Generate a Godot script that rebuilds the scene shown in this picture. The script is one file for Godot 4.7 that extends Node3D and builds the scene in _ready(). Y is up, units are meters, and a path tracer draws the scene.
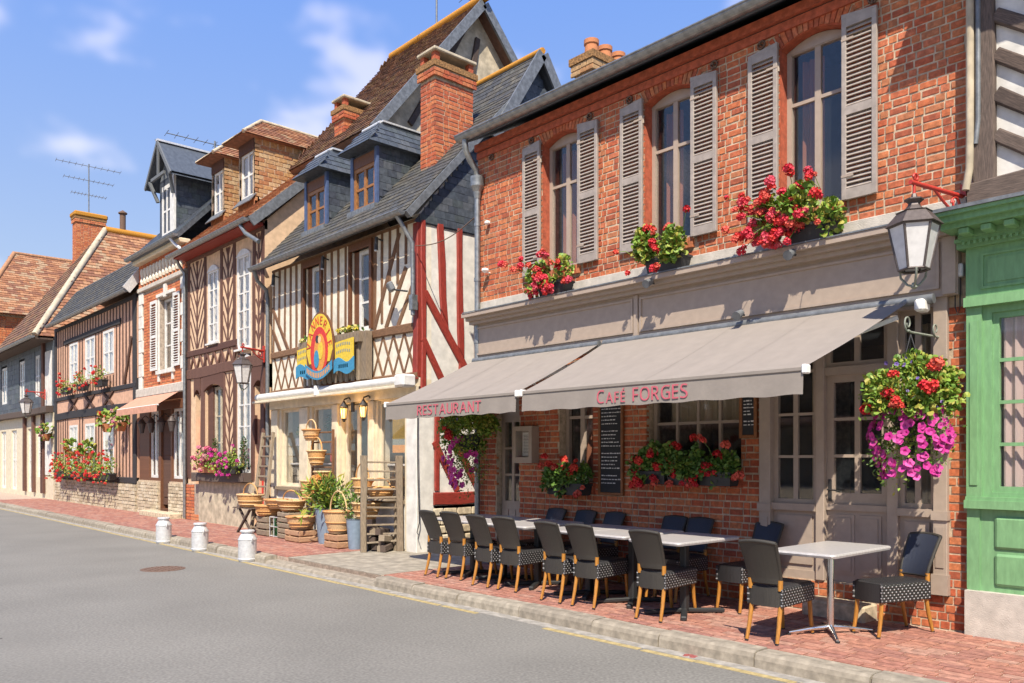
extends Node3D
# A street of brick and half-timbered houses with a restaurant terrace. x runs along the facades, z out towards the street, y up, metres.
const EYE := Vector3(0, 1.63, 7.72)
const PAVE := 0.12
var orgs := {}
var rng := RandomNumberGenerator.new()
var T := {}
var M := {}
var PAL := {}
var UNIT := {}

class MB:
	var v := PackedVector3Array()
	var n := PackedVector3Array()
	var c := PackedColorArray()
	var ix := PackedInt32Array()
	var col := Color(1, 1, 1)
	func quad(a: Vector3, b: Vector3, d: Vector3, e: Vector3) -> void:
		var nn := (d - a).cross(e - b).normalized()
		var k := v.size()
		v.append(a); v.append(b); v.append(d); v.append(e)
		for i in 4:
			n.append(nn); c.append(col)
		ix.append(k); ix.append(k + 2); ix.append(k + 1)
		ix.append(k); ix.append(k + 3); ix.append(k + 2)
	func tri(a: Vector3, b: Vector3, d: Vector3) -> void:
		var nn := (b - a).cross(d - a).normalized()
		var k := v.size()
		v.append(a); v.append(b); v.append(d)
		for i in 3:
			n.append(nn); c.append(col)
		ix.append(k); ix.append(k + 2); ix.append(k + 1)
	func qo(a: Vector3, b: Vector3, d: Vector3, e: Vector3, mid: Vector3) -> void:
		if (d - a).cross(e - b).dot((a + b + d + e) / 4.0 - mid) < 0.0:
			quad(e, d, b, a)
		else:
			quad(a, b, d, e)
	func xbox(t: Transform3D) -> void:
		var m := t.origin
		for ax in 3:
			for s in [-0.5, 0.5]:
				var o: Vector3 = m + t.basis[ax] * s
				var p: Vector3 = t.basis[(ax + 1) % 3] * 0.5
				var q: Vector3 = t.basis[(ax + 2) % 3] * 0.5
				qo(o - p - q, o + p - q, o + p + q, o - p + q, m)
	func box(a: Vector3, b: Vector3) -> void:
		xbox(Transform3D(Basis.from_scale((b - a).abs()), (a + b) / 2.0))
	func cbox(t: Transform3D, size: Vector3, bv: Vector3) -> void:
		var h := size / 2.0
		var m := t.origin
		var pt := func(s: Vector3, ax: int) -> Vector3:
			var q := s * (h - bv)
			q[ax] = s[ax] * h[ax]
			return t * q
		for ax in 3:
			var a1 := (ax + 1) % 3
			var a2 := (ax + 2) % 3
			for s0 in [-1.0, 1.0]:
				var k := []
				for st in [[-1.0, -1.0], [1.0, -1.0], [1.0, 1.0], [-1.0, 1.0]]:
					var s := Vector3.ZERO
					s[ax] = s0; s[a1] = st[0]; s[a2] = st[1]
					k.append(pt.call(s, ax))
				qo(k[0], k[1], k[2], k[3], m)
			for s1 in [-1.0, 1.0]:
				for s2 in [-1.0, 1.0]:
					var lo := Vector3.ZERO
					lo[ax] = -1.0; lo[a1] = s1; lo[a2] = s2
					var hi := lo
					hi[ax] = 1.0
					qo(pt.call(lo, a1), pt.call(hi, a1), pt.call(hi, a2), pt.call(lo, a2), m)
		for sx in [-1.0, 1.0]:
			for sy in [-1.0, 1.0]:
				for sz in [-1.0, 1.0]:
					var s := Vector3(sx, sy, sz)
					if sx * sy * sz > 0:
						tri(pt.call(s, 0), pt.call(s, 1), pt.call(s, 2))
					else:
						tri(pt.call(s, 0), pt.call(s, 2), pt.call(s, 1))
	func bar(a: Vector3, b: Vector3, w: float, d: float, out: Vector3 = Vector3(0, 0, 1), bev := 0.0) -> void:
		var y := (b - a).normalized()
		var z := (out - y * out.dot(y)).normalized()
		var t := Transform3D(Basis(y.cross(z), y, z), (a + b) / 2.0)
		if bev > 0.0:
			cbox(t, Vector3(w, a.distance_to(b), d), Vector3.ONE * bev)
		else:
			xbox(t * Transform3D(Basis.from_scale(Vector3(w, a.distance_to(b), d)), Vector3.ZERO))
	func tube(p: Array, r, sides := 8, caps := true) -> void:
		var k := v.size()
		var up := Vector3(0.13, 0.97, 0.2)
		for i in p.size():
			var d: Vector3 = (p[mini(i + 1, p.size() - 1)] - p[maxi(i - 1, 0)]).normalized()
			if absf(d.dot(up)) > 0.96:
				up = Vector3(0.95, 0.1, 0.3)
			var x := d.cross(up).normalized()
			var y := x.cross(d).normalized()
			up = y
			var rr: float = r[i] if r is Array else r
			for s in sides:
				var a := TAU * s / sides
				var o := x * cos(a) + y * sin(a)
				v.append(p[i] + o * rr); n.append(o); c.append(col)
		for i in p.size() - 1:
			for s in sides:
				var a := k + i * sides + s
				var b := k + i * sides + (s + 1) % sides
				ix.append_array(PackedInt32Array([a, b, a + sides, b, b + sides, a + sides]))
		if caps:
			for e in [0, p.size() - 1]:
				var m: Vector3 = p[e]
				for s in range(1, sides - 1):
					var q := k + int(e) * sides
					var a := v[q]; var b := v[q + s]; var d := v[q + s + 1]
					if e == 0:
						tri(a, d, b)
					else:
						tri(a, b, d)
	func lathe(pr: Array, at: Vector3, sides := 16, sc := Vector3.ONE) -> void:
		for i in pr.size() - 1:
			var a: Vector2 = pr[i]
			var b: Vector2 = pr[i + 1]
			var nr := Vector2(b.y - a.y, a.x - b.x).normalized()
			var k := v.size()
			for s in sides + 1:
				var g := TAU * s / sides
				var e := Vector3(cos(g), 0, sin(g))
				v.append(at + Vector3(e.x * a.x, a.y, e.z * a.x) * sc)
				v.append(at + Vector3(e.x * b.x, b.y, e.z * b.x) * sc)
				var nn := (e * nr.x + Vector3(0, nr.y, 0)).normalized()
				n.append(nn); n.append(nn); c.append(col); c.append(col)
			for s in sides:
				var q := k + s * 2
				ix.append_array(PackedInt32Array([q, q + 2, q + 1, q + 1, q + 2, q + 3]))
	func prism(pts: PackedVector2Array, t: Transform3D, depth: float) -> void:
		if Geometry2D.is_polygon_clockwise(pts):
			pts.reverse()
		var tr := Geometry2D.triangulate_polygon(pts)
		for i in range(0, tr.size(), 3):
			var a := pts[tr[i]]; var b := pts[tr[i + 1]]; var d := pts[tr[i + 2]]
			if (b - a).cross(d - a) < 0:
				var w := b; b = d; d = w
			tri(t * Vector3(a.x, a.y, 0), t * Vector3(b.x, b.y, 0), t * Vector3(d.x, d.y, 0))
			tri(t * Vector3(a.x, a.y, -depth), t * Vector3(d.x, d.y, -depth), t * Vector3(b.x, b.y, -depth))
		for i in pts.size():
			var a := pts[i]; var b := pts[(i + 1) % pts.size()]
			quad(t * Vector3(a.x, a.y, -depth), t * Vector3(b.x, b.y, -depth), t * Vector3(b.x, b.y, 0), t * Vector3(a.x, a.y, 0))
	# a wall facing local +z with rectangular holes; reveals go back by depth
	func wall(t: Transform3D, x0: float, x1: float, y0: float, y1: float, holes: Array, depth: float) -> void:
		var xs := [x0, x1]
		var ys := [y0, y1]
		for h in holes:
			for q in [h[0], h[2]]:
				if q > x0 and q < x1: xs.append(q)
			for q in [h[1], h[3]]:
				if q > y0 and q < y1: ys.append(q)
		xs.sort(); ys.sort()
		for i in xs.size() - 1:
			for j in ys.size() - 1:
				if xs[i + 1] - xs[i] < 1e-4 or ys[j + 1] - ys[j] < 1e-4: continue
				var mx: float = (xs[i] + xs[i + 1]) / 2.0
				var my: float = (ys[j] + ys[j + 1]) / 2.0
				var open := false
				for h in holes:
					if mx > h[0] and mx < h[2] and my > h[1] and my < h[3]: open = true
				if not open:
					for z in [0.0, -depth]:
						var a := t * Vector3(xs[i], ys[j], z); var b := t * Vector3(xs[i + 1], ys[j], z)
						var d := t * Vector3(xs[i + 1], ys[j + 1], z); var e := t * Vector3(xs[i], ys[j + 1], z)
						if z == 0.0: quad(a, b, d, e)
						else: quad(e, d, b, a)
		var rects := holes.duplicate()
		rects.append([x0, y0, x1, y1])
		for i in rects.size():
			var h: Array = rects[i]
			var cs := [Vector2(h[0], h[1]), Vector2(h[2], h[1]), Vector2(h[2], h[3]), Vector2(h[0], h[3])]
			for k in 4:
				var a: Vector2 = cs[k]; var b: Vector2 = cs[(k + 1) % 4]
				a = a.clamp(Vector2(x0, y0), Vector2(x1, y1)); b = b.clamp(Vector2(x0, y0), Vector2(x1, y1))
				if a.distance_to(b) < 1e-4: continue
				var q := [t * Vector3(a.x, a.y, 0), t * Vector3(b.x, b.y, 0), t * Vector3(b.x, b.y, -depth), t * Vector3(a.x, a.y, -depth)]
				if i < holes.size(): quad(q[0], q[1], q[2], q[3])
				else: quad(q[3], q[2], q[1], q[0])
	func mesh(org: Vector3) -> ArrayMesh:
		var vv := v.duplicate()
		if org != Vector3.ZERO:
			for i in vv.size():
				vv[i] -= org
		var arr := []
		arr.resize(Mesh.ARRAY_MAX)
		arr[Mesh.ARRAY_VERTEX] = vv
		arr[Mesh.ARRAY_NORMAL] = n
		arr[Mesh.ARRAY_COLOR] = c
		arr[Mesh.ARRAY_INDEX] = ix
		var me := ArrayMesh.new()
		me.add_surface_from_arrays(Mesh.PRIMITIVE_TRIANGLES, arr)
		return me

# ---------- nodes ----------
func thing(called: String, label: String, category: String, at: Vector3, group := "") -> Node3D:
	var o := Node3D.new()
	o.name = called
	add_child(o, true)
	o.position = at
	orgs[o] = at
	tag(o, label, category, group)
	return o

func tag(o: Node, label: String, category: String, group := "") -> void:
	o.set_meta("label", label)
	o.set_meta("category", category)
	if group: o.set_meta("group", group)

func put(mb: MB, called: String, m: Material, parent: Node = self, kind := "") -> MeshInstance3D:
	var o := MeshInstance3D.new()
	o.name = called
	var og: Vector3 = orgs.get(parent, Vector3.ZERO)
	o.mesh = mb.mesh(og)
	o.material_override = m
	parent.add_child(o, true)
	orgs[o] = og
	if kind: o.set_meta("kind", kind)
	return o

# a piece with a shared mesh placed in world coordinates
func piece(me: Mesh, called: String, m: Material, parent: Node, t: Transform3D) -> MeshInstance3D:
	var o := MeshInstance3D.new()
	o.name = called
	o.mesh = me
	o.material_override = m
	var og: Vector3 = orgs.get(parent, Vector3.ZERO)
	parent.add_child(o, true)
	o.transform = Transform3D(t.basis, t.origin - og)
	return o

func bx(parent: Node, called: String, m: Material, a: Vector3, b: Vector3, bev := 0.0) -> MeshInstance3D:
	var mb := MB.new()
	if bev > 0.0:
		mb.cbox(Transform3D(Basis(), (a + b) / 2.0), (b - a).abs(), Vector3.ONE * bev)
	else:
		mb.box(a, b)
	return put(mb, called, m, parent)

func struct(o: Node, label := "") -> Node:
	o.set_meta("kind", "structure")
	if label: o.set_meta("label", label)
	return o

func rnd(a: float, b: float) -> float:
	return rng.randf_range(a, b)

# ---------- textures and materials ----------
func ntex(key: String, sd: int, freq: float, octs: int, lo: float, hi: float, size := 256, kind := 0, gain := 0.5) -> ImageTexture:
	var f := FastNoiseLite.new()
	f.seed = sd
	f.frequency = freq
	f.fractal_octaves = octs
	f.fractal_gain = gain
	f.noise_type = [FastNoiseLite.TYPE_SIMPLEX_SMOOTH, FastNoiseLite.TYPE_CELLULAR, FastNoiseLite.TYPE_VALUE][kind]
	var im := f.get_seamless_image(size, size)
	im.convert(Image.FORMAT_L8)
	var d := im.get_data()
	for i in d.size():
		d[i] = int(255.0 * (lo + (hi - lo) * d[i] / 255.0))
	T[key] = ImageTexture.create_from_image(Image.create_from_data(size, size, false, Image.FORMAT_L8, d))
	return T[key]

func nmap(key: String, from: String, strength: float) -> void:
	var im: Image = (T[from] as ImageTexture).get_image().duplicate()
	im.convert(Image.FORMAT_RGBA8)
	im.bump_map_to_normal_map(strength)
	T[key] = ImageTexture.create_from_image(im)

func mk(key: String, cl: Color, rough: float, tex := "", sc := Vector3.ONE, opt := {}) -> StandardMaterial3D:
	var m := StandardMaterial3D.new()
	m.resource_name = key
	m.albedo_color = cl.linear_to_srgb()
	m.roughness = rough
	if tex or opt.has("nrm"):
		m.uv1_triplanar = true
		m.uv1_world_triplanar = not opt.get("local", false)
		m.uv1_scale = sc
		m.uv1_offset = opt.get("off", Vector3.ZERO)
		if tex: m.albedo_texture = T[tex]
	if opt.has("nrm"):
		m.normal_enabled = true
		m.normal_texture = T[opt.nrm]
		m.normal_scale = opt.get("ns", 1.0)
	m.metallic = opt.get("metal", 0.0)
	m.metallic_specular = opt.get("spec", 0.5)
	if opt.has("vc"): m.vertex_color_use_as_albedo = true
	if opt.has("back"):
		m.backlight_enabled = true
		m.backlight = opt.back
	M[key] = m
	return m

func pal(key: String, cols: Array, rough: float, tex: String, sc: Vector3, opt := {}) -> void:
	var a := []
	for i in cols.size():
		a.append(mk("%s_%d" % [key, i], cols[i], rough, tex, sc, opt))
	var o2 := opt.duplicate()
	o2["vc"] = true
	PAL[key] = {"cols": cols, "mats": a, "all": mk(key + "_all", Color(1, 1, 1), rough, tex, sc, o2)}

func glass(key: String, alpha: float, cl: Color, rough := 0.03) -> void:
	var m := StandardMaterial3D.new()
	m.resource_name = key
	m.transparency = BaseMaterial3D.TRANSPARENCY_ALPHA
	m.albedo_color = Color(cl.r, cl.g, cl.b, alpha)
	m.roughness = rough
	m.metallic_specular = 0.75
	M[key] = m

func unit(key: String, bev: Vector3) -> void:
	var mb := MB.new()
	if bev == Vector3.ZERO:
		mb.box(Vector3.ONE * -0.5, Vector3.ONE * 0.5)
	else:
		mb.cbox(Transform3D(), Vector3.ONE, bev)
	UNIT[key] = mb.mesh(Vector3.ZERO)

# lays small pieces: the ones that show largest as parts of their own, the rest joined
func lay(recs: Array, parent: Node, called: String, rest: String, key: String, most: int, um := "brick") -> void:
	for r in recs:
		var s: float = r[0].basis.get_scale().x
		r.append(s / maxf(1.0, r[0].origin.distance_to(EYE)))
	recs.sort_custom(func(a, b): return a[2] > b[2])
	var p: Dictionary = PAL[key]
	var mb := MB.new()
	for i in recs.size():
		var r: Array = recs[i]
		if i < most:
			piece(UNIT[um], called, p.mats[r[1] % p.mats.size()], parent, r[0])
		else:
			mb.col = p.cols[r[1] % p.cols.size()]
			mb.xbox(r[0])
	if mb.v.size():
		put(mb, rest, p.all, parent, "stuff")

# running or flemish courses on a plane: t maps local x (along), y (up), z (out)
func courses(t: Transform3D, x0: float, x1: float, y0: float, y1: float, lens: Array, h: float, joint: float, depth: float, holes: Array, ncol: int, jit := 0.003, shape = null) -> Array:
	var out := []
	var y := y0
	var row := 0
	while y + h <= y1 + 0.02:
		var x = x0 - rnd(0.0, 0.05) - (lens[0] * 0.5 if row % 2 else 0.0)
		var k := row % lens.size()
		while x < x1:
			var w: float = lens[k % lens.size()] * rnd(0.93, 1.07)
			k += 1
			var parts := [[maxf(x, x0), minf(x + w, x1)]]
			for q in holes:
				if y + h > q[1] + 0.01 and y < q[3] - 0.01:
					var nx := []
					for p in parts:
						if p[1] <= q[0] or p[0] >= q[2]:
							nx.append(p)
						else:
							if p[0] < q[0]: nx.append([p[0], q[0]])
							if p[1] > q[2]: nx.append([q[2], p[1]])
					parts = nx
			for p in parts:
				if p[1] - p[0] < 0.025: continue
				var hh := minf(h, y1 - y)
				var cx: float = (p[0] + p[1]) / 2.0
				var cy := y + hh / 2.0
				if shape != null and not shape.call(cx, cy): continue
				var b := Basis.from_euler(Vector3(0, 0, rnd(-1, 1) * 0.008)) * Basis.from_scale(Vector3(p[1] - p[0], hh * rnd(0.95, 1.02), depth))
				out.append([t * Transform3D(b, Vector3(cx, cy + rnd(-jit, jit), -depth / 2.0 + rnd(-jit, jit))), rng.randi() % ncol])
			x += w + joint
		y += h + joint
		row += 1
	return out

# overlapping tiles or slates on a slope: u along the eave, w up the slope
func tiles(o: Vector3, u: Vector3, w: Vector3, width: float, length: float, tw: float, tl: float, th: float, ncol: int, jit := 0.004, shape = null) -> Array:
	var nn := u.cross(w).normalized()
	var out := []
	var rows := int(ceil(length / tl))
	for j in rows:
		var off := (tw * 0.5 if j % 2 else 0.0)
		var x := -off
		while x < width:
			var a := maxf(x, 0.0)
			var b := minf(x + tw, width)
			x += tw
			if b - a < 0.03: continue
			var cx := (a + b) / 2.0
			var cy := (j + 0.5) * tl
			if shape != null and not shape.call(cx, cy): continue
			var tilt := -th * 1.1 / tl
			var wy := (w + nn * tilt).normalized()
			var bs := Basis(u * (b - a - 0.006), wy * tl * 1.12, u.cross(wy).normalized() * th)
			out.append([Transform3D(bs, o + u * cx + w * (cy + rnd(-jit, jit)) + nn * (th * 0.9 + rnd(0, jit * 0.7))), rng.randi() % ncol])
	return out

func timber(parent: Node, a: Vector3, b: Vector3, w: float, d: float, key: String, out := Vector3(0, 0, 1), called := "timber", wob := 0.1) -> MeshInstance3D:
	var len := a.distance_to(b)
	var mb := MB.new()
	var seg := clampi(int(len / 0.5), 1, 6)
	var rings := []
	var sh := 0.0
	for i in seg + 1:
		var y := -len / 2.0 + len * i / seg
		sh = sh * 0.6 + rnd(-1, 1) * w * wob
		var hw := w / 2.0 * rnd(1.0 - wob, 1.0 + wob)
		var e := minf(0.014, w * 0.15)
		rings.append([Vector3(sh - hw, y, -d / 2), Vector3(sh - hw, y, d / 2 - e), Vector3(sh - hw + e, y, d / 2), Vector3(sh + hw - e, y, d / 2), Vector3(sh + hw, y, d / 2 - e), Vector3(sh + hw, y, -d / 2)])
	for i in seg:
		var p: Array = rings[i]
		var q: Array = rings[i + 1]
		var m: Vector3 = (p[0] + p[5] + q[0] + q[5]) / 4.0
		for k in 6:
			mb.qo(p[k], p[(k + 1) % 6], q[(k + 1) % 6], q[k], m)
	for e in [0, seg]:
		var r: Array = rings[e]
		var s := Vector3(0, r[0].y * 0.5, 0)
		mb.qo(r[0], r[1], r[4], r[5], s); mb.qo(r[1], r[2], r[3], r[4], s)
	var y := (b - a).normalized()
	var z := (out - y * out.dot(y)).normalized()
	var p: Dictionary = PAL[key]
	return piece(mb.mesh(Vector3.ZERO), called, p.mats[rng.randi() % p.mats.size()], parent, Transform3D(Basis(y.cross(z), y, z), (a + b) / 2.0))

# a glazed frame facing +z; panes are its children
func win(parent: Node, called: String, x0: float, y0: float, x1: float, y1: float, z: float, nc: int, nr: int, fw: float, bw: float, fd: float, m: Material, g: Material, rows: Array = []) -> MeshInstance3D:
	var mb := MB.new()
	mb.box(Vector3(x0, y0, z - fd), Vector3(x0 + fw, y1, z)); mb.box(Vector3(x1 - fw, y0, z - fd), Vector3(x1, y1, z))
	mb.box(Vector3(x0 + fw, y0, z - fd), Vector3(x1 - fw, y0 + fw, z - 0.002)); mb.box(Vector3(x0 + fw, y1 - fw, z - fd), Vector3(x1 - fw, y1, z - 0.002))
	var ix0 := x0 + fw; var ix1 := x1 - fw; var iy0 := y0 + fw; var iy1 := y1 - fw
	var xs := [ix0]
	for i in range(1, nc):
		var q := ix0 + (ix1 - ix0) * i / nc
		var mw := bw * (1.8 if nc == 2 else 1.0)
		mb.box(Vector3(q - mw / 2, iy0, z - fd * 0.8), Vector3(q + mw / 2, iy1, z - fd * 0.12))
		xs.append(q)
	xs.append(ix1)
	var ys := [iy0]
	for j in range(1, nr):
		var q: float = iy0 + (iy1 - iy0) * (rows[j - 1] if rows.size() else float(j) / nr)
		mb.box(Vector3(ix0, q - bw / 2, z - fd * 0.75), Vector3(ix1, q + bw / 2, z - fd * 0.2))
		ys.append(q)
	ys.append(iy1)
	var o := put(mb, called, m, parent)
	for i in nc:
		for j in nr:
			bx(o, "pane", g, Vector3(xs[i], ys[j], z - fd * 0.52), Vector3(xs[i + 1], ys[j + 1], z - fd * 0.52 + 0.004))
	return o

func curtain(parent: Node, m: Material, x0: float, x1: float, y0: float, y1: float, z: float, folds := 5, called := "curtain") -> void:
	var mb := MB.new()
	var k := folds * 6
	for i in k:
		var a := float(i) / k
		var b := float(i + 1) / k
		var za := z + 0.02 * sin(a * folds * TAU) + 0.008 * sin(a * 23.0)
		var zb := z + 0.02 * sin(b * folds * TAU) + 0.008 * sin(b * 23.0)
		mb.quad(Vector3(lerpf(x0, x1, a), y0, za), Vector3(lerpf(x0, x1, b), y0, zb), Vector3(lerpf(x0, x1, b), y1, zb), Vector3(lerpf(x0, x1, a), y1, za))
	put(mb, called, m, parent)

# ---------- plants ----------
func leaf(mb: MB, p: Vector3, d: Vector3, up: Vector3, l: float, w: float, rounded := true) -> void:
	var s := d.cross(up).normalized()
	var nn := s.cross(d).normalized()
	if rounded:
		var pts := []
		for q in [[0.0, 0.12], [0.15, 0.75], [0.55, 1.0], [0.92, 0.6], [1.0, 0.0]]:
			pts.append(q)
		var prevl := p
		var prevr := p
		for q in pts:
			var c: Vector3 = p + d * l * q[0] + nn * l * 0.14 * sin(q[0] * PI)
			var a: Vector3 = c - s * w * 0.5 * q[1] + nn * l * 0.12 * q[1]
			var b: Vector3 = c + s * w * 0.5 * q[1] + nn * l * 0.12 * q[1]
			if q[0] > 0.0:
				mb.quad(prevl, prevr, b, a)
			prevl = a; prevr = b
	else:
		var m := p + d * l * 0.45 + nn * l * 0.1
		mb.quad(p, m + s * w * 0.5, p + d * l, m - s * w * 0.5)

func rdir(up_bias := 0.0) -> Vector3:
	var d := Vector3(rng.randfn(), rng.randfn() + up_bias, rng.randfn())
	return d.normalized() if d.length() > 0.01 else Vector3.UP

func make_bloom(r: float, florets: int, fr: float, sd: int) -> ArrayMesh:
	rng.seed = sd
	var mb := MB.new()
	for i in florets:
		var y := 1.0 - 1.5 * (i + 0.5) / florets
		var a := i * 2.39996
		var d := Vector3(cos(a) * sqrt(maxf(0, 1 - y * y)), y, sin(a) * sqrt(maxf(0, 1 - y * y)))
		var c := d * r * rnd(0.8, 1.1)
		var nn := (d + rdir() * 0.45).normalized()
		var x := nn.cross(Vector3(0.3, 0.2, 0.9)).normalized()
		var z := x.cross(nn)
		for k in 5:
			var g := TAU * k / 5.0 + i
			var o := x * cos(g) + z * sin(g)
			var s := x * -sin(g) + z * cos(g)
			mb.quad(c - nn * fr * 0.2, c + o * fr * 0.6 - s * fr * 0.45, c + o * fr + nn * fr * 0.25, c + o * fr * 0.6 + s * fr * 0.45)
	return mb.mesh(Vector3.ZERO)

func make_petunia(r: float) -> ArrayMesh:
	var mb := MB.new()
	var c := Vector3(0, 0, -r * 0.55)
	var k := 20
	for i in k:
		var a := TAU * i / k
		var b := TAU * (i + 1) / k
		var ra := r * (1.0 + 0.1 * cos(a * 5))
		var rb := r * (1.0 + 0.1 * cos(b * 5))
		var pa := Vector3(cos(a) * ra, sin(a) * ra, r * 0.06 * cos(a * 5)); var pb := Vector3(cos(b) * rb, sin(b) * rb, r * 0.06 * cos(b * 5))
		var qa := Vector3(cos(a), sin(a), 0) * r * 0.38 - Vector3(0, 0, r * 0.12); var qb := Vector3(cos(b), sin(b), 0) * r * 0.38 - Vector3(0, 0, r * 0.12)
		mb.quad(qa, pa, pb, qb)
		mb.tri(c, qa, qb)
	return mb.mesh(Vector3.ZERO)

func blooms(parent: Node, pts: Array, key: String, called := "bloom") -> void:
	for p in pts:
		var b := Basis.from_euler(Vector3(rnd(-0.5, 0.6), rnd(0, TAU), rnd(-0.4, 0.4))) * Basis.from_scale(Vector3.ONE * rnd(0.6, 1.1))
		piece(UNIT["bloom%d" % (rng.randi() % 3)], called, PAL[key].mats[rng.randi() % PAL[key].mats.size()], parent, Transform3D(b, p))

func leaves_in(mb: MB, c: Vector3, r: Vector3, count: int, l: float, cols: Array, rounded := true) -> void:
	for i in count:
		var d := rdir(0.15)
		var p := c + d * r * pow(rng.randf(), 0.42)
		mb.col = cols[rng.randi() % cols.size()]
		var o := (d * 0.8 + rdir() * 0.7 + Vector3(0, 0.25, 0.2)).normalized()
		var k := l * rnd(0.7, 1.25)
		leaf(mb, p, o, (rdir() + Vector3(0, 0.8, 0.5)).normalized(), k, k * (1.0 if rounded else 0.5), rounded)

# trough of geraniums on a ledge; x0..x1 is the trough, out/down how far the plants spill
func geranium_box(called: String, label: String, x0: float, x1: float, y: float, z: float, n_box: int, ht: float, n_leaf: int, n_bloom: int, key: String, m: Material, spread := Vector3(0.12, 0.2, 0.2), lean := 0.0, group := "", leafkey := "leafy") -> Node3D:
	var t := thing(called, label, "flower box", Vector3((x0 + x1) / 2, y, z), group)
	for i in n_box:
		var a := lerpf(x0, x1, float(i) / n_box) + 0.012
		var b := lerpf(x0, x1, float(i + 1) / n_box) - 0.012
		var mb := MB.new()
		var c := Vector3((a + b) / 2, y + ht / 2, z)
		var w := (b - a) / 2
		var lo := [Vector3(-w * 0.9, -ht / 2, -0.075), Vector3(w * 0.9, -ht / 2, -0.075), Vector3(w * 0.9, -ht / 2, 0.075), Vector3(-w * 0.9, -ht / 2, 0.075)]
		var hi := [Vector3(-w, ht / 2, -0.1), Vector3(w, ht / 2, -0.1), Vector3(w, ht / 2, 0.1), Vector3(-w, ht / 2, 0.1)]
		for k in 4:
			mb.qo(c + lo[k], c + lo[(k + 1) % 4], c + hi[(k + 1) % 4], c + hi[k], c)
		mb.qo(c + lo[0], c + lo[1], c + lo[2], c + lo[3], c)
		mb.box(c + Vector3(-w - 0.008, ht / 2 - 0.03, -0.108), c + Vector3(w + 0.008, ht / 2 - 0.004, 0.108))
		put(mb, "trough", m, t)
	var lf := MB.new()
	var cols: Array = PAL[leafkey].cols
	var nclump := maxi(3, int((x1 - x0) / 0.11))
	for i in nclump:
		var cx := lerpf(x0 - spread.x * 0.3, x1 + spread.x * 0.3, (i + 0.5) / nclump)
		leaves_in(lf, Vector3(cx + lean * rnd(-0.2, 0.8), y + ht + spread.y * rnd(-0.1, 0.6), z + 0.05 + rnd(-0.03, 0.1)), Vector3(rnd(0.07, 0.13), spread.y * rnd(0.4, 0.75), spread.z * rnd(0.4, 0.8)), n_leaf / nclump, 0.05, cols)
	# flower heads on stems that stand clear of the leaves
	var pts := []
	for i in n_bloom:
		var root := Vector3(rnd(x0, x1) + lean * rnd(0, 0.7), y + ht + rnd(0.0, 0.06), z + rnd(-0.03, 0.06))
		var d := Vector3(rng.randfn() * 0.36 * (0.18 + spread.x) + lean * rnd(0.0, 0.7), spread.y * rnd(-0.7, 1.25), spread.z * rnd(0.35, 1.15))
		var p := root + d
		pts.append(p)
		if i % 2 == 0: pts.append(p + Vector3(rnd(-0.06, 0.06), rnd(-0.05, 0.05), rnd(0, 0.03)))
		lf.col = cols[rng.randi() % cols.size()]
		var mid := root.lerp(p, 0.6) + Vector3(0, 0.05, 0)
		lf.tube([root, mid, p], 0.0035, 4, false)
	put(lf, "foliage", PAL[leafkey].all, t)
	blooms(t, pts, key)
	return t

func _ready() -> void:
	rng.seed = 11
	# camera: level, lens shifted up
	var cam := Camera3D.new()
	cam.name = "camera"
	add_child(cam)
	cam.position = EYE
	cam.rotation.y = atan2(0.741, 0.671)
	cam.near = 0.1
	cam.far = 600.0
	cam.projection = Camera3D.PROJECTION_FRUSTUM
	cam.size = 0.1 * 683.0 / 821.0
	cam.frustum_offset = Vector2(0.0, 0.1 * (458.0 - 341.5) / 821.0)
	cam.current = true
	# sky and exposure
	var env := Environment.new()
	env.background_mode = Environment.BG_SKY
	var sk := ProceduralSkyMaterial.new()
	sk.sky_top_color = Color(0.076, 0.195, 0.566).linear_to_srgb()
	sk.sky_horizon_color = Color(0.45, 0.528, 0.535).linear_to_srgb()
	sk.sky_curve = 0.22
	sk.ground_bottom_color = Color(0.2, 0.19, 0.17).linear_to_srgb()
	sk.ground_horizon_color = Color(0.4, 0.44, 0.5).linear_to_srgb()
	sk.sky_cover = clouds()
	sk.sky_cover_modulate = Color(1, 0.88, 0.7, 0.36)
	var sky := Sky.new()
	sky.sky_material = sk
	env.sky = sky
	env.tonemap_mode = Environment.TONE_MAPPER_LINEAR
	env.tonemap_exposure = 1.64
	env.sdfgi_enabled = true
	env.ssao_enabled = true
	env.ssil_enabled = true
	var we := WorldEnvironment.new()
	we.name = "environment"
	we.environment = env
	add_child(we)
	# sun: high, from the right and the street side
	var sun := DirectionalLight3D.new()
	sun.name = "sun"
	sun.light_energy = 1.5
	sun.light_color = Color(1.0, 0.955, 0.88)
	sun.light_angular_distance = 0.5
	sun.shadow_enabled = true
	add_child(sun)
	sun.look_at_from_position(Vector3(9.7, 17.5, 10), Vector3.ZERO)
	materials()
	ground()
	main_house()
	green_shop()
	basket_house()
	chevron_house()
	narrow_house()
	close_stud_house()
	far_houses()
	rear_roofs()
	market_hall()
	awnings()
	terrace()
	main_flowers()
	main_fittings()
	basket_display()
	street_bits()

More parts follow.
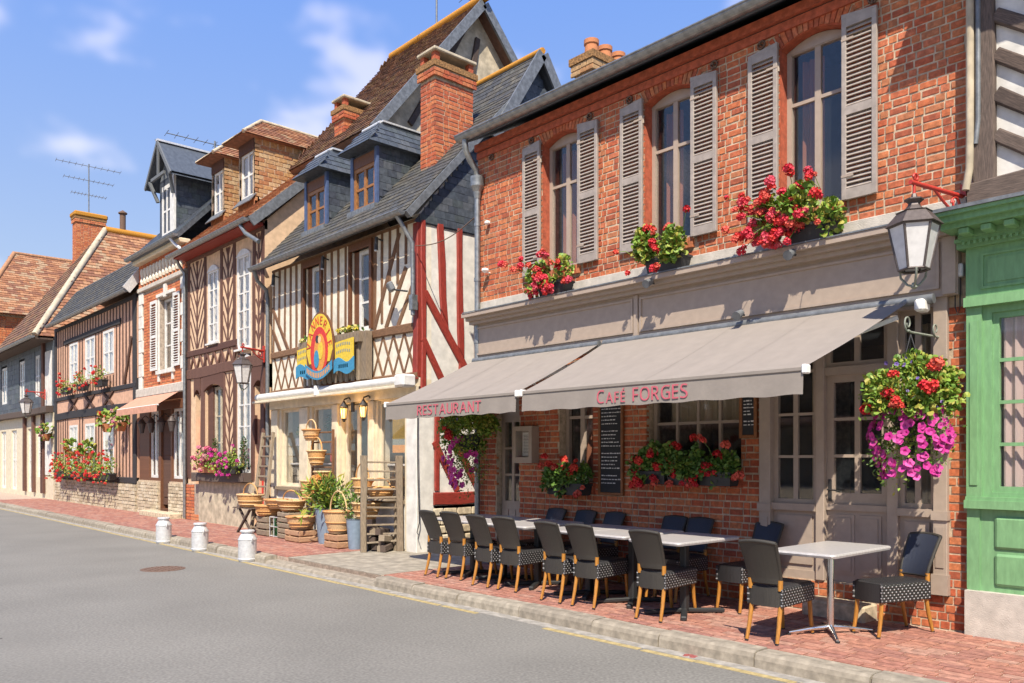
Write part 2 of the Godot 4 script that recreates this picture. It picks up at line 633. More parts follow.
func clouds() -> ImageTexture:
	var w := 1024
	var h := 512
	var f := FastNoiseLite.new()
	f.seed = 7
	f.frequency = 1.0
	f.fractal_octaves = 5
	f.fractal_gain = 0.55
	var d := PackedByteArray()
	d.resize(w * h * 4)
	d.fill(255)
	for y in h:
		var el := (0.5 - (y + 0.5) / h) * PI
		for x in w:
			var k := (y * w + x) * 4 + 3
			if el < 0.0:
				d[k] = 0
				continue
			var az := TAU * (x + 0.5) / w
			var p := Vector3(cos(az) * cos(el), sin(el) * 2.4, sin(az) * cos(el)) * 4.2
			var c := f.get_noise_3dv(p) + 0.35 * f.get_noise_3dv(p * 0.4 + Vector3(9, 4, 2))
			c = clampf((c - 0.12) / 0.36, 0.0, 1.0)
			d[k] = int(255.0 * c * c * (3.0 - 2.0 * c) * 0.75)
	return ImageTexture.create_from_image(Image.create_from_data(w, h, false, Image.FORMAT_RGBA8, d))

func materials() -> void:
	ntex("fine", 1, 0.09, 4, 0.72, 1.0)
	ntex("blotch", 2, 0.018, 5, 0.7, 1.0, 256, 0, 0.6)
	ntex("plaster", 3, 0.02, 5, 0.84, 1.0, 256, 0, 0.55)
	ntex("grit", 4, 0.25, 3, 0.55, 1.0)
	ntex("streak", 5, 0.05, 4, 0.55, 1.0, 256, 0, 0.6)
	ntex("rock", 6, 0.05, 4, 0.6, 1.0, 256, 1)
	ntex("lichen", 8, 0.04, 4, 0.35, 1.0, 256, 0, 0.65)
	ntex("paint", 13, 0.03, 5, 0.86, 1.0, 256, 0, 0.65)
	ntex("cloth", 12, 0.02, 5, 0.93, 1.0, 256, 0, 0.6)
	nmap("n_grit", "grit", 3.0)
	nmap("n_blotch", "blotch", 6.0)
	nmap("n_fine", "fine", 4.0)
	nmap("n_streak", "streak", 4.0)
	weave_tex()
	var V := Vector3.ONE
	pal("brick", [Color(0.66, 0.185, 0.075), Color(0.59, 0.14, 0.062), Color(0.70, 0.235, 0.098), Color(0.48, 0.125, 0.062), Color(0.67, 0.205, 0.10), Color(0.58, 0.215, 0.10), Color(0.64, 0.175, 0.078)], 0.9, "blotch", V * 3.1, {"nrm": "n_grit", "ns": 0.6})
	pal("brick_dark", [Color(0.43, 0.10, 0.065), Color(0.37, 0.08, 0.055), Color(0.47, 0.125, 0.075), Color(0.31, 0.07, 0.055)], 0.9, "blotch", V * 3.1, {"nrm": "n_grit", "ns": 0.6})
	pal("brick_orange", [Color(0.78, 0.26, 0.10), Color(0.72, 0.21, 0.085), Color(0.80, 0.31, 0.14), Color(0.64, 0.18, 0.08)], 0.9, "blotch", V * 3.1)
	pal("brick_yellow", [Color(0.55, 0.35, 0.18), Color(0.60, 0.38, 0.19), Color(0.52, 0.27, 0.12), Color(0.62, 0.44, 0.25), Color(0.48, 0.22, 0.10), Color(0.58, 0.34, 0.15)], 0.9, "blotch", V * 3.1)
	pal("slate", [Color(0.085, 0.105, 0.135), Color(0.1, 0.12, 0.15), Color(0.075, 0.09, 0.12), Color(0.12, 0.135, 0.16), Color(0.09, 0.11, 0.125)], 0.55, "blotch", V * 1.7, {"nrm": "n_blotch", "ns": 0.3})
	pal("slate_old", [Color(0.14, 0.14, 0.14), Color(0.17, 0.165, 0.145), Color(0.12, 0.125, 0.13), Color(0.20, 0.185, 0.15), Color(0.15, 0.14, 0.12)], 0.75, "lichen", V * 0.9, {"nrm": "n_blotch", "ns": 0.4})
	pal("tile", [Color(0.46, 0.21, 0.105), Color(0.38, 0.165, 0.09), Color(0.54, 0.28, 0.15), Color(0.31, 0.14, 0.085), Color(0.50, 0.33, 0.20), Color(0.43, 0.20, 0.12)], 0.92, "blotch", V * 1.5)
	pal("tile_orange", [Color(0.58, 0.25, 0.11), Color(0.50, 0.20, 0.09), Color(0.64, 0.31, 0.15), Color(0.43, 0.19, 0.10), Color(0.60, 0.36, 0.20)], 0.92, "blotch", V * 1.5)
	pal("tile_brown", [Color(0.26, 0.135, 0.08), Color(0.21, 0.11, 0.075), Color(0.31, 0.16, 0.095), Color(0.17, 0.10, 0.075), Color(0.30, 0.19, 0.10)], 0.92, "blotch", V * 1.5)
	pal("paver", [Color(0.52, 0.235, 0.165), Color(0.47, 0.205, 0.15), Color(0.56, 0.275, 0.2), Color(0.43, 0.195, 0.15), Color(0.53, 0.29, 0.22)], 0.92, "blotch", V * 2.3, {"nrm": "n_grit", "ns": 0.5})
	pal("kerb", [Color(0.42, 0.365, 0.285), Color(0.38, 0.33, 0.26), Color(0.45, 0.395, 0.31)], 0.95, "blotch", V * 1.6, {"nrm": "n_grit", "ns": 0.7})
	pal("stone", [Color(0.78, 0.67, 0.48), Color(0.70, 0.58, 0.41), Color(0.82, 0.72, 0.54), Color(0.62, 0.51, 0.35), Color(0.76, 0.64, 0.45)], 0.95, "blotch", V * 2.0)
	woods("oak", [Color(0.29, 0.15, 0.075), Color(0.25, 0.125, 0.065), Color(0.33, 0.18, 0.095)])
	woods("oak_grey", [Color(0.15, 0.105, 0.085), Color(0.12, 0.085, 0.07), Color(0.19, 0.14, 0.115)])
	woods("red_beam", [Color(0.46, 0.055, 0.035), Color(0.41, 0.05, 0.032)], 0.6)
	woods("maroon", [Color(0.19, 0.085, 0.06), Color(0.16, 0.07, 0.052), Color(0.22, 0.105, 0.075)])
	woods("brown5", [Color(0.17, 0.085, 0.055), Color(0.14, 0.07, 0.05), Color(0.20, 0.105, 0.065)])
	woods("black5", [Color(0.055, 0.05, 0.055), Color(0.045, 0.042, 0.05)])
	woods("raw_wood", [Color(0.42, 0.33, 0.23), Color(0.37, 0.285, 0.2), Color(0.46, 0.37, 0.27)])
	woods("pine", [Color(0.70, 0.42, 0.25), Color(0.64, 0.37, 0.21)])
	woods("amber", [Color(0.68, 0.30, 0.055), Color(0.62, 0.265, 0.045)], 0.35)
	pal("wicker", [Color(0.80, 0.45, 0.17), Color(0.84, 0.58, 0.31), Color(0.72, 0.38, 0.15)], 0.8, "weave_soft", V * 7.0, {"local": true, "nrm": "n_weave", "ns": 1.2})
	pal("leafy", [Color(0.09, 0.20, 0.03), Color(0.12, 0.25, 0.035), Color(0.07, 0.16, 0.03), Color(0.17, 0.30, 0.05), Color(0.21, 0.29, 0.045)], 0.55, "fine", V * 9.0, {"back": Color(0.25, 0.32, 0.06)})
	pal("leafy_lime", [Color(0.20, 0.36, 0.04), Color(0.27, 0.42, 0.05), Color(0.14, 0.28, 0.035), Color(0.38, 0.46, 0.07), Color(0.46, 0.42, 0.07)], 0.55, "fine", V * 9.0, {"back": Color(0.3, 0.36, 0.06)})
	pal("leafy_dark", [Color(0.05, 0.13, 0.025), Color(0.07, 0.16, 0.03), Color(0.04, 0.10, 0.02), Color(0.09, 0.18, 0.03)], 0.55, "fine", V * 9.0, {"back": Color(0.15, 0.22, 0.05)})
	pal("red_petal", [Color(0.82, 0.03, 0.03), Color(0.72, 0.015, 0.03), Color(0.85, 0.07, 0.04), Color(0.86, 0.14, 0.09)], 0.6, "fine", V * 12.0, {"back": Color(0.55, 0.05, 0.05)})
	pal("pink_red", [Color(0.84, 0.035, 0.075), Color(0.82, 0.03, 0.03), Color(0.86, 0.09, 0.15), Color(0.86, 0.12, 0.08)], 0.6, "fine", V * 12.0, {"back": Color(0.55, 0.06, 0.09)})
	pal("magenta", [Color(0.72, 0.04, 0.36), Color(0.78, 0.08, 0.42), Color(0.62, 0.025, 0.30)], 0.6, "fine", V * 12.0, {"back": Color(0.3, 0.03, 0.16)})
	pal("violet", [Color(0.20, 0.12, 0.42), Color(0.27, 0.18, 0.5)], 0.6, "fine", V * 12.0)
	pal("pink", [Color(0.78, 0.25, 0.35), Color(0.8, 0.42, 0.42), Color(0.74, 0.15, 0.25)], 0.6, "fine", V * 12.0)
	pal("yellow_petal", [Color(0.75, 0.62, 0.05), Color(0.78, 0.70, 0.25)], 0.6, "fine", V * 12.0)
	pal("orange_petal", [Color(0.75, 0.28, 0.04), Color(0.78, 0.4, 0.12)], 0.6, "fine", V * 12.0)
	mk("asphalt", Color(0.295, 0.282, 0.25), 0.93, "asphalt", V * 0.09, {})
	mk("concrete", Color(0.42, 0.375, 0.30), 0.95, "blotch", V * 0.8, {"nrm": "n_grit", "ns": 0.7})
	mk("sand", Color(0.62, 0.50, 0.33), 0.95, "blotch", V * 0.3)
	mk("gutter_strip", Color(0.44, 0.41, 0.36), 0.95, "blotch", V * 1.3)
	mk("yellow_line", Color(0.56, 0.44, 0.20), 0.9, "blotch", V * 2.5)
	mk("mortar", Color(0.70, 0.55, 0.39), 0.95, "blotch", V * 2.0, {"nrm": "n_grit", "ns": 0.8})
	mk("paver_joint", Color(0.60, 0.46, 0.36), 0.95, "blotch", V * 2.0)
	mk("mortar_grey", Color(0.50, 0.41, 0.33), 0.95, "blotch", V * 2.0)
	mk("soil", Color(0.2, 0.17, 0.12), 1.0, "blotch", V * 0.3)
	mk("red_render", Color(0.54, 0.125, 0.06), 0.9, "blotch", V * 2.0, {"nrm": "n_grit", "ns": 0.4})
	mk("taupe", Color(0.405, 0.325, 0.262), 0.5, "cloth", V * 1.4)
	mk("taupe_light", Color(0.41, 0.355, 0.315), 0.55, "plaster", V * 1.4)
	mk("zinc", Color(0.40, 0.42, 0.43), 0.42, "blotch", V * 2.0, {"metal": 0.7})
	mk("lead", Color(0.27, 0.29, 0.31), 0.55, "blotch", V * 1.6, {"metal": 0.4})
	mk("cement", Color(0.60, 0.555, 0.49), 0.95, "plaster", V * 1.1, {"nrm": "n_grit", "ns": 0.5})
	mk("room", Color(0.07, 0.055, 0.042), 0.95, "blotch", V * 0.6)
	mk("iron", Color(0.03, 0.03, 0.032), 0.5)
	mk("red_iron", Color(0.55, 0.05, 0.035), 0.45, "plaster", V * 4.0)
	mk("green", Color(0.205, 0.415, 0.195), 0.6, "paint", Vector3(2.2, 0.5, 2.2), {"nrm": "n_streak", "ns": 0.12})
	mk("plaster_white", Color(0.78, 0.76, 0.71), 0.95, "plaster", V * 0.7, {"nrm": "n_blotch", "ns": 0.25})
	mk("plaster_cream", Color(0.84, 0.78, 0.65), 0.95, "plaster", V * 0.8, {"nrm": "n_blotch", "ns": 0.25})
	mk("plaster_salmon", Color(0.78, 0.55, 0.36), 0.95, "plaster", V * 0.9, {"nrm": "n_blotch", "ns": 0.25})
	mk("plaster_peach", Color(0.70, 0.42, 0.29), 0.95, "plaster", V * 0.9)
	mk("old_render", Color(0.66, 0.57, 0.42), 0.95, "blotch", V * 0.7, {"nrm": "n_blotch", "ns": 0.4})
	mk("cream_paint", Color(0.78, 0.68, 0.50), 0.55, "plaster", V * 0.8)
	mk("white_paint", Color(0.80, 0.79, 0.76), 0.5, "plaster", V * 0.9)
	mk("brown_paint", Color(0.25, 0.10, 0.045), 0.6, "streak", Vector3(9, 0.7, 9))
	mk("orange_wood", Color(0.52, 0.22, 0.06), 0.5, "streak", Vector3(9, 0.9, 9))
	mk("blue_paint", Color(0.08, 0.12, 0.24), 0.5, "plaster", V * 2.0)
	mk("grey_board", Color(0.22, 0.24, 0.26), 0.7, "streak", Vector3(1, 6, 6))
	mk("curtain_white", Color(0.78, 0.74, 0.70), 0.9, "fine", V * 6.0, {"back": Color(0.4, 0.38, 0.35)})
	mk("curtain_pink", Color(0.78, 0.60, 0.56), 0.9, "fine", V * 6.0, {"back": Color(0.4, 0.3, 0.28)})
	mk("curtain_brown", Color(0.33, 0.13, 0.07), 0.9, "fine", V * 6.0, {"back": Color(0.1, 0.05, 0.03)})
	mk("curtain_beige", Color(0.62, 0.52, 0.36), 0.9, "fine", V * 6.0, {"back": Color(0.3, 0.25, 0.18)})
	mk("awning_cloth", Color(0.285, 0.25, 0.22), 0.9, "cloth", V * 0.8, {"back": Color(0.10, 0.085, 0.07), "nrm": "n_fine", "ns": 0.15})
	mk("letter_red", Color(0.72, 0.15, 0.20), 0.8, "fine", V * 5.0)
	mk("white_plastic", Color(0.80, 0.79, 0.77), 0.35)
	mk("trough_black", Color(0.035, 0.037, 0.04), 0.55, "plaster", V * 4.0)
	mk("terracotta", Color(0.58, 0.23, 0.10), 0.85, "plaster", V * 5.0)
	mk("wicker_black", Color(0.055, 0.055, 0.06), 0.42, "weave", V * 30.0, {"local": true, "nrm": "n_weave", "ns": 1.5})
	mk("wicker_fleck", Color(0.62, 0.62, 0.64), 0.4, "fleck", V * 5.4, {"local": true, "nrm": "n_weave", "ns": 1.0})
	mk("wicker_back", Color(0.078, 0.07, 0.058), 0.5, "weave", V * 34.0, {"local": true, "nrm": "n_weave", "ns": 1.5})
	mk("wicker_blue", Color(0.055, 0.07, 0.12), 0.42, "weave", V * 34.0, {"local": true, "nrm": "n_weave", "ns": 1.5})
	mk("laminate", Color(0.54, 0.52, 0.51), 0.3, "plaster", Vector3(2, 2, 9))
	mk("black_metal", Color(0.025, 0.026, 0.028), 0.45)
	mk("aluminium", Color(0.72, 0.72, 0.72), 0.25, "", V, {"metal": 1.0})
	mk("galvanised", Color(0.80, 0.81, 0.82), 0.42, "plaster", V * 3.0, {"metal": 0.35})
	mk("frosted", Color(0.80, 0.80, 0.80), 0.35, "plaster", V * 2.0, {"back": Color(0.5, 0.5, 0.5)})
	mk("lantern_metal", Color(0.15, 0.125, 0.12), 0.5, "blotch", V * 5.0, {"metal": 0.4})
	mk("verdigris", Color(0.33, 0.36, 0.30), 0.7, "blotch", V * 6.0)
	mk("chalkboard", Color(0.028, 0.032, 0.038), 0.8, "plaster", V * 3.0)
	mk("chalk", Color(0.7, 0.7, 0.7), 0.9)
	mk("board_frame", Color(0.40, 0.15, 0.045), 0.55, "streak", Vector3(9, 0.9, 9))
	mk("paper", Color(0.75, 0.74, 0.70), 0.8)
	mk("blue_pot", Color(0.24, 0.32, 0.42), 0.5, "plaster", V * 2.0)
	mk("sign_yellow", Color(0.78, 0.56, 0.05), 0.6, "plaster", V * 3.0)
	mk("sign_red", Color(0.66, 0.045, 0.035), 0.6, "plaster", V * 3.0)
	mk("sign_blue", Color(0.05, 0.28, 0.48), 0.6, "plaster", V * 3.0)
	mk("sign_orange", Color(0.75, 0.33, 0.06), 0.6, "plaster", V * 3.0)
	mk("sign_skin", Color(0.72, 0.48, 0.25), 0.6)
	mk("rust", Color(0.33, 0.20, 0.14), 0.85, "lichen", V * 5.0)
	mk("orange_lichen", Color(0.66, 0.30, 0.035), 0.95, "blotch", V * 4.0)
	mk("coping", Color(0.58, 0.31, 0.12), 0.95, "lichen", V * 2.5)
	mk("hessian", Color(0.55, 0.42, 0.27), 0.9, "weave", V * 12.0)
	glass("glass", 0.02, Color(0.6, 0.65, 0.7))
	glass("glass_dark", 0.06, Color(0.25, 0.3, 0.35))
	var lit := mk("lamp_bulb", Color(0.9, 0.75, 0.4), 0.4)
	lit.emission_enabled = true
	lit.emission = Color(1.0, 0.72, 0.3)
	lit.emission_energy_multiplier = 0.8
	unit("brick", Vector3(0.03, 0.08, 0.1))
	unit("plain", Vector3.ZERO)
	unit("paver", Vector3(0.025, 0.1, 0.05))
	unit("stone", Vector3(0.06, 0.12, 0.2))
	UNIT["bloom0"] = make_bloom(0.042, 20, 0.021, 3)
	UNIT["bloom1"] = make_bloom(0.035, 15, 0.021, 4)
	UNIT["bloom2"] = make_bloom(0.048, 26, 0.02, 5)
	UNIT["petunia"] = make_petunia(0.036)
	rng.seed = 20

func woods(key: String, cols: Array, rough := 0.85) -> void:
	var a := []
	for i in cols.size():
		for k in 2:
			a.append(mk("%s_%d_%d" % [key, i, k], cols[i], rough, "streak", Vector3(9, 0.6, 9), {"local": true, "off": Vector3(i * 0.37, k * 0.41 + i * 0.2, 0.3 * k), "nrm": "n_streak", "ns": 0.6}))
	PAL[key] = {"cols": cols, "mats": a, "all": a[0]}

func weave_tex() -> void:
	var s := 128
	var a := Image.create(s, s, false, Image.FORMAT_L8)
	var f := Image.create(s, s, false, Image.FORMAT_L8)
	for y in s:
		for x in s:
			var cx := x / 16
			var cy := y / 16
			var u := (x % 16) / 16.0 - 0.47
			var w := (y % 16) / 16.0 - 0.47
			var over := (cx + cy) % 2 == 0
			var h := (1.0 - 3.2 * w * w) if over else (1.0 - 3.2 * u * u)
			h *= 0.75 + 0.25 * (1.0 - 3.0 * (u * u if over else w * w))
			var k := clampf(h, 0.15, 1.0)
			a.set_pixel(x, y, Color(k, k, k))
			var q := (0.82 if (over and absf(u) < 0.34 and absf(w) < 0.25) else 0.14 + 0.1 * k)
			f.set_pixel(x, y, Color(q, q, q))
	T["weave"] = ImageTexture.create_from_image(a)
	var soft: Image = a.duplicate()
	for y in s:
		for x in s:
			var k := 0.62 + 0.38 * a.get_pixel(x, y).r
			soft.set_pixel(x, y, Color(k, k, k))
	T["weave_soft"] = ImageTexture.create_from_image(soft)
	T["fleck"] = ImageTexture.create_from_image(f)
	nmap("n_weave", "weave", 4.0)
	# asphalt: fine chippings over broad worn patches
	var g := FastNoiseLite.new()
	g.seed = 31
	g.frequency = 0.35
	var b := FastNoiseLite.new()
	b.seed = 32
	b.frequency = 0.005
	b.fractal_octaves = 5
	var gi := g.get_seamless_image(1024, 1024).get_data()
	var bi := b.get_seamless_image(1024, 1024).get_data()
	for i in gi.size():
		gi[i] = int(255.0 * clampf(0.62 + 0.30 * gi[i] / 255.0 + 0.08 * bi[i] / 255.0, 0.0, 1.0))
	T["asphalt"] = ImageTexture.create_from_image(Image.create_from_data(1024, 1024, false, Image.FORMAT_L8, gi))

# ---------- ground ----------
func ground() -> void:
	var mb := MB.new()
	mb.box(Vector3(-400, -0.6, -400), Vector3(400, -0.02, 400))
	struct(put(mb, "ground", M.soil))
	mb = MB.new()
	mb.box(Vector3(-160, -0.3, 2.02), Vector3(60, 0.0, 9.6))
	struct(put(mb, "road", M.asphalt))
	mb = MB.new()
	mb.box(Vector3(-160, -0.3, 9.6), Vector3(60, 0.1, 60))
	struct(put(mb, "market_square", M.sand))
	mb = MB.new()
	mb.box(Vector3(-160, -0.3, -12), Vector3(60, PAVE - 0.012, 1.84))
	var pv := put(mb, "pavement", M.paver_joint)
	struct(pv)
	var holes := [[-11.6, -1, -9.0, 3]]
	# pavers: rows along the street; local x = street, local y = towards the wall, local z = up
	var tf := Transform3D(Basis(Vector3(1, 0, 0), Vector3(0, 0, -1), Vector3(0, 1, 0)), Vector3(0, PAVE, 1.84))
	var re := courses(tf, -34.5, -1.2, 0.012, 1.84, [0.205], 0.096, 0.014, 0.03, [[-11.6, -1, -9.0, 3]], 5, 0.0015)
	lay(re, pv, "paver", "paving", "paver", 300, "paver")
	mb = MB.new()
	mb.box(Vector3(-11.58, PAVE - 0.1, -1.6), Vector3(-9.02, PAVE - 0.002, 1.84))
	struct(put(mb, "driveway_apron", M.concrete))
	# kerb stones; lowered at the driveway
	mb = MB.new()
	mb.box(Vector3(-160, -0.3, 1.85), Vector3(60, PAVE - 0.09, 2.03))
	var kb := put(mb, "kerb", M.concrete)
	struct(kb)
	var x := 3.0
	var first := true
	while x > -46.0:
		var l := rnd(0.75, 1.05)
		var m := x - l / 2
		var dip := 0.0
		if m < -8.6 and m > -12.0:
			dip = 0.07
		var o := piece(UNIT.stone_kerb if UNIT.has("stone_kerb") else kerb_unit(), "kerbstone", PAL.kerb.mats[rng.randi() % 3], kb, Transform3D(Basis.from_euler(Vector3(0, rnd(-0.006, 0.006), rnd(-0.006, 0.006))) * Basis.from_scale(Vector3(l - 0.012, 1, 1)), Vector3(m, PAVE - 0.11 - dip + rnd(-0.006, 0.008), 1.945 + rnd(-0.01, 0.012))))
		x -= l
	mb = MB.new()
	mb.box(Vector3(-60, -0.05, 2.0), Vector3(10, 0.004, 2.17))
	struct(put(mb, "gutter_channel", M.gutter_strip))
	# worn yellow line: a broken strip of paint
	mb = MB.new()
	x = 3.0
	while x > -42.0:
		var l := rnd(0.25, 1.2)
		if rng.randf() < 0.95:
			var a := 2.185 + rnd(-0.008, 0.008)
			mb.box(Vector3(x - l, -0.01, a), Vector3(x - rnd(0.0, 0.06), 0.0045, a + 0.062 + rnd(-0.014, 0.006)))
		x -= l
	struct(put(mb, "yellow_line", M.yellow_line))
	# repairs and drain cover in the road
	mb = MB.new()
	mb.lathe([Vector2(0.0, 0.008), Vector2(0.29, 0.008), Vector2(0.31, 0.004), Vector2(0.31, -0.02)], Vector3(-12.37, 0, 3.43), 28)
	for i in 7:
		var w := sqrt(maxf(0.01, 0.0625 - pow((i - 3) * 0.075, 2)))
		mb.box(Vector3(-12.37 - w, 0.0, 3.43 + (i - 3) * 0.075 - 0.014), Vector3(-12.37 + w, 0.014, 3.43 + (i - 3) * 0.075 + 0.014))
	var dc := put(mb, "drain_cover", M.rust)
	tag(dc, "round rusty iron drain cover set in the asphalt road", "drain cover")

func kerb_unit() -> Mesh:
	var mb := MB.new()
	var pr := [Vector2(0.105, -0.12), Vector2(0.098, 0.06), Vector2(0.085, 0.095), Vector2(0.055, 0.11), Vector2(-0.105, 0.11), Vector2(-0.105, -0.12)]
	for i in pr.size():
		var a: Vector2 = pr[i]
		var b: Vector2 = pr[(i + 1) % pr.size()]
		mb.qo(Vector3(-0.5, a.y, a.x), Vector3(0.5, a.y, a.x), Vector3(0.5, b.y, b.x), Vector3(-0.5, b.y, b.x), Vector3.ZERO)
	for s in [-0.5, 0.5]:
		mb.qo(Vector3(s, pr[0].y, pr[0].x), Vector3(s, pr[1].y, pr[1].x), Vector3(s, pr[4].y, pr[4].x), Vector3(s, pr[5].y, pr[5].x), Vector3.ZERO)
		mb.qo(Vector3(s, pr[1].y, pr[1].x), Vector3(s, pr[2].y, pr[2].x), Vector3(s, pr[3].y, pr[3].x), Vector3(s, pr[4].y, pr[4].x), Vector3.ZERO)
	UNIT["stone_kerb"] = mb.mesh(Vector3.ZERO)
	return UNIT["stone_kerb"]

# ---------- shared house pieces ----------
func shell(t: Node, m: Material, x0: float, x1: float, y1: float, zb: float, zf := -0.25, left := true, right := true) -> void:
	var mb := MB.new()
	if left: mb.box(Vector3(x0, 0.0, zb), Vector3(x0 + 0.2, y1, zf))
	if right: mb.box(Vector3(x1 - 0.2, 0.0, zb), Vector3(x1, y1, zf))
	mb.box(Vector3(x0 + 0.2, 0.0, zb), Vector3(x1 - 0.2, y1, zb + 0.2))
	put(mb, "side_wall", m, t)
	var fl := MB.new()
	fl.box(Vector3(x0 + 0.2, 0.0, zb + 0.2), Vector3(x1 - 0.2, 0.14, zf))
	fl.box(Vector3(x0 + 0.2, 3.0, zb + 0.2), Vector3(x1 - 0.2, 3.2, zf))
	put(fl, "inner_floor", M.room, t)

# slanted slab: eave (ze, ye) to ridge (zr, yr)
func slab(mb: MB, x0: float, x1: float, ze: float, ye: float, zr: float, yr: float, th: float) -> void:
	var a := Vector3(x0, ye, ze); var b := Vector3(x1, ye, ze); var c := Vector3(x1, yr, zr); var d := Vector3(x0, yr, zr)
	var nn := Vector3(0, absf(zr - ze), (yr - ye) * signf(ze - zr)).normalized() * th
	var m := (a + c) / 2 - nn / 2
	mb.qo(a, b, c, d, m); mb.qo(a - nn, b - nn, c - nn, d - nn, m)
	mb.qo(a, b, b - nn, a - nn, m); mb.qo(d, c, c - nn, d - nn, m)
	mb.qo(a, d, d - nn, a - nn, m); mb.qo(b, c, c - nn, b - nn, m)

func gutter(parent: Node, x0: float, x1: float, y: float, z: float, m: Material, r := 0.07) -> MeshInstance3D:
	var mb := MB.new()
	var k := 10
	for i in k:
		var a := PI + PI * i / k
		var b := PI + PI * (i + 1) / k
		for q in [[r, 1.0], [r - 0.008, -1.0]]:
			var pa := Vector3(0, y + sin(a) * q[0], z + cos(a) * q[0])
			var pb := Vector3(0, y + sin(b) * q[0], z + cos(b) * q[0])
			mb.quad(pa + Vector3(x0, 0, 0), pa + Vector3(x1, 0, 0), pb + Vector3(x1, 0, 0), pb + Vector3(x0, 0, 0))
	for x in [x0, x1]:
		for i in k:
			var a := PI + PI * i / k
			var b := PI + PI * (i + 1) / k
			mb.tri(Vector3(x, y, z), Vector3(x, y + sin(a) * r, z + cos(a) * r), Vector3(x, y + sin(b) * r, z + cos(b) * r))
	mb.tube([Vector3(x0, y, z + r), Vector3(x1, y, z + r)], 0.012, 6)
	var x := x0 + 0.3
	while x < x1:
		mb.bar(Vector3(x, y - 0.02, z - r), Vector3(x, y + 0.01, z + r), 0.025, 0.01, Vector3.UP)
		x += 0.8
	return put(mb, "gutter", m, parent)

func arch_pts(x0: float, x1: float, ys: float, rise: float, n := 12) -> Array:
	var out := []
	for i in n + 1:
		var q := float(i) / n
		out.append(Vector2(lerpf(x0, x1, q), ys + rise * (1.0 - pow(2.0 * q - 1.0, 2))))
	return out

func chimney(t: Node, x0: float, x1: float, z0: float, z1: float, y0: float, y1: float, key: String, mort: Material, cap := true) -> MeshInstance3D:
	var mb := MB.new()
	mb.box(Vector3(x0 + 0.008, y0, z0 + 0.008), Vector3(x1 - 0.008, y1 - 0.1, z1 - 0.008))
	mb.box(Vector3(x0 - 0.03, y1 - 0.34, z0 - 0.03), Vector3(x1 + 0.03, y1 - 0.2, z1 + 0.03))
	var ch := put(mb, "chimney", mort, t)
	var re := courses(Transform3D(Basis(), Vector3(0, 0, z1)), x0, x1, y0, y1 - 0.36, [0.2, 0.1], 0.06, 0.013, 0.03, [], 4)
	re.append_array(courses(Transform3D(Basis(Vector3(0, 0, -1), Vector3.UP, Vector3(1, 0, 0)), Vector3(x1, 0, 0)), -z1, -z0, y0, y1 - 0.36, [0.2, 0.1], 0.06, 0.013, 0.03, [], 4))
	re.append_array(courses(Transform3D(Basis(), Vector3(0, 0, z1 + 0.045)), x0 - 0.04, x1 + 0.04, y1 - 0.36, y1 - 0.2, [0.2, 0.1], 0.06, 0.013, 0.03, [], 4))
	re.append_array(courses(Transform3D(Basis(Vector3(0, 0, -1), Vector3.UP, Vector3(1, 0, 0)), Vector3(x1 + 0.045, 0, 0)), -z1 - 0.04, -z0 + 0.04, y1 - 0.36, y1 - 0.2, [0.2, 0.1], 0.06, 0.013, 0.03, [], 4))
	lay(re, ch, "brick", "brickwork", key, 150 if y1 < 9.0 and x0 > -12 else 60)
	mb = MB.new()
	mb.box(Vector3(x0 - 0.06, y1 - 0.2, z0 - 0.06), Vector3(x1 + 0.06, y1 - 0.1, z1 + 0.06))
	put(mb, "coping", M.coping, ch)
	if cap:
		mb = MB.new()
		for q in [[x0, z0], [x1 - 0.1, z0], [x0, z1 - 0.1], [x1 - 0.1, z1 - 0.1]]:
			mb.box(Vector3(q[0], y1 - 0.1, q[1]), Vector3(q[0] + 0.1, y1 + 0.07, q[1] + 0.1))
		put(mb, "cap_brick", PAL[key].mats[1], ch)
		bx(ch, "cap_slab", M.old_render, Vector3(x0 - 0.05, y1 + 0.07, z0 - 0.05), Vector3(x1 + 0.05, y1 + 0.13, z1 + 0.05), 0.015)
	return ch

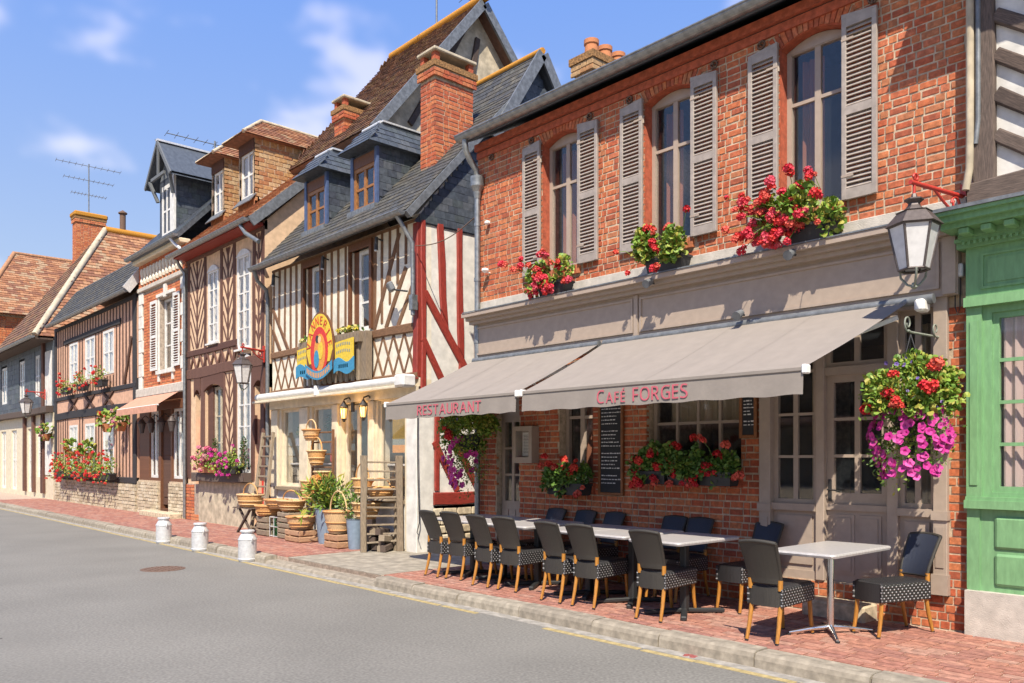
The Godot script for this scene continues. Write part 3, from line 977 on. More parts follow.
# ---------- the restaurant ----------
func main_house() -> void:
	var t := thing("brick_house", "red brick restaurant house with taupe louvred shutters and two awnings", "house", Vector3(-5.95, PAVE, 0))
	var X0 := -9.27
	var X1 := -2.63
	var wins := [[-7.92, -7.22], [-6.18, -5.48], [-4.42, -3.73]]
	var holes := []
	for w in wins:
		holes.append([w[0], 4.12, w[1], 6.06])
	var low := [[-8.86, 0.12, -8.38, 2.9], [-7.6, 1.32, -7.0, 2.7], [-6.15, 1.46, -4.87, 2.8], [-4.63, 0.42, -2.78, 3.1]]
	holes.append_array(low)
	var mb := MB.new()
	mb.wall(Transform3D(Basis(), Vector3(0, 0, -0.007)), X0, X1, 0.0, 6.2, holes, 0.24)
	var wl := put(mb, "wall", M.mortar, t)
	shell(t, M.mortar_grey, X0, X1, 6.2, -7.0)
	# bricks
	var bh := []
	for w in wins:
		bh.append([w[0], 4.0, w[1], 6.2])
		bh.append([w[0] - 0.1, 5.86, w[1] + 0.1, 6.2])
		bh.append([w[0] - 0.05, 3.98, w[1] + 0.05, 4.13])
	bh.append_array(low)
	bh.append([-9.4, 3.0, -2.5, 3.905])
	for w in [low[1], low[2]]:
		bh.append([w[0] - 0.02, w[1] - 0.16, w[2] + 0.02, w[1]])
	var re := courses(Transform3D(), X0, X1, 3.905, 6.0, [0.15, 0.07], 0.0595, 0.0155, 0.05, bh, 7)
	var dk := courses(Transform3D(), X0, X1, 0.12, 3.1, [0.15, 0.07], 0.0595, 0.0155, 0.05, bh, 4)
	# rowlock bricks of the window arches and sills
	for w in wins:
		var c := Vector2((w[0] + w[1]) / 2, 5.92 - 0.73)
		for i in 15:
			var a := lerpf(-0.52, 0.52, i / 14.0)
			var d := Vector2(sin(a), cos(a))
			var p := c + d * (0.73 + 0.085)
			re.append([Transform3D(Basis.from_euler(Vector3(0, 0, -a)) * Basis.from_scale(Vector3(0.046, rnd(0.15, 0.175), 0.05)), Vector3(p.x, p.y, -0.022)), rng.randi() % 7])
		for i in 11:
			re.append([Transform3D(Basis.from_scale(Vector3(0.056, 0.115, 0.09)), Vector3(w[0] + 0.02 + i * 0.066, 4.063, -0.012)), rng.randi() % 6])
	for w in [low[1], low[2]]:
		var k := int((w[2] - w[0]) / 0.066)
		for i in k + 1:
			dk.append([Transform3D(Basis.from_scale(Vector3(0.055, 0.145, 0.12)), Vector3(w[0] + 0.02 + i * 0.066, w[1] - 0.076, -0.02)), rng.randi() % 4])
	lay(re, wl, "brick", "brickwork", "brick", 300)
	lay(dk, wl, "brick", "brickwork", "brick", 0)
	# arch infill above each opening and lit reveals
	for w in wins:
		mb = MB.new()
		var ps := PackedVector2Array()
		for p in arch_pts(w[0], w[1], 5.82, 0.1):
			ps.append(p)
		ps.append(Vector2(w[1], 6.06)); ps.append(Vector2(w[0], 6.06))
		mb.prism(ps, Transform3D(Basis(), Vector3(0, 0, -0.009)), 0.2)
		mb.box(Vector3(w[0] + 0.001, 4.13, -0.2), Vector3(w[0] + 0.012, 5.83, -0.006))
		mb.box(Vector3(w[1] - 0.012, 4.13, -0.2), Vector3(w[1] - 0.001, 5.83, -0.006))
		put(mb, "window_reveal", M.red_render, t)
	# upper windows
	for w in wins:
		var x0: float = w[0] + 0.012
		var x1: float = w[1] - 0.012
		var o := win(t, "window", x0, 4.13, x1, 5.84, -0.13, 2, 2, 0.05, 0.035, 0.06, M.taupe, M.glass, [0.68])
		mb = MB.new()
		var ps := PackedVector2Array()
		for p in arch_pts(x0, x1, 5.815, 0.1):
			ps.append(p)
		ps.append(Vector2(x1, 5.80)); ps.append(Vector2(x0, 5.80))
		mb.prism(ps, Transform3D(Basis(), Vector3(0, 0, -0.125)), 0.05)
		put(mb, "head_board", M.taupe, o)
		bx(o, "sill", M.taupe, Vector3(x0 - 0.03, 4.1, -0.13), Vector3(x1 + 0.03, 4.14, 0.03), 0.008)
		curtain(t, M.curtain_brown, x0 + 0.06, x0 + 0.30, 4.15, 5.78, -0.34, 3)
		curtain(t, M.curtain_brown, x1 - 0.14, x1 - 0.04, 4.15, 5.78, -0.34, 1)
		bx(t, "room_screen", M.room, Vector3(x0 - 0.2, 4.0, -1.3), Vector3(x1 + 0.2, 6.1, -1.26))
	# shutters
	for w in wins:
		for s in [-1, 1]:
			var a: float = (w[0] - 0.335 if s < 0 else w[1] - 0.005)
			shutter(t, a, a + 0.34, 4.11, 5.85, s)
	# eaves band, anchors, gutter, roof
	bx(t, "eaves_band", M.red_render, Vector3(X0, 6.0, -0.2), Vector3(X1, 6.09, 0.025))
	bx(t, "eaves_board", M.red_render, Vector3(X0, 6.105, -0.2), Vector3(X1, 6.2, 0.07))
	bx(t, "eaves_joint", M.iron, Vector3(X0, 6.088, -0.2), Vector3(X1, 6.107, 0.012))
	for x in [-8.95, -8.12, -7.05, -6.4, -5.2, -4.62, -3.45, -2.95]:
		mb = MB.new()
		for i in 10:
			var a := TAU * i / 10
			var b := TAU * (i + 1) / 10
			mb.tube([Vector3(x + cos(a) * 0.04, 5.955 + sin(a) * 0.04, 0.016), Vector3(x + cos(b) * 0.04, 5.955 + sin(b) * 0.04, 0.016)], 0.012, 5, false)
		mb.tube([Vector3(x, 5.955, -0.02), Vector3(x, 5.955, 0.05)], 0.011, 6)
		put(mb, "wall_anchor", M.rust, t)
	gutter(t, X0 - 0.08, X1, 6.27, 0.3, M.zinc, 0.08)
	mb = MB.new()
	slab(mb, X0 - 0.06, X1, 0.26, 6.27, -3.4, 8.1, 0.08)
	slab(mb, X0 - 0.06, X1, -7.1, 6.25, -3.4, 8.1, 0.08)
	var rf := put(mb, "roof", M.slate_0, t)
	var sl := tiles(Vector3(X0 - 0.06, 6.27, 0.26), Vector3(1, 0, 0), Vector3(0, 1.83, -3.66).normalized(), X1 - X0 + 0.06, 4.09, 0.24, 0.17, 0.008, 5)
	lay(sl, rf, "slate", "slating", "slate", 0)
	mb = MB.new()
	for x in [X0, X1]:
		mb.prism(PackedVector2Array([Vector2(7.0, 6.2), Vector2(3.4, 8.0), Vector2(0.0, 6.2)]), Transform3D(Basis(Vector3(0, 0, -1), Vector3.UP, Vector3(1, 0, 0)), Vector3(x + (0.2 if x == X0 else 0.0), 0, 0)), 0.2)
	put(mb, "gable", M.mortar_grey, t)
	# downpipe with swan neck and hopper
	mb = MB.new()
	mb.tube([Vector3(-9.2, 6.2, 0.3), Vector3(-9.2, 6.05, 0.29), Vector3(-9.2, 5.92, 0.2), Vector3(-9.2, 5.82, 0.09), Vector3(-9.2, 5.7, 0.07)], 0.045, 10)
	mb.lathe([Vector2(0.045, 5.4), Vector2(0.06, 5.5), Vector2(0.1, 5.58), Vector2(0.105, 5.72), Vector2(0.0, 5.72)], Vector3(-9.2, 0, 0.07), 12)
	mb.tube([Vector3(-9.2, 5.45, 0.07), Vector3(-9.2, 0.14, 0.07)], 0.042, 10)
	for y in [5.0, 4.2, 3.3, 2.2, 1.2]:
		mb.tube([Vector3(-9.2, y, 0.07), Vector3(-9.2, y + 0.05, 0.07)], 0.05, 10)
	put(mb, "downpipe", M.zinc, t)
	# cement band and lead flashing over the shop cornice
	bx(t, "cement_band", M.cement, Vector3(X0, 3.77, -0.1), Vector3(X1, 3.9, 0.028), 0.006)
	mb = MB.new()
	mb.quad(Vector3(X0, 3.725, 0.3), Vector3(X1, 3.725, 0.3), Vector3(X1, 3.80, 0.03), Vector3(X0, 3.80, 0.03))
	mb.quad(Vector3(X0, 3.71, 0.3), Vector3(X1, 3.71, 0.3), Vector3(X1, 3.725, 0.3), Vector3(X0, 3.725, 0.3))
	put(mb, "lead_flashing", M.lead, t)
	# shop cornice, fascia and its mouldings
	mb = MB.new()
	mb.box(Vector3(X0 - 0.03, 3.655, -0.1), Vector3(X1 - 0.02, 3.71, 0.29))
	mb.box(Vector3(X0 - 0.02, 3.61, -0.1), Vector3(X1 - 0.03, 3.654, 0.22))
	mb.box(Vector3(X0 - 0.01, 3.565, -0.1), Vector3(X1 - 0.04, 3.609, 0.16))
	put(mb, "cornice", M.taupe, t)
	mb = MB.new()
	mb.box(Vector3(X0, 3.05, -0.1), Vector3(X1 - 0.05, 3.565, 0.08))
	for p in [[X0 + 0.07, -6.28], [-6.18, X1 - 0.2]]:
		var a: float = p[0]
		var b: float = p[1]
		mb.box(Vector3(a, 3.12, 0.08), Vector3(b, 3.145, 0.1)); mb.box(Vector3(a, 3.5, 0.08), Vector3(b, 3.525, 0.1))
		mb.box(Vector3(a, 3.145, 0.08), Vector3(a + 0.025, 3.5, 0.1)); mb.box(Vector3(b - 0.025, 3.145, 0.08), Vector3(b, 3.5, 0.1))
	mb.box(Vector3(-6.26, 3.06, 0.08), Vector3(-6.2, 3.56, 0.105))
	mb.box(Vector3(X1 - 0.17, 3.06, 0.08), Vector3(X1 - 0.06, 3.56, 0.11))
	put(mb, "fascia", M.taupe, t)
	# side door, small window, wide window
	var dr := win(t, "side_door", -8.85, 0.96, -8.39, 2.2, -0.1, 2, 3, 0.06, 0.028, 0.05, M.taupe, M.glass)
	mb = MB.new()
	mb.box(Vector3(-8.85, 0.14, -0.15), Vector3(-8.39, 0.96, -0.1))
	for k in 3:
		mb.box(Vector3(-8.84 + k * 0.152, 0.2, -0.1), Vector3(-8.84 + k * 0.152 + 0.135, 0.9, -0.088))
	mb.box(Vector3(-8.85, 2.2, -0.15), Vector3(-8.39, 2.9, -0.1))
	put(mb, "lower_panel", M.taupe, dr)
	win(t, "window", -7.59, 1.33, -7.01, 2.69, -0.12, 2, 2, 0.05, 0.04, 0.06, M.taupe, M.glass, [0.62])
	curtain(t, M.curtain_brown, -7.5, -7.3, 1.35, 2.6, -0.33, 2)
	win(t, "window", -6.14, 1.47, -4.88, 2.79, -0.12, 4, 2, 0.05, 0.032, 0.06, M.taupe, M.glass, [0.42])
	curtain(t, M.curtain_beige, -6.05, -4.95, 2.05, 2.75, -0.36, 9)
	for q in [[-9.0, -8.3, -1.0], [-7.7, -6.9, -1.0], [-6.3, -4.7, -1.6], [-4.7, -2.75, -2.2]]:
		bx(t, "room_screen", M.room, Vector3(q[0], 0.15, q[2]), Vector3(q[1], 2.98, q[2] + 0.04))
	# glazed shop front with the entrance
	shopfront(t)

func shutter(t: Node, x0: float, x1: float, y0: float, y1: float, s: int) -> void:
	var z0 := 0.022
	var z1 := 0.06
	var mb := MB.new()
	var fw := 0.048
	mb.cbox(Transform3D(Basis(), Vector3(x0 + fw / 2, (y0 + y1) / 2, (z0 + z1) / 2)), Vector3(fw, y1 - y0, z1 - z0), Vector3.ONE * 0.004)
	mb.cbox(Transform3D(Basis(), Vector3(x1 - fw / 2, (y0 + y1) / 2, (z0 + z1) / 2)), Vector3(fw, y1 - y0, z1 - z0), Vector3.ONE * 0.004)
	var rails := [[y0, y0 + 0.1], [y0 + 0.81, y0 + 0.89], [y1 - 0.085, y1]]
	for r in rails:
		mb.box(Vector3(x0 + fw - 0.002, r[0], z0 + 0.001), Vector3(x1 - fw + 0.002, r[1], z1 - 0.001))
	# top rail follows the arch
	var hi := y1 + 0.045
	var pts := PackedVector2Array([Vector2(x0, y1 - 0.001), Vector2(x1, y1 - 0.001), Vector2(x1, hi if s < 0 else y1 + 0.01), Vector2(x0, y1 + 0.01 if s < 0 else hi)])
	mb.prism(pts, Transform3D(Basis(), Vector3(0, 0, z1)), z1 - z0)
	var o := put(mb, "shutter", M.taupe_light, t)
	for k in [[rails[0][1], rails[1][0]], [rails[1][1], rails[2][0]]]:
		var n := int((k[1] - k[0]) / 0.043)
		for i in n:
			var y: float = k[0] + (k[1] - k[0]) * (i + 0.5) / n
			piece(UNIT.plain, "slat", M.taupe_light, o, Transform3D(Basis.from_euler(Vector3(0.85, 0, 0)) * Basis.from_scale(Vector3(x1 - x0 - 2 * fw + 0.006, 0.009, 0.046)), Vector3((x0 + x1) / 2, y, (z0 + z1) / 2 - 0.002)))
	var hx := x1 if s < 0 else x0
	for y in [y0 + 0.18, y1 - 0.25]:
		mb = MB.new()
		mb.tube([Vector3(hx, y, 0.03), Vector3(hx, y + 0.09, 0.03)], 0.013, 6)
		mb.bar(Vector3(hx, y + 0.045, 0.062), Vector3(hx + s * 0.12, y + 0.045, 0.062), 0.022, 0.004)
		put(mb, "hinge", M.taupe, o)

func shopfront(t: Node) -> void:
	var m: Material = M.taupe
	var mb := MB.new()
	# pilasters and posts
	for p in [[-4.63, -4.5, 0.05], [-4.02, -3.93, 0.02], [-3.32, -3.22, 0.02], [-2.9, -2.78, 0.05]]:
		mb.cbox(Transform3D(Basis(), Vector3((p[0] + p[1]) / 2, 1.74, p[2] - 0.08)), Vector3(p[1] - p[0], 2.64, 0.16), Vector3.ONE * 0.006)
	for p in [[-4.64, -4.49], [-2.91, -2.77]]:
		mb.box(Vector3(p[0], 0.42, -0.1), Vector3(p[1], 0.6, 0.065))
		mb.box(Vector3(p[0] + 0.035, 0.66, 0.05), Vector3(p[1] - 0.035, 1.02, 0.058))
		mb.box(Vector3(p[0], 1.08, -0.1), Vector3(p[1], 1.16, 0.068))
	mb.box(Vector3(-4.5, 2.98, -0.12), Vector3(-2.9, 3.06, 0.03))
	put(mb, "shopfront_frame", m, t)
	# side lights: panel below, glass above
	for q in [[-4.5, -4.02], [-3.22, -2.9]]:
		var x0: float = q[0]
		var x1: float = q[1]
		mb = MB.new()
		mb.box(Vector3(x0, 0.42, -0.1), Vector3(x1, 1.1, -0.03))
		mb.box(Vector3(x0, 1.1, -0.1), Vector3(x1, 1.17, 0.03))
		mb.box(Vector3(x0, 0.42, -0.03), Vector3(x1, 0.5, -0.008))
		mb.box(Vector3(x0 + 0.05, 0.56, -0.03), Vector3(x1 - 0.05, 1.05, -0.012))
		var w := win(t, "side_light", x0, 1.17, x1, 2.98, -0.03, 2, 4, 0.045, 0.028, 0.05, m, M.glass)
		put(mb, "lower_panel", m, w)
	# entrance door with transom
	var tr := win(t, "transom", -3.93, 2.52, -3.32, 2.98, -0.03, 2, 1, 0.045, 0.03, 0.05, m, M.glass)
	bx(tr, "transom_bar", m, Vector3(-3.93, 2.44, -0.1), Vector3(-3.32, 2.52, 0.0))
	var d := win(t, "door", -3.93, 1.22, -3.32, 2.44, -0.04, 2, 3, 0.07, 0.03, 0.05, m, M.glass)
	mb = MB.new()
	mb.box(Vector3(-3.93, 0.36, -0.09), Vector3(-3.32, 1.22, -0.045))
	mb.box(Vector3(-3.92, 1.12, -0.05), Vector3(-3.33, 1.18, -0.012))
	mb.box(Vector3(-3.86, 0.5, -0.045), Vector3(-3.65, 1.08, -0.033)); mb.box(Vector3(-3.6, 0.5, -0.045), Vector3(-3.39, 1.08, -0.033))
	mb.box(Vector3(-3.83, 0.53, -0.034), Vector3(-3.68, 1.05, -0.024)); mb.box(Vector3(-3.57, 0.53, -0.034), Vector3(-3.42, 1.05, -0.024))
	put(mb, "lower_panel", m, d)
	mb = MB.new()
	mb.bar(Vector3(-3.895, 1.2, -0.036), Vector3(-3.895, 1.42, -0.036), 0.035, 0.008)
	mb.tube([Vector3(-3.895, 1.32, -0.03), Vector3(-3.895, 1.32, 0.02), Vector3(-3.8, 1.315, 0.025)], 0.009, 6)
	put(mb, "handle", M.iron, d)
	bx(t, "threshold", M.cement, Vector3(-4.0, 0.3, -0.25), Vector3(-3.25, 0.36, -0.02), 0.01)
	bx(t, "doorstep", PAL.stone.mats[1], Vector3(-4.02, 0.1, 0.01), Vector3(-3.4, 0.27, 0.3), 0.02)
	curtain(t, M.curtain_beige, -4.22, -4.06, 1.2, 2.9, -0.3, 2)
	curtain(t, M.curtain_beige, -3.2, -3.06, 1.2, 2.9, -0.4, 2)

func green_shop() -> void:
	var t := thing("green_shop", "green painted shopfront with net curtains below a timber framed wall", "shop", Vector3(-1.2, PAVE, 0))
	var m: Material = M.green
	var X0 := -2.61
	var X1 := 1.6
	var mb := MB.new()
	mb.box(Vector3(X0, 0.0, -0.25), Vector3(X1, 0.5, 0.13))
	put(mb, "plinth", M.cement, t)
	mb = MB.new()
	mb.wall(Transform3D(Basis(), Vector3(0, 0, 0.06)), X0, X1, 0.5, 3.62, [[-2.42, 1.34, -1.42, 2.86], [-1.1, 0.6, -0.2, 2.86], [0.1, 1.34, 1.2, 2.86]], 0.26)
	put(mb, "wall", m, t)
	# framed panels under the windows
	for q in [[-2.42, -1.42], [0.1, 1.2]]:
		for i in 3:
			for j in 2:
				var w: float = (q[1] - q[0]) / 3
				var a: float = q[0] + i * w + 0.03
				var y := 0.56 + j * 0.31
				mb = MB.new()
				mb.cbox(Transform3D(Basis(), Vector3(a + w / 2 - 0.03, y + 0.13, 0.068)), Vector3(w - 0.05, 0.27, 0.03), Vector3(0.02, 0.02, 0.012))
				put(mb, "panel", m, t)
	mb = MB.new()
	mb.box(Vector3(X0 - 0.01, 1.2, -0.1), Vector3(X1, 1.27, 0.12)); mb.box(Vector3(X0 - 0.005, 1.27, -0.1), Vector3(X1, 1.3, 0.1))
	mb.box(Vector3(X0, 0.5, -0.1), Vector3(X0 + 0.1, 1.2, 0.075)); mb.box(Vector3(X0, 1.3, -0.1), Vector3(X0 + 0.12, 2.92, 0.09))
	mb.box(Vector3(X0 + 0.03, 1.4, 0.09), Vector3(X0 + 0.09, 2.8, 0.1))
	put(mb, "pilaster", m, t)
	for q in [[-2.42, -1.42], [0.1, 1.2]]:
		win(t, "window", q[0], 1.34, q[1], 2.86, 0.04, 3, 4, 0.05, 0.03, 0.05, m, M.glass)
		curtain(t, M.curtain_pink, q[0] + 0.05, q[1] - 0.05, 1.35, 2.85, -0.06, 11)
	win(t, "door", -1.1, 0.6, -0.2, 2.86, 0.04, 2, 4, 0.09, 0.03, 0.05, m, M.glass)
	# fascia and cornice with little blocks
	mb = MB.new()
	mb.box(Vector3(X0 - 0.01, 2.92, -0.1), Vector3(X1, 3.0, 0.13))
	mb.box(Vector3(X0, 3.0, -0.1), Vector3(X1, 3.42, 0.1))
	put(mb, "fascia", m, t)
	mb = MB.new()
	var a := X0 + 0.12
	mb.box(Vector3(a, 3.06, 0.1), Vector3(-0.6, 3.08, 0.115)); mb.box(Vector3(a, 3.34, 0.1), Vector3(-0.6, 3.36, 0.115)); mb.box(Vector3(a, 3.08, 0.1), Vector3(a + 0.02, 3.34, 0.115))
	mb.box(Vector3(a + 0.05, 3.11, 0.1), Vector3(-0.65, 3.31, 0.108))
	put(mb, "fascia_panel", m, t)
	mb = MB.new()
	for k in [[3.42, 3.47, 0.15], [3.47, 3.5, 0.18], [3.555, 3.6, 0.36], [3.6, 3.65, 0.42], [3.65, 3.68, 0.46]]:
		mb.box(Vector3(X0 - 0.02 - k[2] * 0.25, k[0], -0.1), Vector3(X1, k[1], k[2]))
	mb.box(Vector3(X0 - 0.03, 3.5, -0.1), Vector3(X1, 3.555, 0.2))
	put(mb, "cornice", m, t)
	bx(t, "cornice_cap", M.lead, Vector3(X0 - 0.15, 3.681, -0.1), Vector3(X1, 3.71, 0.48))
	var i := 0
	while X0 + i * 0.17 < 0.6:
		bx(t, "corbel", m, Vector3(X0 + 0.02 + i * 0.17, 3.5, 0.2), Vector3(X0 + 0.1 + i * 0.17, 3.553, 0.34), 0.008)
		i += 1
	mb = MB.new()
	var x := X0
	while x < 0.6:
		mb.box(Vector3(x, 3.44, 0.181), Vector3(x + 0.022, 3.468, 0.195))
		x += 0.045
	put(mb, "dentil_row", m, t, "stuff")
	# timber framed storey above
	mb = MB.new()
	mb.box(Vector3(X0 + 0.02, 3.68, -0.25), Vector3(X1, 6.4, 0.05))
	put(mb, "upper_wall", M.plaster_white, t)
	timber(t, Vector3(X0 + 0.14, 3.98, 0.06), Vector3(X0 + 0.14, 6.4, 0.06), 0.19, 0.1, "oak_grey")
	timber(t, Vector3(X0 + 0.02, 3.88, 0.07), Vector3(X1, 3.88, 0.07), 0.22, 0.12, "oak_grey")
	for k in 7:
		var y := 4.1 + k * 0.34
		timber(t, Vector3(X0 + 0.22, y + 0.24, 0.06), Vector3(X0 + 1.35, y - 0.62, 0.06) if y - 0.62 > 3.95 else Vector3(X0 + 0.22 + (y + 0.24 - 3.98) * 1.31, 3.98, 0.06), 0.12, 0.08, "oak_grey")
	timber(t, Vector3(X0 + 1.45, 3.98, 0.06), Vector3(X0 + 1.45, 6.4, 0.06), 0.17, 0.1, "oak_grey")
	for k in 4:
		timber(t, Vector3(X0 + 2.0 + k * 0.5, 3.98, 0.06), Vector3(X0 + 2.0 + k * 0.5, 6.4, 0.06), 0.15, 0.1, "oak_grey")
	shell(t, M.plaster_white, X0, X1, 6.4, -7.0)
	mb = MB.new()
	slab(mb, X0 - 0.0, X1 + 0.3, 0.72, 6.32, -3.4, 10.6, 0.1)
	slab(mb, X0 - 0.0, X1 + 0.3, -7.4, 6.3, -3.4, 10.6, 0.1)
	var rf := put(mb, "roof", M.tile_0, t)
	lay(tiles(Vector3(X0, 6.32, 0.72), Vector3(1, 0, 0), Vector3(0, 4.28, -4.12).normalized(), X1 - X0 + 0.3, 5.94, 0.2, 0.13, 0.014, 6), rf, "tile", "tiling", "tile", 0)
	bx(t, "eaves_beam", PAL.oak_grey.mats[0], Vector3(X0, 6.1, -0.1), Vector3(X1, 6.3, 0.12))
	mb = MB.new()
	mb.prism(PackedVector2Array([Vector2(7.0, 6.4), Vector2(3.4, 10.4), Vector2(0.0, 6.4)]), Transform3D(Basis(Vector3(0, 0, -1), Vector3.UP, Vector3(1, 0, 0)), Vector3(X0 + 0.2, 0, 0)), 0.2)
	put(mb, "gable", M.plaster_white, t)
	# white downpipe at the joint with the brick house
	mb = MB.new()
	mb.tube([Vector3(-2.57, 6.2, 0.12), Vector3(-2.57, 4.35, 0.12), Vector3(-2.575, 4.1, 0.12), Vector3(-2.6, 3.92, 0.13)], 0.032, 8)
	put(mb, "downpipe", M.old_render, t)
	mb = MB.new()
	mb.tube([Vector3(-2.51, 6.2, 0.11), Vector3(-2.51, 4.5, 0.11), Vector3(-2.53, 4.3, 0.11)], 0.022, 8)
	put(mb, "conduit", M.lead, t)

# ---------- awnings ----------
func awnings() -> void:
	for q in [["RESTAURANT", -9.18, -6.76, -9.22, -6.66, "taupe fabric awning lettered RESTAURANT", -8.5, 0.125, 1.22], ["CAFÉ FORGES", -6.68, -3.05, -6.56, -3.28, "long taupe fabric awning lettered CAFÉ FORGES", -5.46, 0.13, 1.02]]:
		var xb0: float = q[1]
		var xb1: float = q[2]
		var x0: float = q[3]
		var x1: float = q[4]
		var t := thing("awning", q[5] + " over the restaurant terrace", "awning", Vector3((x0 + x1) / 2, 2.35, 0.8), "terrace awnings")
		var yb := 3.05
		var yf := 2.36
		var zb := 0.12
		var zf := 1.6
		var mb := MB.new()
		var nx := 18
		var nz := 10
		var at := func(i: float, j: float, dn: float) -> Vector3:
			var u := i / nx
			var w := j / nz
			var x := lerpf(lerpf(xb0, xb1, u), lerpf(x0, x1, u), w)
			return Vector3(x, lerpf(yb, yf, w) - 0.02 * sin(w * PI) - 0.006 * sin(u * 29.0) * sin(w * PI) - dn, lerpf(zb, zf, w))
		for i in nx:
			for j in nz:
				mb.quad(at.call(i, j + 1, 0), at.call(i + 1, j + 1, 0), at.call(i + 1, j, 0), at.call(i, j, 0))
		put(mb, "canopy", M.awning_cloth, t)
		# sewn seams between the widths of cloth
		for k in (2 if xb1 < -6 else 3):
			var fi := nx * (k + 1.0) / (3.0 if xb1 < -6 else 4.0)
			var sm := MB.new()
			for j in nz:
				var w0 := 0.012 / (xb1 - xb0) * nx
				sm.quad(at.call(fi - w0, j + 1, -0.002), at.call(fi + w0, j + 1, -0.002), at.call(fi + w0, j, -0.002), at.call(fi - w0, j, -0.002))
			put(sm, "seam", M.awning_cloth, t)
		# valance with a soft lower edge
		mb = MB.new()
		var n := 40
		for i in n:
			var a := float(i) / n
			var b := float(i + 1) / n
			var xa := lerpf(x0, x1, a)
			var xc := lerpf(x0, x1, b)
			var za := zf + 0.03 + 0.003 * sin(a * 40.0)
			var zc := zf + 0.03 + 0.003 * sin(b * 40.0)
			var ya := 2.135 + 0.006 * sin(a * 47.0)
			var yc := 2.135 + 0.006 * sin(b * 47.0)
			mb.quad(Vector3(xa, ya, za + 0.006), Vector3(xc, yc, zc + 0.006), Vector3(xc, 2.32, zf + 0.03), Vector3(xa, 2.32, zf + 0.03))
			mb.quad(Vector3(xc, yc, zc + 0.003), Vector3(xa, ya, za + 0.003), Vector3(xa, 2.32, zf + 0.027), Vector3(xc, 2.32, zf + 0.027))
		var va := put(mb, "valance", M.awning_cloth, t)
		letters(va, q[0], q[6], 2.168, zf + 0.042, q[7], q[8])
		mb = MB.new()
		mb.cbox(Transform3D(Basis(), Vector3((x0 + x1) / 2, 2.34, zf + 0.015)), Vector3(x1 - x0, 0.05, 0.05), Vector3.ONE * 0.012)
		put(mb, "front_bar", M.awning_cloth, t)
		for x in [x0 - 0.012, x1 + 0.012]:
			bx(t, "end_cap", M.white_plastic, Vector3(x - 0.022, 2.3, zf - 0.03), Vector3(x + 0.022, 2.375, zf + 0.05), 0.01)
		mb = MB.new()
		mb.tube([Vector3(xb0, 3.03, 0.15), Vector3(xb1 + (0.2 if xb1 > -4 else 0.0), 3.03, 0.15)], 0.045, 10)
		put(mb, "roller", M.lead, t)
		for s in [0, 1]:
			var xw: float = lerpf(xb0, xb1, 0.06 if s == 0 else 0.97)
			var xe: float = lerpf(xb0, xb1, 0.22 if s == 0 else 0.82)
			var xf: float = lerpf(x0, x1, 0.08 if s == 0 else 0.93)
			mb = MB.new()
			mb.bar(Vector3(xw, 2.9, 0.16), Vector3(xe, 2.56, 0.85), 0.03, 0.045, Vector3.UP, 0.006)
			mb.bar(Vector3(xe, 2.55, 0.85), Vector3(xf, 2.33, zf - 0.02), 0.028, 0.04, Vector3.UP, 0.006)
			mb.tube([Vector3(xe, 2.52, 0.85), Vector3(xe, 2.59, 0.85)], 0.03, 8)
			put(mb, "folding_arm", M.white_plastic, t)
		if xb1 > -4:
			bx(t, "wall_bracket", M.white_plastic, Vector3(-2.99, 2.92, 0.09), Vector3(-2.9, 3.03, 0.24), 0.02)

func letters(parent: Node, s: String, x: float, y: float, z: float, h: float, stretch: float) -> void:
	var cx := x
	var first := true
	for i in s.length():
		var ch := s[i]
		var hh := h
		if s.begins_with("CAFÉ") and i > 0 and i < 4: hh = h * 0.8
		if ch == " ":
			cx += h * 0.55
			continue
		var tm := TextMesh.new()
		var f := SystemFont.new()
		f.font_names = PackedStringArray(["Droid Sans"])
		tm.font = f
		tm.text = ch
		tm.font_size = 64
		tm.pixel_size = hh / 46.0
		tm.depth = 0.004
		var w: float = tm.get_aabb().size.x
		var o := MeshInstance3D.new()
		o.name = "letter"
		o.mesh = tm
		o.material_override = M.letter_red
		parent.add_child(o, true)
		var og: Vector3 = orgs[parent]
		var ab := tm.get_aabb()
		o.scale = Vector3(stretch, 1, 1)
		o.position = Vector3(cx - ab.position.x * stretch, y - ab.position.y, z) - og
		cx += w * stretch + h * 0.17

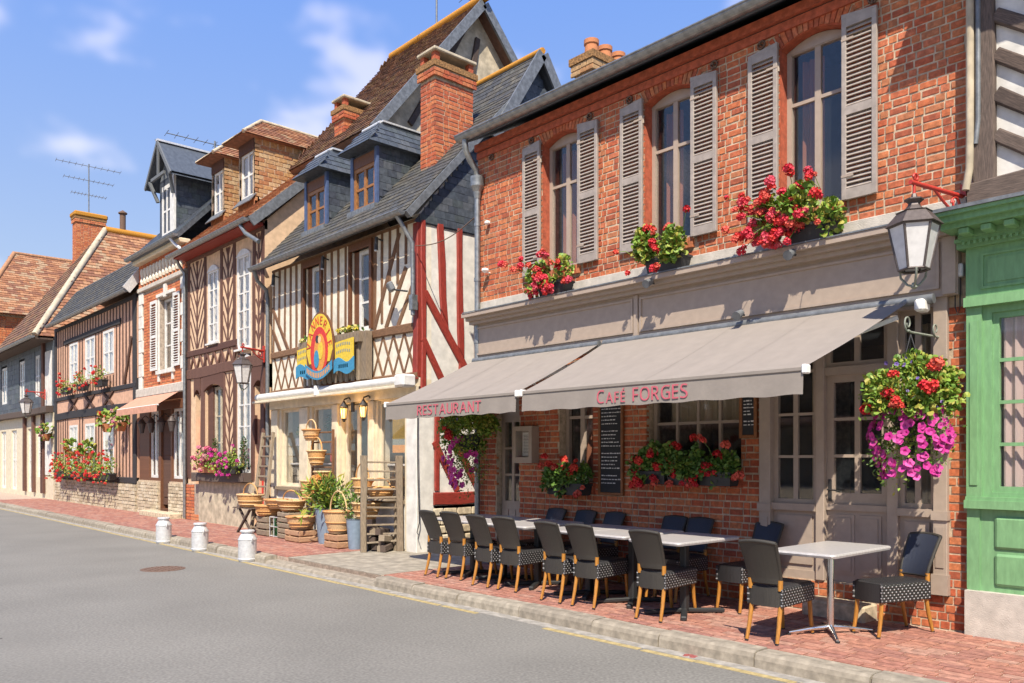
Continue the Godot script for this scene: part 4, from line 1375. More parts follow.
# ---------- half-timbered basket shop ----------
func basket_house() -> void:
	var X0 := -15.9
	var X1 := -10.75
	var t := thing("timber_house", "half-timbered basket shop with red framed side wall and slate dormers", "house", Vector3(-13.3, PAVE, 0))
	var mb := MB.new()
	var ho := [[-14.5, 3.86, -13.87, 5.3], [-12.8, 3.86, -12.15, 5.3]]
	mb.wall(Transform3D(), X0, X1, 2.9, 5.5, ho, 0.25)
	put(mb, "wall", M.plaster_cream, t)
	shell(t, M.plaster_cream, X0, X1 - 0.0, 5.5, -4.0, -0.25, true, false)
	mb = MB.new()
	mb.box(Vector3(X1 - 0.25, 0.0, -4.0), Vector3(X1, 5.5, -0.251))
	mb.prism(PackedVector2Array([Vector2(4.0, 5.5), Vector2(2.0, 7.95), Vector2(0.0, 5.55)]), Transform3D(Basis(Vector3(0, 0, -1), Vector3.UP, Vector3(1, 0, 0)), Vector3(X1, 0, 0)), 0.25)
	put(mb, "gable_wall", M.plaster_white, t)
	# studs above the rail, lattice below
	var z := -0.016
	timber(t, Vector3(X0, 3.72, z + 0.02), Vector3(-14.5, 3.74, z + 0.02), 0.13, 0.08, "oak")
	timber(t, Vector3(-13.87, 3.74, z + 0.02), Vector3(-12.8, 3.74, z + 0.02), 0.13, 0.08, "oak")
	timber(t, Vector3(-12.15, 3.75, z + 0.02), Vector3(X1 - 0.1, 3.74, z + 0.02), 0.14, 0.08, "oak")
	timber(t, Vector3(X0, 5.47, z), Vector3(X1, 5.47, z), 0.06, 0.06, "oak")
	timber(t, Vector3(X0, 2.97, z + 0.02), Vector3(X1, 2.97, z + 0.02), 0.1, 0.08, "oak")
	var x := X0 + 0.06
	while x < X1 - 0.2:
		var skip := false
		for h in ho:
			if x > h[0] - 0.08 and x < h[2] + 0.1: skip = true
		if not skip:
			var lo := 3.8
			if x > X1 - 1.15: lo = minf(5.3, 3.8 + (x - (X1 - 1.15)) * 1.25)
			if x < X0 + 0.75 and x > X0 + 0.1: lo = 4.5 - (x - X0 - 0.1) * 1.0
			timber(t, Vector3(x, lo, z), Vector3(x + rnd(-0.015, 0.015), 5.46, z), rnd(0.07, 0.1), 0.06, "oak")
		x += rnd(0.215, 0.25)
	for k in 3:
		timber(t, Vector3(X1 - 1.3 + k * 0.36, 3.82, z + 0.005), Vector3(X1 - 0.55 + k * 0.2, 5.05 - k * 0.3 if k else 5.35, z + 0.005), 0.1, 0.06, "oak")
	timber(t, Vector3(X0 + 0.02, 4.7, z + 0.005), Vector3(X0 + 0.7, 3.8, z + 0.005), 0.1, 0.06, "oak")
	timber(t, Vector3(X0 + 0.02, 4.25, z + 0.005), Vector3(X0 + 0.36, 3.8, z + 0.005), 0.1, 0.06, "oak")
	x = X0 + 0.1
	var k := 0
	while x < X1 - 0.35:
		if x < -14.4 or x > -12.35:
			timber(t, Vector3(x, 3.02, z), Vector3(x + 0.3, 3.67, z), 0.055, 0.05, "oak", Vector3(0, 0, 1), "timber", 0.06)
			timber(t, Vector3(x + 0.3, 3.02, z + 0.004), Vector3(x, 3.67, z + 0.004), 0.055, 0.05, "oak", Vector3(0, 0, 1), "timber", 0.06)
		x += 0.31
	# red corner post and side framing
	timber(t, Vector3(X1 - 0.06, 2.9, 0.0), Vector3(X1 - 0.06, 5.4, 0.0), 0.14, 0.08, "red_beam")
	var sx := X1 + 0.012
	var ox := Vector3(1, 0, 0)
	timber(t, Vector3(sx, 2.6, -0.07), Vector3(sx, 5.45, -0.07), 0.1, 0.05, "red_beam", ox)
	for p in [[-0.52, 3.7, -0.4, 5.45], [-0.86, 2.6, -0.82, 5.45], [-1.27, 1.1, -1.27, 5.45], [-0.42, 1.1, -0.42, 0.9], [-1.66, 1.1, -1.66, 5.45], [-2.1, 1.1, -2.1, 5.45]]:
		if absf(p[3] - p[1]) > 0.5:
			timber(t, Vector3(sx, p[1], p[0]), Vector3(sx, p[3], p[2]), 0.125, 0.05, "red_beam", ox, "timber", 0.16)
	timber(t, Vector3(sx + 0.004, 4.3, -0.1), Vector3(sx + 0.004, 2.75, -1.2), 0.13, 0.05, "red_beam", ox)
	timber(t, Vector3(sx + 0.004, 3.55, -0.08), Vector3(sx + 0.004, 2.3, -0.8), 0.12, 0.05, "red_beam", ox)
	timber(t, Vector3(sx, 2.6, -0.36), Vector3(sx, 1.1, -0.36), 0.1, 0.05, "red_beam", ox)
	timber(t, Vector3(sx + 0.004, 2.5, -0.36), Vector3(sx + 0.004, 1.1, -1.22), 0.12, 0.05, "red_beam", ox)
	timber(t, Vector3(sx + 0.004, 1.9, -0.3), Vector3(sx + 0.004, 1.1, -0.78), 0.12, 0.05, "red_beam", ox)
	timber(t, Vector3(sx + 0.01, 0.96, -0.28), Vector3(sx + 0.01, 0.96, -3.0), 0.2, 0.07, "red_beam", ox)
	# stone footing on the side
	mb = MB.new()
	mb.box(Vector3(X1 - 0.05, 0.0, -3.0), Vector3(X1 + 0.0, 0.85, -0.3))
	var ft := put(mb, "footing", M.mortar, t)
	lay(courses(Transform3D(Basis(Vector3(0, 0, -1), Vector3.UP, Vector3(1, 0, 0)), Vector3(X1 + 0.03, 0, 0)), 0.28, 3.0, 0.1, 0.85, [0.3, 0.2, 0.26], 0.13, 0.015, 0.06, [], 5, 0.006), ft, "stone", "stonework", "stone", 60, "stone")
	# upper windows
	for h in ho:
		mb = MB.new()
		mb.box(Vector3(h[0] - 0.04, h[1], -0.02), Vector3(h[0] + 0.0, h[3], 0.05)); mb.box(Vector3(h[2], h[1], -0.02), Vector3(h[2] + 0.07, h[3], 0.05))
		mb.box(Vector3(h[0], h[1], -0.2), Vector3(h[0] + 0.15, h[3], -0.06))
		mb.box(Vector3(h[0] - 0.04, h[3], -0.06), Vector3(h[2] + 0.07, h[3] + 0.12, 0.045))
		put(mb, "window_casing", M.brown_paint, t)
		win(t, "window", h[0] + 0.15, h[1] + 0.02, h[2], h[3] - 0.01, -0.07, 1, 3, 0.07, 0.035, 0.05, M.white_paint, M.glass)
		curtain(t, M.curtain_white, h[0] + 0.2, h[2] - 0.05, h[1] + 0.1, h[3] - 0.6, -0.3, 4)
	# roof with slates, gutter
	mb = MB.new()
	slab(mb, X0 - 0.1, X1 + 0.12, 0.32, 5.52, -2.05, 8.1, 0.08)
	slab(mb, X0 - 0.1, X1 + 0.12, -4.4, 5.52, -2.05, 8.1, 0.08)
	var rf := put(mb, "roof", M.slate_old_2, t)
	var w := Vector3(0, 2.58, -2.37)
	var clear := func(cx: float, cy: float) -> bool:
		var xx := X0 - 0.1 + cx
		var yy := 5.52 + cy * 0.736
		for d in [-14.47, -12.72]:
			if absf(xx - d) < 0.42 and yy > 6.12 and yy < 7.3: return false
		return true
	lay(tiles(Vector3(X0 - 0.1, 5.52, 0.32), Vector3(1, 0, 0), w.normalized(), X1 - X0 + 0.22, w.length(), 0.21, 0.14, 0.008, 5, 0.004, clear), rf, "slate", "slating", "slate_old", 90, "plain")
	# slate hung gable on the alley side
	var gb := func(cx: float, cy: float) -> bool:
		return cy < 5.45 + (cx + 0.1) * 1.12 - 0.02
	var sl := courses(Transform3D(Basis(Vector3(0, 0, -1), Vector3.UP, Vector3(1, 0, 0)), Vector3(X1 + 0.03, 0, 0)), 0.0, 2.0, 5.42, 7.8, [0.2], 0.12, 0.004, 0.012, [], 5, 0.002, gb)
	var gbw := MB.new()
	gbw.prism(PackedVector2Array([Vector2(-0.1, 5.4), Vector2(2.05, 5.4), Vector2(2.05, 7.9)]), Transform3D(Basis(Vector3(0, 0, -1), Vector3.UP, Vector3(1, 0, 0)), Vector3(X1 + 0.018, 0, 0)), 0.018)
	var gw := put(gbw, "gable_cladding", M.slate_2, t)
	lay(sl, gw, "slate", "slating", "slate", 90, "plain")
	mb = MB.new()
	mb.bar(Vector3(X1 + 0.1, 5.45, 0.3), Vector3(X1 + 0.1, 8.05, -2.08), 0.12, 0.1, Vector3(1, 0, 0))
	put(mb, "verge_board", M.lead, t)
	gutter(t, X0 - 0.15, X1 + 0.1, 5.5, 0.4, M.zinc, 0.07)
	mb = MB.new()
	mb.tube([Vector3(X0 + 0.0, 5.44, 0.4), Vector3(X0 - 0.05, 5.25, 0.3), Vector3(X0 - 0.08, 5.1, 0.1), Vector3(X0 - 0.1, 4.9, 0.06), Vector3(X0 - 0.1, 0.2, 0.06)], 0.04, 8)
	put(mb, "downpipe", M.lead, t)
	mb = MB.new()
	mb.tube([Vector3(X1 - 0.05, 5.46, 0.4), Vector3(X1 - 0.02, 5.3, 0.3), Vector3(X1 + 0.02, 5.05, 0.14), Vector3(X1 + 0.02, 4.5, 0.13), Vector3(X1 + 0.02, 3.9, 0.13)], 0.035, 8)
	mb.box(Vector3(X1 - 0.02, 3.98, 0.08), Vector3(X1 + 0.08, 4.22, 0.18))
	put(mb, "downpipe", M.zinc, t)
	for d in [-14.47, -12.72]:
		slate_dormer(t, d)
	chimney(t, -11.62, -11.2, -1.5, -0.66, 5.9, 8.48, "brick", M.mortar)
	chimney(t, -16.0, -15.58, -2.45, -1.5, 7.3, 9.35, "brick", M.mortar)
	# cream shop front
	mb = MB.new()
	mb.wall(Transform3D(Basis(), Vector3(0, 0, 0.0)), X0, X1, 0.0, 2.9, [[-15.5, 1.08, -14.75, 2.6], [-14.25, 1.08, -13.5, 2.6], [-13.15, 0.14, -12.25, 2.6], [-11.95, 0.95, -11.12, 2.6]], 0.25)
	put(mb, "shop_wall", M.cream_paint, t)
	mb = MB.new()
	for p in [[-15.88, -15.6], [-14.66, -14.34], [-13.42, -13.22], [-12.2, -12.02], [-11.08, -10.75]]:
		mb.cbox(Transform3D(Basis(), Vector3((p[0] + p[1]) / 2, 1.36, 0.02)), Vector3(p[1] - p[0], 2.5, 0.05), Vector3.ONE * 0.008)
	mb.box(Vector3(X0, 2.62, -0.05), Vector3(X1, 2.78, 0.07))
	put(mb, "pilaster", M.cream_paint, t)
	mb = MB.new()
	mb.box(Vector3(-15.6, 0.14, 0.0), Vector3(-13.44, 1.0, 0.03)); mb.box(Vector3(-12.02, 0.14, 0.0), Vector3(-11.1, 0.9, 0.03))
	put(mb, "stall_riser", M.white_paint, t)
	mb = MB.new()
	mb.box(Vector3(-15.62, 1.0, -0.05), Vector3(-13.4, 1.06, 0.12)); mb.box(Vector3(-12.02, 0.88, -0.05), Vector3(-11.08, 0.94, 0.1))
	put(mb, "window_ledge", PAL.raw_wood.mats[0], t)
	for h in [[-15.5, 1.08, -14.75, 2.6], [-14.25, 1.08, -13.5, 2.6], [-11.95, 0.95, -11.12, 2.6]]:
		win(t, "shop_window", h[0], h[1], h[2], h[3], -0.05, 1, 1, 0.05, 0.03, 0.05, M.cream_paint, M.glass)
		bx(t, "window_shelf", M.white_paint, Vector3(h[0], 1.5, -0.5), Vector3(h[2], 1.53, -0.2))
		bx(t, "window_backing", M.plaster_cream, Vector3(h[0] - 0.2, 0.5, -1.5), Vector3(h[2] + 0.2, 2.7, -1.46))
	var dd := win(t, "shop_door", -13.13, 0.9, -12.27, 2.58, -0.08, 2, 1, 0.09, 0.05, 0.05, M.cream_paint, M.glass)
	bx(dd, "lower_panel", M.cream_paint, Vector3(-13.13, 0.14, -0.13), Vector3(-12.27, 0.9, -0.08))
	# white pillar at the alley corner
	bx(t, "corner_pillar", M.plaster_white, Vector3(-11.02, 0.1, -0.28), Vector3(X1 + 0.02, 2.6, 0.06), 0.01)
	# rolled-up awning cassette
	var aw := thing("awning", "rolled-up white awning cassette above the basket shop front", "awning", Vector3(-13.5, 2.85, 0.2))
	mb = MB.new()
	mb.tube([Vector3(-16.15, 2.87, 0.2), Vector3(-10.95, 2.87, 0.2)], 0.075, 12)
	put(mb, "cassette", M.white_paint, aw)
	mb = MB.new()
	mb.cbox(Transform3D(Basis(), Vector3(-13.55, 2.77, 0.26)), Vector3(5.3, 0.05, 0.1), Vector3.ONE * 0.01)
	put(mb, "front_bar", M.cream_paint, aw)
	bx(aw, "motor_housing", M.white_paint, Vector3(-10.97, 2.76, 0.08), Vector3(-10.7, 2.96, 0.34), 0.03)
	bx(aw, "joint_bracket", M.white_plastic, Vector3(-13.6, 2.76, 0.16), Vector3(-13.5, 2.96, 0.32), 0.02)
	# little black spot lamps under the eaves
	for x2 in [-15.55, -13.55, -11.75]:
		var l := thing("spot_lamp", "small black spot lamp under the slate eaves, %s" % {"-15.55": "next to the chevron house", "-13.55": "between the two upper windows", "-11.75": "next to the red corner post"}[str(x2)], "lamp", Vector3(x2, 5.2, 0.1), "eaves spot lamps")
		mb = MB.new()
		mb.tube([Vector3(x2, 5.3, 0.03), Vector3(x2, 5.32, 0.14)], 0.015, 6)
		mb.tube([Vector3(x2, 5.34, 0.15), Vector3(x2, 5.12, 0.16)], [0.028, 0.036], 8)
		put(mb, "housing", M.iron, l)
		mb = MB.new()
		mb.tube([Vector3(x2, 5.125, 0.16), Vector3(x2, 5.1, 0.16)], 0.03, 8)
		put(mb, "lens", M.frosted, l)
	# floodlight on the corner
	var fl := thing("floodlight", "grey floodlight fixed to the red corner post", "floodlight", Vector3(-11.15, 4.35, 0.12))
	mb = MB.new()
	mb.cbox(Transform3D(Basis.from_euler(Vector3(0.5, -0.5, 0)), Vector3(-11.18, 4.4, 0.25)), Vector3(0.2, 0.15, 0.1), Vector3.ONE * 0.02)
	put(mb, "housing", M.lead, fl)
	mb = MB.new()
	mb.tube([Vector3(-10.95, 4.32, 0.08), Vector3(-11.15, 4.36, 0.2)], 0.016, 6)
	put(mb, "arm", M.iron, fl)
	# cables across the side wall
	var cb := thing("cable", "thin brown cable strung across the red and white side wall", "cable", Vector3(-10.7, 5.0, -0.6))
	mb = MB.new()
	var pts := []
	for i in 9:
		var q := i / 8.0
		pts.append(Vector3(lerpf(X1 + 0.06, -9.3, q), lerpf(5.0, 5.15, q) - 0.12 * sin(q * PI), lerpf(0.1, 0.05, q)))
	mb.tube(pts, 0.008, 5)
	put(mb, "wire", M.rust, cb)
	var cb2 := thing("cable", "thin dark cable hanging down the white corner pillar", "cable", Vector3(-10.72, 0.2, 0.1))
	mb = MB.new()
	pts = []
	for i in 9:
		var q := i / 8.0
		pts.append(Vector3(-10.7 + 0.06 * sin(q * 2.5), lerpf(2.6, 0.6, q), 0.05 + 0.05 * sin(q * PI)))
	pts.append(Vector3(-10.66, 0.45, 0.1)); pts.append(Vector3(-10.6, 0.4, 0.1))
	mb.tube(pts, 0.008, 5)
	put(mb, "wire", M.iron, cb2)
	sign_board()

func slate_dormer(t: Node, d: float) -> void:
	var zf := -0.24
	var yb := 6.12
	var yt := 7.22
	var hw := 0.42
	var zr := -1.3
	var mb := MB.new()
	# cheeks
	for s in [-1.0, 1.0]:
		var x = d + s * hw
		mb.prism(PackedVector2Array([Vector2(-zf, yb), Vector2(-zr, yt), Vector2(-zf, yt)]), Transform3D(Basis(Vector3(0, 0, -1), Vector3.UP, Vector3(1, 0, 0)), Vector3(x + (0.0 if s > 0 else 0.04), 0, 0)), 0.04)
	mb.box(Vector3(d - hw, yt - 0.14, zf - 0.05), Vector3(d + hw, yt, zf))
	var o := put(mb, "dormer", M.slate_2, t)
	var tri := func(cx: float, cy: float) -> bool:
		return cy > yb + (cx + zf) * 1.04 + 0.0
	var sl := courses(Transform3D(Basis(Vector3(0, 0, -1), Vector3.UP, Vector3(1, 0, 0)), Vector3(d + hw + 0.012, 0, 0)), -zf, -zr, yb, yt, [0.19], 0.125, 0.004, 0.012, [], 5, 0.002, tri)
	# hipped slate roof with overhang
	var e := 0.26
	var ye := yt - 0.08
	var yr := 7.62
	var zr2 := -1.9
	var c := [Vector3(d - hw - 0.12, ye, zf + e), Vector3(d + hw + 0.12, ye, zf + e), Vector3(d + hw + 0.12, ye, zr2), Vector3(d - hw - 0.12, ye, zr2)]
	var r := [Vector3(d - hw + 0.12, yr, zf - 0.14), Vector3(d + hw - 0.12, yr, zf - 0.14), Vector3(d + hw - 0.12, yr, zr2), Vector3(d - hw + 0.12, yr, zr2)]
	mb = MB.new()
	var mid := Vector3(d, (ye + yr) / 2, -0.9)
	for k in 4:
		mb.qo(c[k], c[(k + 1) % 4], r[(k + 1) % 4], r[k], mid)
	mb.qo(c[0], c[1], c[2], c[3], mid)
	mb.qo(r[0], r[1], r[2], r[3], mid)
	put(mb, "dormer_roof", M.slate_0, o)
	# slates on the hipped front and on the right slope
	var wv: Vector3 = (r[0] + r[1] - c[0] - c[1]) / 2
	var wid: float = c[0].distance_to(c[1])
	var fr := func(cx: float, cy: float) -> bool:
		var q: float = cy / wv.length() * 0.24
		return cx > q and cx < wid - q
	sl.append_array(tiles(c[0], Vector3(1, 0, 0), wv.normalized(), wid, wv.length(), 0.2, 0.13, 0.008, 5, 0.003, fr))
	var wr: Vector3 = Vector3(r[1].x - c[1].x, yr - ye, 0)
	var sd := func(cx: float, cy: float) -> bool:
		return cx > cy / wr.length() * 0.4
	sl.append_array(tiles(c[1], Vector3(0, 0, -1), wr.normalized(), c[1].z - zr2, wr.length(), 0.2, 0.12, 0.008, 5, 0.003, sd))
	lay(sl, o, "slate", "slating", "slate", 75, "plain")
	mb = MB.new()
	mb.tube([r[0], r[1]], 0.035, 6)
	mb.bar(r[1] + Vector3(0, 0.01, 0), r[2] + Vector3(0, 0.01, 0), 0.12, 0.03, Vector3.UP)
	put(mb, "ridge_flashing", M.galvanised, o)
	# blue trim, orange window
	mb = MB.new()
	mb.box(Vector3(d - hw - 0.01, yb - 0.05, zf), Vector3(d - hw + 0.07, yt - 0.1, zf + 0.05)); mb.box(Vector3(d + hw - 0.05, yb - 0.05, zf), Vector3(d + hw + 0.03, yt - 0.1, zf + 0.05))
	put(mb, "trim", M.blue_paint, o)
	bx(o, "apron_flashing", M.lead, Vector3(d - hw - 0.02, yb - 0.13, zf - 0.05), Vector3(d + hw + 0.06, yb - 0.02, zf + 0.12))
	mb = MB.new()
	mb.box(Vector3(d - hw + 0.07, yt - 0.34, zf - 0.04), Vector3(d + hw - 0.05, yt - 0.14, zf + 0.03))
	put(mb, "head_board", M.brown_paint, o)
	win(t, "dormer_window", d - hw + 0.07, yb - 0.02, d + hw - 0.05, yt - 0.34, zf + 0.02, 2, 2, 0.07, 0.04, 0.06, M.orange_wood, M.glass_dark)
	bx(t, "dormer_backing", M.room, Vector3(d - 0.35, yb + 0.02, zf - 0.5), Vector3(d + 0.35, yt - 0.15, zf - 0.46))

func sign_board() -> void:
	var t := thing("shop_sign", "painted yellow, red and blue wooden sign crest on the basket shop balcony", "sign", Vector3(-13.25, 3.0, 0.3))
	var z := 0.34
	var mb := MB.new()
	# planter box and posts behind
	mb.box(Vector3(-14.25, 3.62, 0.08), Vector3(-12.1, 3.8, 0.28))
	mb.box(Vector3(-12.28, 2.98, 0.08), Vector3(-12.0, 3.8, 0.2))
	put(mb, "balcony_box", PAL.raw_wood.mats[2], t)
	for i in 11:
		timber(t, Vector3(-14.15 + i * 0.19, 2.97, 0.2), Vector3(-14.15 + i * 0.19, 3.62, 0.2), 0.09, 0.03, "raw_wood", Vector3(0, 0, 1), "slat")
	# crest
	var crest := PackedVector2Array()
	for i in 25:
		var a := PI * i / 24
		crest.append(Vector2(-13.33 + cos(a) * 0.5, 3.55 + sin(a) * 0.72))
	crest.append(Vector2(-13.78, 3.25)); crest.append(Vector2(-13.33, 3.02)); crest.append(Vector2(-12.88, 3.25))
	mb = MB.new()
	mb.prism(crest, Transform3D(Basis(), Vector3(0, 0, z)), 0.03)
	var cr := put(mb, "crest_board", M.brown_paint, t)
	var inner := PackedVector2Array()
	for i in 25:
		var a := PI * i / 24
		inner.append(Vector2(-13.33 + cos(a) * 0.465, 3.55 + sin(a) * 0.685))
	inner.append(Vector2(-13.7, 3.35)); inner.append(Vector2(-12.96, 3.35))
	mb = MB.new()
	mb.prism(inner, Transform3D(Basis(), Vector3(0, 0, z + 0.008)), 0.01)
	put(mb, "yellow_field", M.sign_yellow, cr)
	var oval := func(cx: float, cy: float, rx: float, ry: float, dz: float, m: Material, nm: String) -> void:
		var e := PackedVector2Array()
		for i in 24:
			e.append(Vector2(cx + cos(TAU * i / 24) * rx, cy + sin(TAU * i / 24) * ry))
		var b := MB.new()
		b.prism(e, Transform3D(Basis(), Vector3(0, 0, z + dz)), 0.006)
		put(b, nm, m, cr)
	oval.call(-13.33, 3.55, 0.315, 0.45, 0.014, M.sign_red, "red_oval")
	oval.call(-13.3, 3.53, 0.2, 0.34, 0.019, M.sign_orange, "picture_ground")
	# figure with basket: head, yellow dress, blue apron
	oval.call(-13.38, 3.78, 0.06, 0.07, 0.024, M.iron, "painted_hair")
	oval.call(-13.29, 3.76, 0.05, 0.065, 0.028, M.sign_skin, "painted_face")
	oval.call(-13.26, 3.56, 0.085, 0.16, 0.026, M.sign_yellow, "painted_blouse")
	oval.call(-13.4, 3.42, 0.09, 0.16, 0.028, M.sign_blue, "painted_skirt")
	# arc of red lettering
	var word := "VANNERIE"
	for i in word.length():
		var a := PI * (0.93 - 0.86 * i / (word.length() - 1))
		var tm := TextMesh.new()
		var f := SystemFont.new()
		f.font_names = PackedStringArray(["Droid Sans"])
		tm.font = f
		tm.text = word[i]
		tm.font_size = 48
		tm.pixel_size = 0.0042
		tm.depth = 0.004
		var o := MeshInstance3D.new()
		o.name = "letter"
		o.mesh = tm
		o.material_override = M.sign_red
		cr.add_child(o, true)
		o.transform = Transform3D(Basis.from_euler(Vector3(0, 0, a - PI / 2)), Vector3(-13.33 + cos(a) * 0.385, 3.55 + sin(a) * 0.565, z + 0.014) - orgs[cr])
	# blue ribbon
	var rb := PackedVector2Array()
	for i in 13:
		var q := i / 12.0
		rb.append(Vector2(lerpf(-13.82, -12.85, q), 3.36 - 0.16 * sin(q * PI)))
	for i in 13:
		var q := 1.0 - i / 12.0
		rb.append(Vector2(lerpf(-13.82, -12.85, q), 3.2 - 0.16 * sin(q * PI)))
	mb = MB.new()
	mb.prism(rb, Transform3D(Basis(), Vector3(0, 0, z + 0.03)), 0.012)
	put(mb, "ribbon", M.sign_blue, cr)
	mb = MB.new()
	for i in 14:
		var q := (i + 1.5) / 16.0
		var yy := 3.28 - 0.16 * sin(q * PI)
		mb.box(Vector3(lerpf(-13.82, -12.85, q) - 0.018, yy - 0.045, z + 0.03), Vector3(lerpf(-13.82, -12.85, q) + 0.012, yy + 0.045, z + 0.033))
	put(mb, "ribbon_lettering", M.sign_orange, cr)
	for q in [[-14.22, -13.6], [-12.82, -12.22]]:
		mb = MB.new()
		mb.prism(PackedVector2Array([Vector2(q[0], 3.18), Vector2(q[1], 3.12), Vector2(q[1], 3.7), Vector2(q[0], 3.66)]), Transform3D(Basis(), Vector3(0, 0, z - 0.02)), 0.02)
		var p := put(mb, "side_panel", M.sign_yellow, t)
		mb = MB.new()
		var wv := PackedVector2Array()
		for i in 9:
			var a := i / 8.0
			wv.append(Vector2(lerpf(q[0] - 0.03, q[1] + 0.04, a), 3.34 + 0.05 * sin(a * 7.0)))
		for i in 9:
			var a := 1.0 - i / 8.0
			wv.append(Vector2(lerpf(q[0] - 0.03, q[1] + 0.04, a), 3.12 + 0.04 * sin(a * 7.0)))
		mb.prism(wv, Transform3D(Basis(), Vector3(0, 0, z - 0.008)), 0.014)
		put(mb, "blue_banner", M.sign_blue, p)
		mb = MB.new()
		for r in 2:
			for i in 8:
				var a := (i + 1.2) / 10.0
				var yy := 3.58 - r * 0.12 + 0.04 * sin(a * PI)
				mb.box(Vector3(lerpf(q[0], q[1], a) - 0.02, yy - 0.025, z - 0.02), Vector3(lerpf(q[0], q[1], a) + 0.012, yy + 0.025, z - 0.017))
			for i in 5:
				var a := (i + 2.5) / 9.0
				mb.box(Vector3(lerpf(q[0], q[1], a) - 0.018, 3.2, z - 0.008), Vector3(lerpf(q[0], q[1], a) + 0.012, 3.26, z - 0.004))
		put(mb, "panel_lettering", M.verdigris, p)
		mb = MB.new()
		for i in 4:
			leaves_in(mb, Vector3(lerpf(q[0], q[1], (i + 0.5) / 4), 3.85, 0.18), Vector3(0.1, 0.07, 0.08), 28, 0.04, PAL.leafy.cols)
		put(mb, "planting", PAL.leafy.all, t)
		var bp := []
		for i in 16:
			bp.append(Vector3(rnd(q[0], q[1]), rnd(3.82, 3.93), rnd(0.16, 0.28)))
		blooms(t, bp, "yellow_petal", "flower")

# ---------- chevron timbered house ----------
func arch_window(t: Node, x0: float, x1: float, y0: float, y1: float, z: float, nr: int) -> void:
	var o := win(t, "window", x0, y0, x1, y1, z, 2, nr, 0.06, 0.03, 0.05, M.white_paint, M.glass)
	var mb := MB.new()
	var ps := PackedVector2Array()
	for p in arch_pts(x0 - 0.03, x1 + 0.03, y1 - 0.02, 0.14):
		ps.append(p)
	mb.prism(ps, Transform3D(Basis(), Vector3(0, 0, z + 0.02)), 0.06)
	put(mb, "arched_head", M.white_paint, o)
	mb = MB.new()
	mb.box(Vector3(x0 - 0.05, y0 - 0.04, z - 0.06), Vector3(x1 + 0.05, y0, z + 0.06))
	put(mb, "sill", M.white_paint, o)
	curtain(t, M.curtain_white, x0 + 0.07, x1 - 0.07, y0 + 0.1, y1 - 0.1, z - 0.15, 5)

func chevron(t: Node, x0: float, x1: float, y0: float, y1: float, key: String, w: float, step: float) -> void:
	var c := (x0 + x1) / 2
	timber(t, Vector3(c, y0, -0.012), Vector3(c, y1, -0.012), w * 0.8, 0.05, key, Vector3(0, 0, 1), "timber", 0.05)
	var rise := (x1 - x0) * 0.5 * 1.75
	var y := y0 - rise
	while y < y1:
		for s in [-1.0, 1.0]:
			var a := Vector3(c, y, -0.012)
			var b := Vector3(c + s * (x1 - x0) / 2, y + rise, -0.012)
			if a.y < y0: a = a.lerp(b, (y0 - a.y) / (b.y - a.y))
			if b.y > y1: b = b.lerp(a, (b.y - y1) / (b.y - a.y))
			if a.distance_to(b) > 0.12:
				timber(t, a, b, w * 0.68, 0.04, key, Vector3(0, 0, 1), "timber", 0.05)
		y += step

